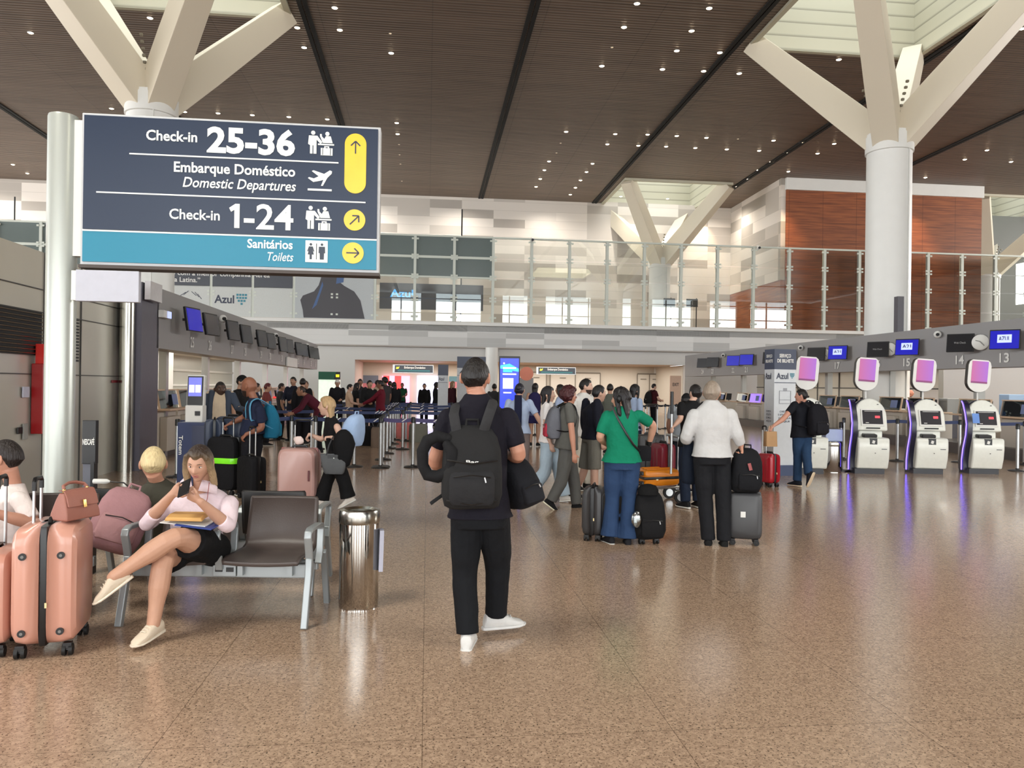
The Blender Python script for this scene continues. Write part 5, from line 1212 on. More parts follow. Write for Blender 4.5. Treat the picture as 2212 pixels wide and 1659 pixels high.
def person(lab, at, h=1.75, yaw=0, J=None, P=None, top=('tee', (30, 30, 36)), bot=('trousers', (30, 32, 40)), hair=('short', (30, 24, 22)), skin=(214, 162, 132), shoes=(40, 40, 42), girth=1.0, fem=0, hyaw=0, hpit=0, hroll=0, hands=None, group=None, extra=None, hem=.86, hat=None, vox=None, face=True, sole=(225, 225, 220), hs=1.0):
    if isinstance(at, tuple): gx, gy = XZ(at[0], at[1]), at[1]
    root = thing('person', lab, 'person', (gx, gy, 0), -R(yaw), group)
    k = h / 1.75; Mi = (Matrix.Translation((gx, gy, 0)) @ Matrix.Rotation(-R(yaw), 4, 'Z')).inverted()
    dist = gy
    if vox is None: vox = .0055 if dist < 6.5 else (.0085 if dist < 9.5 else (.011 if dist < 14 else .016))
    j = {a: V(b) * k for a, b in DEF.items()}
    dirs = {}
    for a, b in (J or {}).items():
        if a[:2] in ('ft', 'hn', 'hd') and a not in ('hd',): dirs[a] = V(b)
        else: j[a] = V(b) * k
    for a, b in (P or {}).items():
        if a[:2] in ('ft', 'hn'): dirs[a] = Mi.to_3x3() @ V(b)
        else: j[a] = Mi @ W(*b)
    far = dist > 15; n8 = 12 if not far else 8; NS = 14 if not far else 8
    fwd0 = V((0, 1, 0))
    # ---- torso sections
    up = (j['nk'] - j['pe']).normalized()
    def sec(c, hw, hd_, lat, off=0, n=20, e=2.5, upv=None):
        lat = lat.normalized(); f = (upv or up).cross(lat).normalized()
        return [c + lat * math.copysign(abs(math.cos(q)) ** (2 / e), math.cos(q)) * (hw + off) + f * math.copysign(abs(math.sin(q)) ** (2 / e), math.sin(q)) * (hd_ + off) for q in [2 * PI * i / n for i in range(n)]]
    lh = (j['hiR'] - j['hiL']).normalized(); ls = (j['shR'] - j['shL']).normalized(); lm = (lh + ls).normalized()
    shw = (j['shR'] - j['shL']).length / 2; g = girth
    def fw(l): return up.cross(l).normalized()
    def torso(off, hem_):
        c = j['pe']; dn = -(j['wa'] - j['pe']).normalized()
        T = []
        d_ = (.95 - hem_) * k
        if hem_ < .95:
            xo = off + (.012 if off > 0 else 0)
            T.append(sec(c + dn * d_, (.168 + .012 * fem) * k * g, .122 * k * g, lh, xo, upv=-dn))
            T.append(sec(c, (.165 + .012 * fem) * k * g, .122 * k * g, lh, off, upv=-dn))
        T.append(sec(j['wa'], (.15 - .014 * fem) * k * g, .108 * k * g, lm, off))
        T.append(sec(j['ch'] + fw(ls) * (.012 * fem * k), (.166 - .008 * fem) * k * (g * .6 + .4), (.118 + .012 * fem) * k * (g * .7 + .3), ls, off))
        T.append(sec(j['ch'].lerp(j['nk'], .5), max(.12 * k, shw * .97), .100 * k * (g * .5 + .5), ls, off))
        T.append(sec(j['ch'].lerp(j['nk'], .78), shw * .74, .080 * k, ls, off))
        T.append(sec(j['ch'].lerp(j['nk'], .95), shw * .46, .068 * k, ls, off))
        if not (off > 0 and top[0] == 'three'): T.append(sec(j['nk'] + up * .022 * k, .064 * k, .064 * k, ls, off * .4))
        return T
    ar = (.054 - .004 * fem) * k * (g * .5 + .5)
    def arm(sd, off, t0, t1, fl=0.0):
        a, b, c = j['sh' + sd], j['el' + sd], j['wr' + sd]; A, B = (b - a).length, (c - b).length; L = A + B
        def pt0(t):
            s_ = max(0, min(L, t * L)); return a.lerp(b, s_ / A) if s_ < A else b.lerp(c, (s_ - A) / B)
        def pt(t):
            e = min(.06, t, 1 - t); return (pt0(t - e) + pt0(t - e / 2) + pt0(t) + pt0(t + e / 2) + pt0(t + e)) / 5
        prof = [(0, 1.0), (.2, .96), (.42, .82), (.52, .8), (.66, .8), (.85, .62), (1, .5)]
        def rad(t):
            for (t_0, r0), (t_1, r1) in zip(prof, prof[1:]):
                if t <= t_1: return ar * (r0 + (r1 - r0) * ss(t_0, t_1, t))
            return ar * .5
        ts = [t0 + (t1 - t0) * i / NS for i in range(NS + 1)]
        return [pt(t) for t in ts], [rad(t) + off + fl * (t - t0) for t in ts]
    lr = (.086 + .005 * fem) * k * (g * .6 + .4)
    def leg(sd, off, t1, kind):
        a, b, c = j['hi' + sd], j['kn' + sd], j['an' + sd]
        prof = [(0, 1.0), (.25, .92), (.46, .68), (.54, .66), (.68, .68), (.86, .48), (1, .42)]
        if kind == 'trousers': prof = [(0, 1.03), (.25, .95), (.5, .78), (.75, .72), (1, .68)]
        if kind == 'slim': prof = [(0, 1.0), (.25, .92), (.5, .70), (.68, .70), (.9, .55), (1, .56)]
        if kind == 'wide': prof = [(0, 1.05), (.25, 1.0), (.5, .92), (.8, 1.02), (1, 1.12)]
        if kind == 'flare': prof = [(0, 1.03), (.25, .95), (.5, .72), (.75, .78), (1, .98)]
        if kind == 'shorts': prof = [(0, 1.05), (.25, 1.05), (.5, 1.0), (1, 1)]
        if kind == 'skirt': prof = [(0, 1.15), (.25, 1.12), (.5, 1.05), (1, 1)]
        def pt0(t): return a.lerp(b, t / .5) if t < .5 else b.lerp(c, (t - .5) / .5)
        def pt(t):
            e = min(.06, t, 1 - t); return (pt0(t - e) + pt0(t - e / 2) + pt0(t) + pt0(t + e / 2) + pt0(t + e)) / 5
        def rad(t):
            for (t_0, r0), (t_1, r1) in zip(prof, prof[1:]):
                if t <= t_1: return lr * (r0 + (r1 - r0) * ss(t_0, t_1, t))
            return lr * prof[-1][1]
        ts = [t1 * i / NS for i in range(NS + 1)]
        return [pt(t) for t in ts], [rad(t) + off for t in ts]
    # ---- head frame
    hc = j['hd']; HR = Matrix.Rotation(-R(hyaw), 3, 'Z') @ Matrix.Rotation(-R(hpit), 3, 'X') @ Matrix.Rotation(R(hroll), 3, 'Y')
    hk = k * 1.0 * hs
    HM = lambda p: hc + HR @ (p * hk)
    nh = 44 if dist < 12 else 28
    # ---- body: one continuous skin
    mb = MB(); mb.rings(torso(-.018, .88))
    mb.tube([j['nk'] - up * .04 * k, j['nk'] + up * .02 * k, hc + HR @ V((0, -.022, -.055)) * hk], [.066 * k, .054 * k, .056 * k], 14)
    mb.rings([[HM(p) for p in r_] for r_ in head_rings(lambda a, b: 0, nh, 30 if dist < 12 else 22, fem)])
    for sx in (-1, 1):
        m_ = HR @ Matrix.Rotation(R(20 * sx), 3, 'Z')
        mb.ell(HM(V((sx * .083, -.014, .002))), (.011 * hk, .022 * hk, .036 * hk), 10, 8, m_)
    covered = bot[0] in ('trousers', 'slim', 'wide', 'flare')
    for sd in 'RL':
        p_, r_ = arm(sd, 0, 0, 1); mb.tube(p_, r_, n8 + 2, round_=True)
        p_, r_ = leg(sd, -.006 if covered else 0, 1, 'bare'); mb.tube(p_, r_, n8 + 2, round_=True)
        sgn = 1 if sd == 'R' else -1
        hd_d, hd_n, curl, th = (hands or {}).get(sd, (None, None, .45, .5))
        d_ = (Mi.to_3x3() @ V(hd_d)) if hd_d else (j['wr' + sd] - j['el' + sd]).normalized()
        nn = (Mi.to_3x3() @ V(hd_n)) if hd_n else V((-sgn, .15, 0))
        if abs(d_.normalized().dot(nn.normalized())) > .95: nn = V((0, .2, -1))
        hand_mesh(mb, j['wr' + sd], d_, nn, sgn, k * (1.0 - .06 * fem), curl, th, 8 if not far else 6, 1.0 if dist < 9.5 else 1.12)
    sk_ = skinm(skin)
    body = mb.build('body', sk_, root, vox=vox, iters=2)
    # ---- clothing
    tk, tc = top[0], top[1]; tm_ = top[2] if len(top) > 2 else fab(tc)
    dsp = .013 if dist < 14 else 0
    mb = MB(); mb.rings(torso(.012 + (.008 if tk == 'loose' else 0), hem))
    se = {'tee': .36, 'long': .97, 'three': .62, 'sleeveless': 0, 'loose': .4, 'shirt': .95, 'polo': .4, 'jacket': .97, 'bare': 0}[tk]
    for sd in 'RL':
        if se:
            fl = .012 if tk in ('tee', 'polo', 'loose') else (.006 if tk == 'shirt' else 0)
            o_ = .009 + (.007 if tk in ('jacket', 'shirt') else 0)
            p_, r_ = arm(sd, o_, 0, se, fl); mb.tube(p_, r_, n8 + 2)
            mb.ell(p_[0], (r_[0] * .92,) * 3, 10, 8)
    top_o = mb.build('shirt' if tk != 'jacket' else 'jacket', tm_, root, vox=max(vox, .007), iters=5, disp=dsp, dscale=.14)
    if tk in ('polo', 'shirt', 'jacket'):
        mb = MB(); f_ = fw(ls); mb.tube([j['nk'] - up * .012 * k, j['nk'] + up * .022 * k, j['nk'] + up * .03 * k], [.072 * k, .066 * k, .056 * k], 16); mb.build('collar', tm_, top_o)
    bk, bc = bot[0], bot[1]
    mb = MB(); dn = -(j['wa'] - j['pe']).normalized(); cr = (j['hiR'] + j['hiL']) / 2
    wtop = j['pe'].lerp(j['wa'], .55 if hem < .95 else .8)
    mb.rings([sec(cr + dn * .06 * k, (.14 + .012 * fem) * k * g, .112 * k * g, lh, .008, upv=-dn), sec(j['pe'], (.166 + .012 * fem) * k * g, .122 * k * g, lh, .008, upv=-dn), sec(wtop, .152 * k * g, .110 * k * g, lm, .008)])
    t1 = {'shorts': .46, 'skirt': .33}.get(bk, .985)
    if len(bot) > 2: t1 = bot[2]
    for sd in 'RL':
        p_, r_ = leg(sd, .009, t1, bk); mb.tube(p_, r_, 14); mb.ell(p_[0], (r_[0],) * 3, 10, 8)
    if bk == 'skirt':
        for q in (.3, .7): pass
        a0 = j['hiR'].lerp(j['hiL'], .5); b0 = j['knR'].lerp(j['knL'], .5); mb.tube([a0, a0.lerp(b0, t1 * 1.7)], [lr * 1.1, lr * .95], 12)
    nm = {'shorts': 'shorts', 'skirt': 'skirt'}.get(bk, 'trousers')
    mb.build(nm, fab(bc), root, vox=max(vox, .007), iters=4, disp=dsp, dscale=.13)
    # ---- shoes
    for sd in 'RL':
        a_ = j['an' + sd]; sgn = 1 if sd == 'R' else -1
        d_ = dirs.get('ft' + sd, V((.18 * sgn, 1, 0))).normalized()
        shin = (j['kn' + sd] - a_).normalized()
        u_ = V((0, 0, 1)) - d_ * d_.z
        if u_.length < .2: u_ = shin - d_ * shin.dot(d_)
        u_.normalize(); l_ = d_.cross(u_)
        S_ = lambda a, b, c: a_ + (d_ * a + l_ * b + u_ * (c - .085)) * k * (1 - .06 * fem)
        def shoe(prof, z0s=None):
            rs = []
            for x, hw, zt, zb in prof:
                rs.append([S_(x, math.copysign(abs(math.cos(q)) ** .8, math.cos(q)) * hw, zb + (zt - zb) * (.5 + .5 * math.copysign(abs(math.sin(q)) ** .7, math.sin(q)))) for q in [2 * PI * i / 14 for i in range(14)]])
            m_ = MB(); m_.rings(rs); return m_
        s_o = shoe([(-.082, .02, .07, .02), (-.07, .034, .10, .012), (-.03, .040, .115, .012), (.02, .042, .112, .012), (.07, .045, .085, .012), (.12, .048, .062, .012), (.17, .04, .048, .012), (.195, .018, .03, .014)]).build('shoe', fab(shoes, 's'), root)
        shoe([(-.09, .022, .024, .0), (-.075, .036, .026, 0), (.0, .041, .024, 0), (.09, .048, .024, 0), (.15, .049, .026, .002), (.19, .034, .028, .008), (.205, .014, .028, .014)]).build('sole', plast(sole, .5), s_o)
        if dist < 6:
            m_ = MB()
            for i in range(4): m_.tube([S_(.03 + i * .022, -.024, .099 - i * .0085), S_(.033 + i * .022, 0, .107 - i * .0085), S_(.03 + i * .022, .024, .099 - i * .0085)], .0035, 6)
            m_.build('laces', plast(sole, .6), s_o)
    # ---- hair
    st, hcx = hair[0], hair[1]
    hm = hcx if not isinstance(hcx, tuple) else hairm(hcx)
    if not isinstance(hcx, tuple): hcx = (90, 72, 58)
    if st not in ('bald',):
        mk = hairline(st); T_ = HT_.get(st, .012)
        fn = lambda a, b: -.006 + (T_ + .006) * mk(a, b)
        mb = MB(); mb.rings([[HM(p) for p in r_] for r_ in head_rings(fn, nh, 30, fem)])
        if st in ('long', 'bob', 'tail'):
            L = hair[2] if len(hair) > 2 else .3
            wd = .075 if st != 'tail' else .03
            zs = [.03, -.03, -.1, -.1 - (L - .1) * .5, -L]
            ce = [(0, -.035), (0, -.05), (0, -.06), (0, -.07), (0, -.075)]
            rs = [[HM(V((cx_ + wd * kx * math.cos(q), cy_ + wd * .62 * ky * math.sin(q), z))) for q in [2 * PI * i / 18 for i in range(18)]] for z, (cx_, cy_), kx, ky in zip(zs, ce, (1.0, 1.12, 1.1, 1.0, .55), (1.1, 1.05, .8, .6, .4))]
            mb.rings(rs)
            if st in ('bob', 'long') and hair[3:4] != (0,):
                for sx in (-1, 1):
                    q_ = min(L, .2)
                    mb.tube([HM(V((sx * .03, .045, .112))), HM(V((sx * .066, .045, .07))), HM(V((sx * .083, .03, .0))), HM(V((sx * .09, .015, -.07))), HM(V((sx * .092, .0, -.07 - q_ * .45))), HM(V((sx * .08, -.01, -.07 - q_ * .75)))], [.012 * hk, .024 * hk, .027 * hk, .029 * hk, .026 * hk, .012 * hk], 10, flat=.7, up=(1, 0, 0))
        if st == 'bun': mb.ell(HM(V((0, -.1, .05))), (.045 * hk, .04 * hk, .045 * hk), 12, 8)
        mb.build('hair' if st != 'cap' else 'cap', hm, root, vox=(max(vox, .006) if st in ('long', 'bob', 'curly', 'tail') else 0), iters=3, disp={'curly': .03, 'long': .008, 'bob': .003}.get(st, .004 if dist < 12 else 0), dscale=.03 if st == 'curly' else .05)
    if hat:
        fn = lambda a, b: -.008 + .026 * ss(.035, .05, head_pt(a, b).z)
        mb = MB(); mb.rings([[HM(p) for p in r_] for r_ in head_rings(fn, 28, 24, fem)])
        mb.rings([[HM(V((.06 * c_, .085 + .075 * s_, .052 - .012 * s_ + dz)) ) for c_, s_ in [(math.cos(PI * i / 10), math.sin(PI * i / 10)) for i in range(11)]] for dz in (0, .006)])
        mb.build('cap', fab(hat), root)
    if face and dist < 26:
        eyw = plast((228, 222, 216), .2); iri = plast((52, 36, 28), .15); lipm = skinm((178, 96, 88) if fem else tuple(int(c * .82) for c in skin))
        for sx in (-1, 1):
            ey = head_pt(math.atan2(sx * .031, .08), 1.47).y
            mb = MB(); mb.ell(HM(V((sx * .031, ey - .0035, .011))), (.0135 * hk, .008 * hk, .0068 * hk), 12, 8, HR); e_ = mb.build('eye', eyw, root)
            mb = MB(); mb.ell(HM(V((sx * .031, ey + .0015, .010))), (.0056 * hk, .0042 * hk, .0056 * hk), 10, 8, HR); mb.build('iris', iri, e_)
            mb = MB(); mb.tube([HM(V((sx * .046, ey - .006, .014))), HM(V((sx * .031, ey + .0035, .0185))), HM(V((sx * .018, ey - .002, .013)))], [.002 * hk, .0028 * hk, .002 * hk], 6); mb.build('eyelid', skinm(tuple(int(c * .72) for c in skin)), e_)
            mb = MB(); mb.tube([HM(V((sx * .048, ey - .004, .030))), HM(V((sx * .033, ey + .009, .0365))), HM(V((sx * .016, ey + .009, .032)))], [.0018 * hk, .0036 * hk, .003 * hk], 6, flat=.6); mb.build('eyebrow', hairm(tuple(int(c * .7) for c in hcx) if st != 'bald' else (50, 36, 30)), root)
        ly = head_pt(0, 2.06).y
        mb = MB()
        for z, r__ in ((-.0515, .0042), (-.0605, .0052)): mb.tube([HM(V((x, ly + .0005 - (x / .024) ** 2 * .008, z + (.0022 if abs(x) < .004 and z > -.055 else .003) * (0 if abs(x) > .02 else (1 if z > -.055 else -.6)) * (abs(x) > .004)))) for x in (-.023, -.012, 0, .012, .023)], [.001 * hk, r__ * hk * .9, r__ * hk, r__ * hk * .9, .001 * hk], 8)
        mb.build('lips', lipm, root)
    Q = Person(); Q.root = root; Q.j = j; Q.HM = HM; Q.HR = HR; Q.Mi = Mi; Q.k = k; Q.up = up; Q.ls = ls; Q.f = fw(ls); Q.hk = hk
    return Q
def carry(Q, lab, w_, d_, h_, m, m2=None, dz=-.02, logo=None, strapm=None, back=.13, name='backpack', dx=0):
    """a backpack worn by Q: a thing of its own, placed against the back"""
    j = Q.j; c = j['ch'].lerp(j['nk'], .75) - Q.f * (back + d_ * .4) * 1.0
    Mw = Q.Mi.inverted(); p = Mw @ (c - V((0, 0, h_ * .92 - dz)) + Q.ls * dx)
    f_ = Mw.to_3x3() @ Q.f; rz = math.atan2(-f_.x, f_.y)
    b_ = backpack(name, lab, p, rz, w_, d_, h_, m, m2, logo=logo)
    inv = (Matrix.Translation(p) @ Matrix.Rotation(rz, 4, 'Z')).inverted()
    for sd in (-1, 1):
        mb = MB(); a = j['ch'].lerp(j['nk'], .9); k = Q.k
        lat = Q.ls * sd * .105 * k
        pts = [c + Q.ls * sd * w_ * .22 + V((0, 0, -.02)), a + lat - Q.f * .085 * k + V((0, 0, .02)), a + lat + V((0, 0, .055 * k)), a + lat * 1.1 + Q.f * .1 * k - V((0, 0, .02 * k)), j['ch'] + lat * 1.2 + Q.f * .122 * k - V((0, 0, .03)), j['wa'] + lat * 1.6 + Q.f * .03, c + Q.ls * sd * w_ * .42 - V((0, 0, h_ * .7))]
        for _ in range(2): pts = [pts[0]] + [q for a_, b__ in zip(pts, pts[1:]) for q in (a_.lerp(b__, .25), a_.lerp(b__, .75))] + [pts[-1]]
        mb.tube([inv @ (Mw @ q) for q in pts], .026 * k, 8, flat=.35, up=inv.to_3x3() @ (Mw.to_3x3() @ Q.ls))
        mb.build('strap', strapm or m, b_)
    return b_
# ================================================================ the cast: foreground
TAN, FAIR, BROWN, DARK, OLIVE = (206, 150, 120), (218, 166, 140), (140, 90, 66), (86, 58, 44), (190, 136, 106)
BLK = (20, 20, 24)
# seated woman with phone
pink = fab((232, 214, 222))
w1 = person('seated woman in pale pink blouse and black skirt, legs crossed, looking at phone', (405, 5.45), 1.68, 183, fem=1, girth=1.18,
    P={'hd': (431, 1001, 5.25), 'nk': (434, 1058, 5.36), 'shR': (362, 1092, 5.36), 'shL': (496, 1086, 5.36), 'ch': (428, 1116, 5.4), 'wa': (424, 1150, 5.46), 'pe': (420, 1176, 5.47),
       'elR': (312, 1135, 5.16), 'wrR': (372, 1068, 5.0), 'elL': (494, 1138, 5.14), 'wrL': (432, 1083, 4.97),
       'hiR': (388, 1186, 5.36), 'hiL': (462, 1186, 5.36), 'knR': (352, 1210, 4.9), 'anR': (331, 1350, 4.84), 'knL': (378, 1158, 4.86), 'anL': (246, 1246, 4.74),
       'ftR': (-.28, -.95, -.12), 'ftL': (-.75, -.35, -.62)},
    top=('three', (232, 214, 222)), bot=('skirt', (14, 14, 16)), hair=('bob', ombre((176, 152, 118), (58, 44, 36)), .2), skin=(206, 148, 116), shoes=(214, 200, 180), hem=.93, hyaw=-4, hpit=20, hroll=-3,
    hands={'R': ((.75, .1, .65), (.5, -.8, .2), .7, .6), 'L': ((-.85, -.1, .45), (.1, .8, .75), .75, .8)}, vox=.0055, sole=(226, 216, 198), hs=1.02)
mb = MB()                                    # open shirt collar
for poly in (((437, 1036), (456, 1041), (470, 1052), (468, 1068), (449, 1063), (428, 1060)), ((412, 1036), (398, 1032), (384, 1046), (402, 1056), (416, 1056))):
    q_ = [w1.Mi @ W(px, py, 5.235 + .004 * abs(px - 425) / 4 - (1060 - py) * -.0012) for px, py in poly]
    mb.add(q_, [tuple(range(len(q_)))])
mb.build('collar', pink, w1.root, solid=.004)
ph = thing('phone', 'black smartphone held up by the seated woman', 'phone', W(398, 1054, 4.93), 0)
mb = MB(); mb.box((0, 0, 0), (.078, .01, .15), (R(-56), R(-26), 0)); mb.build('case', black, ph, smooth=False, bevel=.004)
mb = MB(); mb.box((0, .007, .004), (.07, .003, .14), (R(-56), R(-26), 0)); mb.build('screen', mat('phone_screen', (40, 42, 50), .1), ph, smooth=False)
lp = W(404, 1122, 5.05)
ev = thing('envelope', 'tan paper envelope lying on the lap of the seated woman', 'envelope', lp + V((0, .03, .0)), R(4))
mb = MB(); mb.rings([[V((-.12, y, z)), V((.12, y, z - .004)), V((.11, y, z + .028 - abs(y) * .06)), V((-.11, y, z + .03 - abs(y) * .06))] for y, z in ((-.11, .002), (-.04, .012), (.05, .012), (.11, .004))]); mb.build('body', mat('kraft', (214, 166, 98), .6, 0, .05, 12), ev, bevel=.006, ang=50)
br_ = thing('brochure', 'blue and white brochure under the tan envelope on the lap', 'brochure', lp + V((.0, -.0, -.03)), R(-2))
mb = MB(); mb.box((0, .02, .012), (.30, .17, .006), (.05, .06, 0)); mb.build('sheet', white, br_, smooth=False)
mb = MB(); mb.box((.08, -.005, .0), (.24, .17, .008), (.05, .1, 0)); mb.build('cover', mat('brochure_blue', (34, 62, 140), .4), br_, smooth=False)
ec = tag(MB().tube([W(452, 1042, 5.24), W(448, 1075, 5.2), W(440, 1110, 5.18), W(410, 1118, 5.14), W(402, 1128, 5.1)], .0025, 6).build('earphone_cord', mat('cord_red', (150, 70, 66), .5)), 'thin reddish earphone cord hanging over the pale blouse', 'cord')
# man in white at far left
m1 = person('man in a white t-shirt and dark glasses seated at the far left edge facing left', (22, 5.5), 1.74, -110,
    P={'hd': (12, 992, 5.45), 'nk': (28, 1052, 5.5), 'shR': (24, 1076, 5.66), 'shL': (40, 1078, 5.32), 'ch': (24, 1110, 5.5), 'wa': (22, 1170, 5.5), 'pe': (24, 1205, 5.5), 'hiR': (20, 1212, 5.6), 'hiL': (24, 1215, 5.4),
       'elL': (74, 1132, 5.28), 'wrL': (-20, 1106, 5.1), 'elR': (-10, 1140, 5.7), 'wrR': (-60, 1110, 5.4), 'knL': (-60, 1235, 5.2), 'anL': (-70, 1350, 5.1), 'knR': (-80, 1235, 5.5), 'anR': (-90, 1340, 5.5)},
    top=('tee', (232, 220, 216)), bot=('trousers', (20, 20, 24)), hair=('short', (34, 26, 24)), skin=(206, 138, 110), hyaw=18, hem=.93, vox=.007, hs=1.08)
gl = thing('sunglasses', 'dark framed glasses worn by the man in white at the far left', 'glasses', m1.root.matrix_basis @ m1.hc if False else (0, 0, 0))
Mw = m1.Mi.inverted()
mb = MB()
for sx in (-1, 1):
    mb.tube([Mw @ m1.HM(V((sx * .075, -.01, .012))), Mw @ m1.HM(V((sx * .076, .05, .016))), Mw @ m1.HM(V((sx * .066, .098, .016)))], .004, 6)
mb.tube([Mw @ m1.HM(V((x, .1 + .012 * (1 - (x / .066) ** 2), .018))) for x in (-.066, -.03, 0, .03, .066)], .004, 6); mb.build('frame', black, gl)
mb = MB()
for sx in (-1, 1): mb.ell(Mw @ m1.HM(V((sx * .034, .106, .006))), (.028, .006, .017), 10, 8, Mw.to_3x3() @ m1.HR)
mb.build('lens', mat('lens_dark', (24, 24, 28), .1), gl)
# blond man on the rear bench, seen from behind
m2 = person('man with bleached blond cropped hair and olive shirt seated facing away', (326, 6.05), 1.74, -18,
    P={'hd': (331, 1004, 5.98), 'nk': (338, 1044, 6.02), 'shL': (284, 1076, 6.05), 'shR': (398, 1072, 6.02), 'ch': (336, 1098, 6.06), 'wa': (334, 1150, 6.1), 'pe': (332, 1180, 6.15), 'hiL': (308, 1184, 6.2), 'hiR': (352, 1184, 6.2),
       'elL': (272, 1140, 6.2), 'wrL': (300, 1090, 6.5), 'elR': (412, 1130, 6.2), 'wrR': (390, 1130, 6.5), 'knL': (300, 1165, 6.65), 'knR': (360, 1165, 6.65), 'anL': (300, 1250, 6.7), 'anR': (360, 1250, 6.7)},
    top=('shirt', (72, 70, 60)), bot=('trousers', (40, 40, 44)), hair=('short', (226, 198, 150)), skin=(206, 138, 106), hyaw=-8, hem=.93, vox=.007, hs=1.1)
# walking man, seen from behind
m3 = person('man in black with a black backpack and white sneakers walking away in the centre', (1035, 4.95), 1.82, 4,
    P={'hd': (1027, 818, 4.86), 'nk': (1030, 858, 4.84), 'shL': (968, 904, 4.86), 'shR': (1096, 900, 4.86), 'ch': (1032, 965, 4.88), 'wa': (1034, 1050, 4.9), 'pe': (1036, 1105, 4.9),
       'elL': (938, 1000, 4.92), 'wrL': (968, 1012, 5.14), 'elR': (1122, 985, 4.84), 'wrR': (1098, 985, 5.1), 'hiL': (1008, 1116, 4.9), 'hiR': (1066, 1116, 4.9), 'knL': (1004, 1245, 4.93), 'knR': (1076, 1232, 5.06), 'anL': (1010, 1372, 4.86), 'anR': (1071, 1330, 5.12),
       'ftL': (.06, 1, .0), 'ftR': (.93, .36, .0)},
    top=('tee', (22, 20, 30)), bot=('trousers', (18, 20, 24)), hair=('fade', (26, 22, 22)), skin=(206, 136, 106), shoes=(216, 216, 214), sole=(220, 220, 218), hem=.92, girth=1.08, hyaw=3, vox=.0055,
    hands={'R': ((-.2, .9, -.2), (-1, 0, -.2), 1.1, .6)})
bpk = fab((34, 34, 35), 'bp')
b3 = backpack('backpack', 'large black backpack with a small white logo worn by the walking man', W(1018, 1096, 4.70), R(4), .37, .24, .50, bpk, fab((38, 38, 40), 'bp'), logo=('Bag', white))
inv = (Matrix.Translation(b3.location) @ Matrix.Rotation(R(4), 4, 'Z')).inverted()
for pts in ([(990, 945, 4.69), (985, 925, 4.67), (980, 895, 4.70), (984, 876, 4.80), (990, 872, 4.9), (985, 900, 5.03), (975, 960, 5.06)], [(1040, 945, 4.69), (1050, 915, 4.67), (1060, 885, 4.69), (1066, 868, 4.78), (1064, 864, 4.9), (1075, 900, 5.03), (1085, 960, 5.06)]):
    mb = MB(); mb.tube([inv @ W(*q) for q in pts], .031, 10, flat=.3, up=(1, 0, 0)); mb.build('strap', fab((50, 50, 52), 'st'), b3)
mb = MB(); mb.tube([inv @ W(*q) for q in ((968, 1058, 4.72), (955, 1070, 4.68), (938, 1082, 4.66), (930, 1088, 4.66))], .013, 6, flat=.5); mb.build('strap', fab((28, 28, 30)), b3)
for z, hh in ((.06, .10), (.30, .012)):
    mb = MB(); mb.tube([(-.15, -.125, z), (0, -.15, z - .02), (.15, -.125, z)], .006, 6); mb.build('seam', black, b3)
npk = thing('neck_pillow', 'black U-shaped neck pillow hanging beside the backpack of the walking man', 'pillow', W(945, 990, 4.66), R(6))
ctr = W(945, 990, 4.66)
pts = [W(px, py, 4.66 + dz) - ctr for px, py, dz in ((968, 948, .0), (945, 942, .0), (924, 952, .0), (913, 975, .0), (913, 1005, .0), (924, 1026, .0), (945, 1030, 0), (966, 1022, -.02), (978, 1000, -.04), (976, 975, -.05), (966, 962, -.04))]
mb = MB(); mb.tube([Matrix.Rotation(-R(6), 3, 'Z') @ p for p in pts], [.03, .036, .038, .036, .036, .038, .04, .042, .042, .038, .03], 12, round_=True); mb.build('cushion', fab((24, 24, 26)), npk, disp=.01, dscale=.06)
b4 = backpack('shoulder_bag', 'black bag hanging at the right hip of the walking man', W(1136, 1093, 5.02), R(35), .2, .28, .33, fab((26, 27, 32)), fab((30, 31, 36)), tilt=(R(-8), R(-14), R(30)))
inv = (Matrix.Translation(b4.location) @ b4.rotation_euler.to_matrix().to_4x4()).inverted()
mb = MB(); mb.tube([inv @ W(*q) for q in ((1112, 1000, 5.0), (1100, 960, 5.02), (1092, 905, 5.0), (1090, 890, 4.95))], .018, 8, flat=.4); mb.build('strap', fab((24, 24, 28)), b4)
# blonde walking woman
w2 = person('blonde woman in black walking left, pulling the rose gold suitcase', (722, 10.2), 1.62, -92, fem=1, hs=1.12, J=walk(.26),
    P={'hd': (706, 878, 10.2), 'nk': (714, 903, 10.2), 'ch': (722, 938, 10.2), 'wa': (724, 972, 10.2), 'pe': (726, 992, 10.2), 'shR': (716, 922, 10.36), 'shL': (728, 922, 10.02), 'elL': (742, 958, 9.96), 'wrL': (716, 944, 9.95), 'elR': (696, 950, 10.42), 'wrR': (668, 938, 10.4), 'hiR': (722, 1000, 10.3), 'hiL': (728, 1000, 10.1),
       'anR': (694, 1080, 10.3), 'knR': (706, 1040, 10.3), 'anL': (752, 1076, 10.1), 'knL': (744, 1040, 10.1)},
    top=('sleeveless', (18, 18, 20)), bot=('wide', (16, 16, 18)), hair=('long', (178, 148, 108), .3, 0), skin=FAIR, shoes=(222, 214, 204), hem=.92, hands={'R': ((-.5, 0, -.8), (.3, 0, -1), .9, .6), 'L': ((-1, 0, 0), (0, 0, -1), .9, .6)})
backpack('backpack', 'light blue backpack worn by the blonde walking woman', W(760, 962, 10.15), R(-100), .32, .26, .42, fab((158, 182, 216)), fab((150, 174, 210)), tilt=(R(-8), 0, R(-112)))
jk = thing('jacket', 'black jacket draped over the arm of the blonde walking woman', 'jacket', W(742, 950, 9.92), 0)
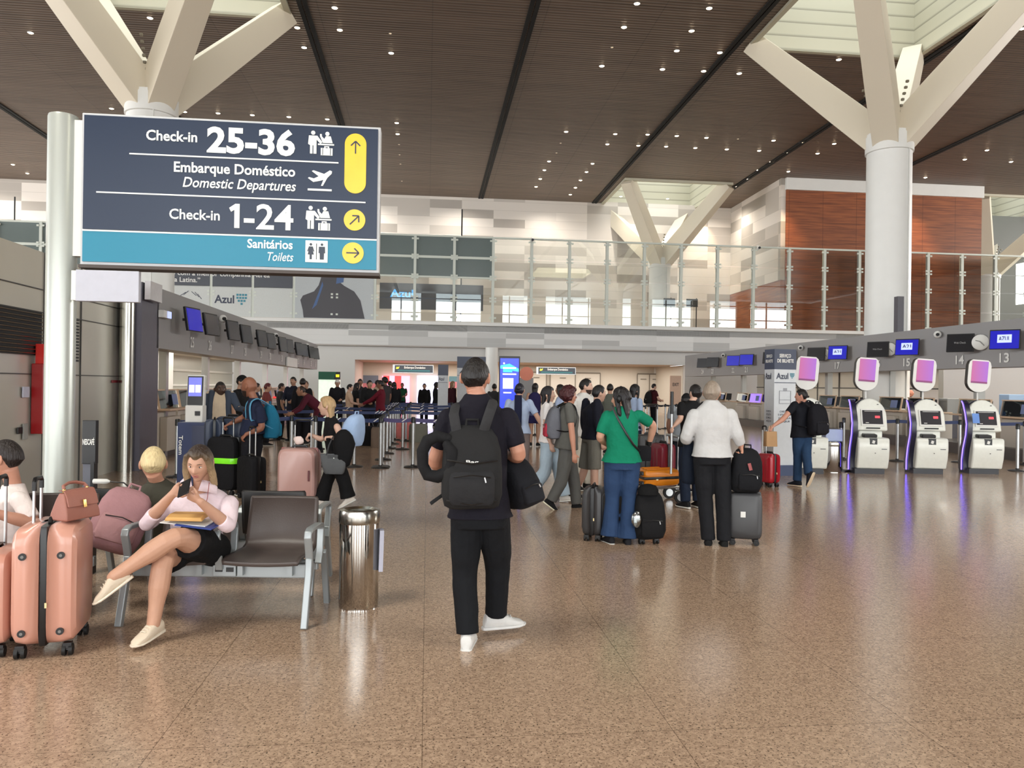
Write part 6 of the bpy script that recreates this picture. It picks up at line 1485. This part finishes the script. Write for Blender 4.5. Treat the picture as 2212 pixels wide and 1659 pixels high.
mb = MB(); mb.sup((0, 0, 0), (.28, .16), [(-.34, .45, .5, 0), (-.32, .62, .8, 0), (-.2, .86, 1, 0), (-.05, 1, 1.1, 0), (.05, .8, 1, 0), (.1, .5, .7, 0), (.13, .25, .3, 0)], e=2.4); mb.build('cloth', fab((14, 14, 16)), jk, disp=.05, dscale=.12)
tb_ = thing('tote_bag', 'grey tote bag hanging from the hand of the blonde walking woman', 'handbag', W(722, 1020, 9.9), R(4))
mb = MB(); mb.sup((0, 0, 0), (.36, .13), [(-.02, .62, .8, 0), (.0, .7, 1, 0), (.1, .86, 1, 0), (.18, .97, .7, 0), (.235, 1, .35, 0)], e=5); mb.build('body', fab((88, 90, 92)), tb_, disp=.012, dscale=.1)
mb = MB(); mb.box((0, -.045, .2), (.16, .012, .06), (.25, 0, 0)); mb.build('flap', fab((80, 82, 84)), tb_, smooth=False, bevel=.006)
mb = MB(); mb.ell((0, -.055, .185), (.008, .006, .008), 8, 6); mb.build('button', white, tb_)
for y in (-.03, .03):
    mb = MB(); mb.tube([(-.1, y, .22), (-.07, y, .35), (-.02, y * .5, .46), (.03, y * .5, .46), (.07, y, .35), (.12, y, .22)], .006, 6); mb.build('handle', fab((70, 70, 72)), tb_)
# bald man and companions at the left desks
m4 = person('bald bearded man in a navy polo with a teal backpack leaning on his luggage', (548, 11.2), 1.80, -75, hs=1.2, P={'hd': (538, 836, 11.2), 'nk': (549, 864, 11.2), 'shL': (560, 884, 11.05), 'shR': (546, 884, 11.36), 'ch': (556, 908, 11.2), 'wrL': (532, 938, 11.0), 'elL': (566, 925, 11.05), 'wrR': (498, 915, 11.4), 'elR': (526, 902, 11.5)},
    top=('polo', (30, 36, 58)), bot=('trousers', (22, 22, 28)), hair=('bald', (40, 30, 26)), skin=(156, 92, 64), girth=1.12, hands={'L': ((-.7, 0, -.7), (-.3, .3, -.9), .8, .6), 'R': ((-.8, 0, -.4), (0, 0, -1), .8, .6)})
mb = MB(); mb.rings([[m4.HM(p) for p in r_] for r_ in head_rings(lambda a, b: -.006 + .0085 * ss(-.03, -.05, head_pt(a, b).z) * ss(2.0, 1.5, abs(a)), 40, 30)]); mb.build('beard', hairm((52, 38, 32)), m4.root)
carry(m4, 'teal blue backpack worn by the bald man in navy', .34, .24, .5, fab((24, 98, 128)), fab((28, 108, 138)), strapm=fab((96, 160, 196)))
m5 = person('dark skinned man in a cream sweater and denim jacket at the left desks', (476, 13.2), 1.74, 165, hs=1.15, P={'hd': (476, 842, 13.2)}, J={'elL': (-.3, .05, 1.2), 'wrL': (-.42, .25, 1.18)}, top=('long', (206, 188, 164)), bot=('trousers', (60, 50, 44)), hair=('buzz', (24, 20, 18)), skin=DARK, girth=1.1, hyaw=-20, vox=.011)
mb = MB()
for sx in (-1, 1):
    a = m5.j['sh' + ('R' if sx > 0 else 'L')]
    mb.tube([a + V((-sx * .05, .06, .06)), a + V((-sx * .04, .1, -.15)), a + V((-sx * .03, .1, -.5))], .05, 10); mb.tube([a + V((0, 0, .01)), m5.j['el' + ('R' if sx > 0 else 'L')], m5.j['wr' + ('R' if sx > 0 else 'L')]], [.075, .066, .052], 10)
mb.tube([m5.j['nk'] - V((0, .06, .05)), m5.j['wa'] - V((0, .08, .0))], [.17, .19], 14, flat=.5); mb.build('jacket', fab((62, 70, 84)), m5.root, vox=.012, iters=4)
person('man in a black flat cap and black t-shirt behind the bald man', (521, 14.2), 1.76, 100, top=('tee', (20, 20, 22)), bot=('trousers', (24, 24, 28)), hair=('short', (24, 20, 20)), skin=OLIVE, hat=(18, 18, 20), J={'elL': (-.25, .1, 1.2), 'wrL': (-.2, .32, 1.15)})
# ---------------------------------------------------------------- right of centre
w3 = person('woman in a green t-shirt and navy bootcut jeans, headphones on, seen from behind', (1340, 8.15), 1.69, -8, fem=1, girth=1.12,
    P={'hd': (1342, 862, 8.12), 'nk': (1344, 880, 8.12), 'shL': (1312, 897, 8.12), 'shR': (1379, 897, 8.12), 'ch': (1343, 930, 8.13), 'wa': (1344, 968, 8.14), 'pe': (1343, 992, 8.15), 'elL': (1295, 945, 8.1), 'wrL': (1310, 960, 8.38), 'elR': (1412, 918, 8.2), 'wrR': (1402, 960, 8.3),
       'hiL': (1326, 1000, 8.15), 'hiR': (1362, 1000, 8.15), 'knL': (1323, 1075, 8.18), 'knR': (1358, 1078, 8.15), 'anL': (1317, 1160, 8.15), 'anR': (1356, 1165, 8.12)},
    top=('tee', (12, 122, 92)), bot=('flare', (42, 64, 98)), hair=('long', (24, 20, 22), .36), skin=(214, 152, 120), shoes=(30, 30, 34), hem=.93, hyaw=-55, hpit=6, hands={'R': ((-.1, -.1, -1), (-.9, .3, 0), .35, .4)})
hp = thing('headphones', 'black headphones worn by the woman in green', 'headphones', (0, 0, 0)); Mw = w3.Mi.inverted()
mb = MB(); mb.tube([Mw @ w3.HM(V((.098 * math.cos(a), -.01, .01 + .125 * math.sin(a)))) for a in [PI * i / 12 for i in range(13)]], .009, 8); mb.build('band', black, hp)
mb = MB()
for sx in (-1, 1): mb.ell(Mw @ w3.HM(V((sx * .1, -.01, 0))), (.025, .035, .04), 12, 8)
mb.build('ear_cup', black, hp)
cb = thing('crossbody_bag', 'small black crossbody bag with a strap across the green t-shirt', 'handbag', W(1388, 972, 8.2), 0); o_ = V(cb.location)
mb = MB(); mb.tube([W(*q) - o_ for q in ((1322, 876, 8.04), (1335, 905, 7.985), (1352, 935, 7.975), (1368, 960, 7.99), (1382, 975, 8.1))], .012, 8, flat=.4); mb.build('strap', black, cb)
mb = MB(); mb.sup((0, .05, -.12), (.2, .09), [(0, .9, .9, 0), (.02, 1, 1, 0), (.14, 1, 1, 0), (.16, .9, .8, 0)], e=5); mb.build('body', fab((20, 20, 24)), cb)
mb = MB(); mb.tube([W(1402, 953, 8.28), W(1401, 961, 8.29)], .034, 14); wt = tag(mb.build('watch', black), 'black watch band on the right wrist of the woman in green', 'watch')
m6 = person('grey haired man in a white shirt and black trousers seen from behind', (1540, 8.1), 1.76, 3, girth=1.16,
    P={'hd': (1538, 850, 8.1), 'nk': (1537, 869, 8.1), 'shL': (1500, 897, 8.1), 'shR': (1577, 896, 8.1), 'ch': (1538, 920, 8.12), 'wa': (1538, 958, 8.13), 'pe': (1538, 982, 8.13), 'elL': (1482, 945, 8.1), 'wrL': (1484, 952, 8.36), 'elR': (1592, 938, 8.06), 'wrR': (1601, 962, 8.1),
       'hiL': (1519, 990, 8.13), 'hiR': (1557, 990, 8.13), 'knL': (1523, 1078, 8.16), 'knR': (1562, 1078, 8.12), 'anL': (1530, 1168, 8.14), 'anR': (1564, 1170, 8.1), 'ftL': (.25, 1, 0), 'ftR': (.15, 1, 0)},
    top=('shirt', (198, 198, 198)), bot=('trousers', (26, 27, 31)), hair=('old', (150, 136, 122)), skin=(210, 140, 108), shoes=(22, 22, 22), sole=(30, 30, 30), hem=.93, hyaw=22, hands={'R': ((.1, .1, -1), (-.9, 0, -.1), 1.1, .6)})
w4 = person('dark haired woman in black behind the man in white, hand on a handle', (1496, 10.6), 1.72, -20, fem=1, P={'hd': (1502, 850, 10.6), 'elL': (1470, 905, 10.5), 'wrL': (1456, 920, 10.35)}, top=('tee', (22, 22, 24)), bot=('trousers', (26, 36, 54)), hair=('tail', (26, 22, 22), .2), skin=FAIR, shoes=(28, 28, 30))
cj = thing('jacket', 'dark navy jacket hanging from the arm of the man in the white shirt', 'jacket', W(1488, 960, 8.3), 0)
mb = MB(); mb.sup((0, 0, 0), (.16, .14), [(-.42, .9, .6, 0), (-.38, 1.15, 1, 0), (-.15, 1, 1, 0), (0, .8, .9, 0), (.05, .4, .6, 0)], e=2.3); mb.build('cloth', fab((24, 32, 46)), cj, disp=.04, dscale=.14)
ch_cart = thing('cart_handle_pole', 'upright silver luggage handle with black grip beside the man in white', 'handle', (XZ(1452, 10.3), 10.3, .8), 0)
mb = MB(); mb.cyl((0, 0, -.3), (0, 0, .55), .016, n=10); mb.build('pole', alu, ch_cart)
mb = MB(); mb.cyl((0, 0, .5), (0, 0, .8), .022, n=10); mb.build('grip', black, ch_cart)
person('person in a grey shirt and black cap bending behind the woman in black', (1474, 12.2), 1.62, 40, J={'hd': (0, .16, 1.56), 'nk': (0, .1, 1.44)}, top=('tee', (140, 146, 152)), bot=('trousers', (30, 32, 40)), hair=('short', (24, 20, 20)), skin=BROWN, hat=(20, 20, 22))
# the group walking to the right
w5 = person('girl with long straight black hair in a white top and pale blue jeans walking right', (1186, 10.9), 1.66, 96, fem=1, J=walk(.25, 'L'), P={'hd': (1184, 853, 10.9)}, top=('tee', (232, 228, 228)), bot=('wide', (168, 186, 200)), hair=('long', (30, 28, 32), .62), skin=FAIR, shoes=(226, 222, 214), hem=.9)
w6 = person('woman with dark red curly hair in a grey outfit walking right', (1226, 10.4), 1.68, 84, fem=1, girth=1.15, P={'hd': (1229, 856, 10.4), 'nk': (1228, 874, 10.4), 'anL': (1246, 1090, 10.5), 'knL': (1240, 1038, 10.5), 'anR': (1190, 1083, 10.3), 'knR': (1214, 1038, 10.3), 'elR': (1236, 940, 10.15), 'wrR': (1240, 980, 10.1), 'ftR': (1, .1, -.75)},
    top=('tee', (96, 96, 92)), bot=('trousers', (92, 92, 90)), hair=('curly', (66, 26, 30)), skin=(208, 136, 104), shoes=(24, 24, 26), hem=.84, sole=(236, 232, 206))
carry(w6, 'grey and red backpack worn by the woman with curly red hair', .32, .22, .44, fab((104, 106, 114)), fab((176, 54, 72)), strapm=black, back=.11)
m7 = person('man in a navy sweater and grey shorts walking right', (1280, 11.0), 1.74, 70, P={'hd': (1294, 851, 11.0), 'nk': (1289, 873, 11.0), 'anR': (1284, 1078, 10.9), 'knR': (1284, 1020, 10.85), 'anL': (1240, 1066, 11.2), 'knL': (1262, 1018, 11.1)}, top=('long', (20, 22, 34)), bot=('shorts', (108, 106, 98)), hair=('fade', (28, 26, 28)), skin=(206, 154, 128), shoes=(30, 30, 32), hem=.9)
m8 = person('bearded man in a loose white t-shirt standing with his head turned right', (1262, 12.3), 1.8, 150, P={'hd': (1266, 836, 12.3)}, hyaw=-55, top=('loose', (214, 212, 208)), bot=('trousers', (206, 200, 186)), hair=('fade', (24, 20, 20)), skin=FAIR, hem=.84)
mb = MB(); mb.rings([[m8.HM(p) for p in r_] for r_ in head_rings(lambda a, b: -.006 + .0085 * ss(-.03, -.05, head_pt(a, b).z) * ss(2.0, 1.5, abs(a)), 40, 30)]); mb.build('beard', hairm((60, 44, 38)), m8.root)
w7 = person('person in a light blue polo just right of the walking man', (1122, 12.6), 1.68, 14, fem=1, girth=1.1, J={'wrR': (.42, .1, .98), 'elR': (.34, .0, 1.16)}, top=('polo', (170, 186, 214)), bot=('trousers', (128, 116, 114)), hair=('bun', (28, 26, 40)), skin=TAN, hem=.9)
mb = MB(); mb.sup((0, 0, 0), (.12, .05), [(0, 1, 1, 0), (.5, 1, 1, 0)], e=5); st7 = tag(mb.build('bag_strap', fab((26, 30, 54)), loc=w7.Mi.inverted() @ V((.02, -.15, 1.0))), 'wide navy strap on the back of the person in light blue', 'strap')
m9 = person('man at the kiosk in a black t-shirt and blue jeans carrying a black backpack', (1734, 13.1), 1.70, -24, P={'hd': (1731, 856, 13.0), 'elL': (1692, 905, 12.9), 'wrL': (1672, 919, 12.8), 'anL': (1722, 1040, 13.1), 'knL': (1724, 985, 13.1), 'anR': (1747, 1026, 12.8), 'knR': (1742, 985, 12.95), 'ftR': (-.25, .35, -.95)},
    top=('tee', (20, 22, 30)), bot=('trousers', (38, 62, 92)), hair=('short', (26, 22, 22)), skin=(214, 144, 118), shoes=(28, 30, 38), girth=1.12, hyaw=-35, sole=(226, 206, 176))
carry(m9, 'black backpack worn by the man at the kiosk', .36, .24, .52, fab((22, 22, 28)), fab((26, 26, 32)), dx=.1)
pg = thing('paper_bag', 'brown paper bag hanging from the wrist of the man at the kiosk', 'bag', W(1664, 964, 12.75), R(10))
mb = MB(); mb.sup((0, 0, 0), (.2, .12), [(0, .98, .98, 0), (.005, 1, 1, 0), (.24, .95, .8, 0), (.245, .94, .78, 0)], e=8); mb.build('body', mat('kraft_brown', (176, 138, 96), .65, 0, .1, 9), pg, disp=.012, dscale=.1)
mb = MB(); mb.tube([(-.04, 0, .24), (-.02, 0, .34), (.02, 0, .34), (.04, 0, .24)], .006, 6); mb.build('handle', mat('kraft_cord', (200, 186, 160), .6), pg)
# ================================================================ the cast: background
def bgp(lab, px, Z, h, yaw, top, bot, hair, skin, **kw): return person(lab, (px, Z), h, yaw, top=top, bot=bot, hair=hair, skin=skin, **kw)
dk_ = ('trousers', (24, 24, 30)); sh = ('short', (24, 20, 20))
arms = {'elR': (.24, .08, 1.16), 'wrR': (.14, .3, 1.1), 'elL': (-.24, .08, 1.16), 'wrL': (-.14, .3, 1.1)}
lean = {'hd': (0, .42, 1.46), 'nk': (0, .3, 1.36), 'ch': (0, .18, 1.22), 'shR': (.18, .28, 1.32), 'shL': (-.18, .28, 1.32), 'elR': (.24, .42, 1.06), 'wrR': (.2, .62, .95), 'elL': (-.24, .42, 1.06), 'wrL': (-.2, .6, .95)}
bgp('man in a dark navy jacket at the left desks, facing the camera', 634, 21.5, 1.80, 190, ('jacket', (28, 32, 48)), dk_, sh, OLIVE, J=arms)
bgp('man in a black jacket with his back turned beside the navy jacket man', 654, 20.5, 1.76, -10, ('jacket', (18, 18, 22)), dk_, sh, OLIVE)
bgp('balding man in a maroon sweater bending forward at the left desks', 690, 18.0, 1.74, -110, ('long', (78, 24, 40)), dk_, ('recede', (44, 30, 24)), (156, 104, 74), J=lean)
bgp('person in beige half hidden behind the maroon sweater man', 661, 21.0, 1.70, 200, ('tee', (206, 180, 160)), dk_, ('recede', (90, 66, 50)), OLIVE)
bgp('person in a white cap and dark jacket by the far vending machine', 729, 25.5, 1.76, 170, ('jacket', (26, 26, 30)), dk_, sh, OLIVE, hat=(222, 220, 214), J=arms)
bgp('short haired person in a beige shirt in the far queue, facing right', 755, 23.0, 1.62, 80, ('tee', (206, 176, 150)), ('trousers', (90, 84, 80)), ('short', (20, 18, 20)), FAIR, J=arms)
bgp('woman with long black hair and black top in the far queue beside the beige shirt', 770, 24.0, 1.66, 60, ('tee', (22, 22, 24)), dk_, ('long', (20, 18, 20), .4), OLIVE)
bgp('dark haired man in a dark shirt in the far queue behind the black haired woman', 778, 26.5, 1.80, 170, ('tee', (40, 40, 46)), dk_, sh, BROWN)
bgp('man in a black jacket in the far queue leaning towards the red sweater', 798, 22.5, 1.74, 150, ('jacket', (24, 24, 26)), dk_, sh, OLIVE, J=arms)
bgp('man in a dark red sweater reaching forward in the far queue', 823, 21.5, 1.74, -90, ('long', (96, 18, 34)), dk_, sh, BROWN, J={'elR': (.22, .22, 1.22), 'wrR': (.2, .48, 1.08), 'elL': (-.22, .22, 1.22), 'wrL': (-.2, .48, 1.08)})
bgp('tall man in a dark grey shirt at the back of the far queue', 832, 26.0, 1.86, -60, ('tee', (54, 50, 52)), dk_, ('afro', (20, 18, 18)), BROWN)
bgp('person in a beige top at the back of the far queue between dark jackets', 815, 28.5, 1.78, 60, ('tee', (190, 170, 150)), dk_, sh, BROWN)
bgp('person in black before the pink display, left one of two', 842, 31.0, 1.76, 20, ('jacket', (20, 20, 24)), dk_, sh, BROWN)
bgp('person in black before the pink display, right one of two', 852, 29.0, 1.72, -30, ('jacket', (20, 20, 24)), dk_, ('long', (20, 18, 18), .2), BROWN)
bgp('attendant with a green and black top before the red display', 869, 37.0, 1.70, 180, ('tee', (20, 70, 50)), dk_, sh, BROWN, J=arms)
bgp('woman in a black jacket facing the camera before the lavender display', 917, 32.0, 1.68, 180, ('jacket', (20, 20, 22)), dk_, ('bun', (24, 20, 20)), OLIVE)
bgp('person in black half hidden by the slim white totem', 942, 30.0, 1.74, 90, ('jacket', (22, 22, 26)), dk_, ('long', (24, 20, 20), .2), OLIVE)
bgp('fair haired person in a dark red and black top left of the walking man', 977, 30.0, 1.78, 120, ('jacket', (58, 24, 32)), dk_, ('bob', (150, 120, 90), .2), FAIR)
bgp('dark haired person just visible behind the right shoulder of the walking man', 1068, 26.0, 1.7, 0, ('tee', (60, 60, 62)), dk_, ('tail', (28, 24, 24), .2), OLIVE)
bgp('woman in a navy floral dress with a long black ponytail near the blue totem', 1156, 21.0, 1.72, 10, ('sleeveless', (44, 40, 82)), ('skirt', (44, 40, 82)), ('long', (24, 20, 22), .24, 0), OLIVE)
bgp('person in a light blue shirt and black bag behind the girl with long hair', 1212, 16.5, 1.68, -70, ('tee', (166, 180, 210)), dk_, ('bob', (28, 22, 22), .16), OLIVE, J=arms)
bgp('man in an olive shirt standing behind the woman in green', 1318, 19.0, 1.72, 10, ('tee', (96, 100, 92)), ('trousers', (66, 50, 42)), sh, OLIVE, girth=1.15)
bgp('dark haired person in light blue shirt just right of the woman in green', 1370, 14.5, 1.70, 60, ('tee', (158, 176, 206)), ('trousers', (30, 38, 58)), ('bob', (24, 22, 24), .18), FAIR)
mf = bgp('man in a black and maroon top with a backpack near the far white doors', 1412, 31.0, 1.80, 70, ('tee', (64, 20, 26)), dk_, sh, FAIR, J=arms)
carry(mf, 'black backpack worn by the man near the far white doors', .34, .24, .5, fab((26, 26, 28)))
bgp('bald staff member in black sitting behind the right check-in desks', 1966, 26.5, 1.70, 120, ('tee', (30, 32, 30)), dk_, ('bald', (90, 70, 60)), (214, 130, 100), J={k_: (v[0], v[1], v[2]) for k_, v in arms.items()})
for px, Z, c, lab in ((553, 19, (40, 44, 60), 'staff head behind the left desks, nearer the bald man'), (577, 20, (120, 60, 60), 'staff member with dark red hair behind the left desks'), (607, 22, (50, 50, 54), 'dark haired staff member behind the far left desks')):
    bgp(lab, px, Z, 1.62, 60, ('tee', c), dk_, ('short', (40, 26, 24) if px != 577 else (90, 30, 34)), OLIVE)
# jumble of pushchairs and bags in the queue lanes
for i, (px, Z, c, nm_, lab) in enumerate(((800, 20.5, (22, 22, 26), 'duffel_bag', 'black bag on the floor of the queue behind the light blue backpack'), (824, 20, (120, 104, 92), 'cardboard_box', 'brown cardboard box carried in the queue lanes'), (873, 24, (222, 130, 128), 'pink_bag', 'pink bag standing in the queue lanes under the red display'), (905, 22, (120, 120, 110), 'grey_bag', 'grey bag standing in the queue lanes'), (965, 18.5, (214, 210, 206), 'printed_bag', 'white patterned bag left of the walking man'))):
    t_ = thing(nm_, lab, 'bag' if 'box' not in nm_ else 'box', (XZ(px, Z), Z, 0), R(10 * i))
    mb = MB(); mb.sup((0, 0, .0), (.5 if i else .9, .32), [(0, .95, .95, 0), (.02, 1, 1, 0), (.45, 1, .95, 0), (.52, .9, .8, 0)], e=5); mb.build('body', fab(c), t_, disp=.02)
    mb = MB(); mb.tube([(-.1, 0, .5), (-.06, 0, .62), (.06, 0, .62), (.1, 0, .5)], .012, 6); mb.build('handle', black, t_)
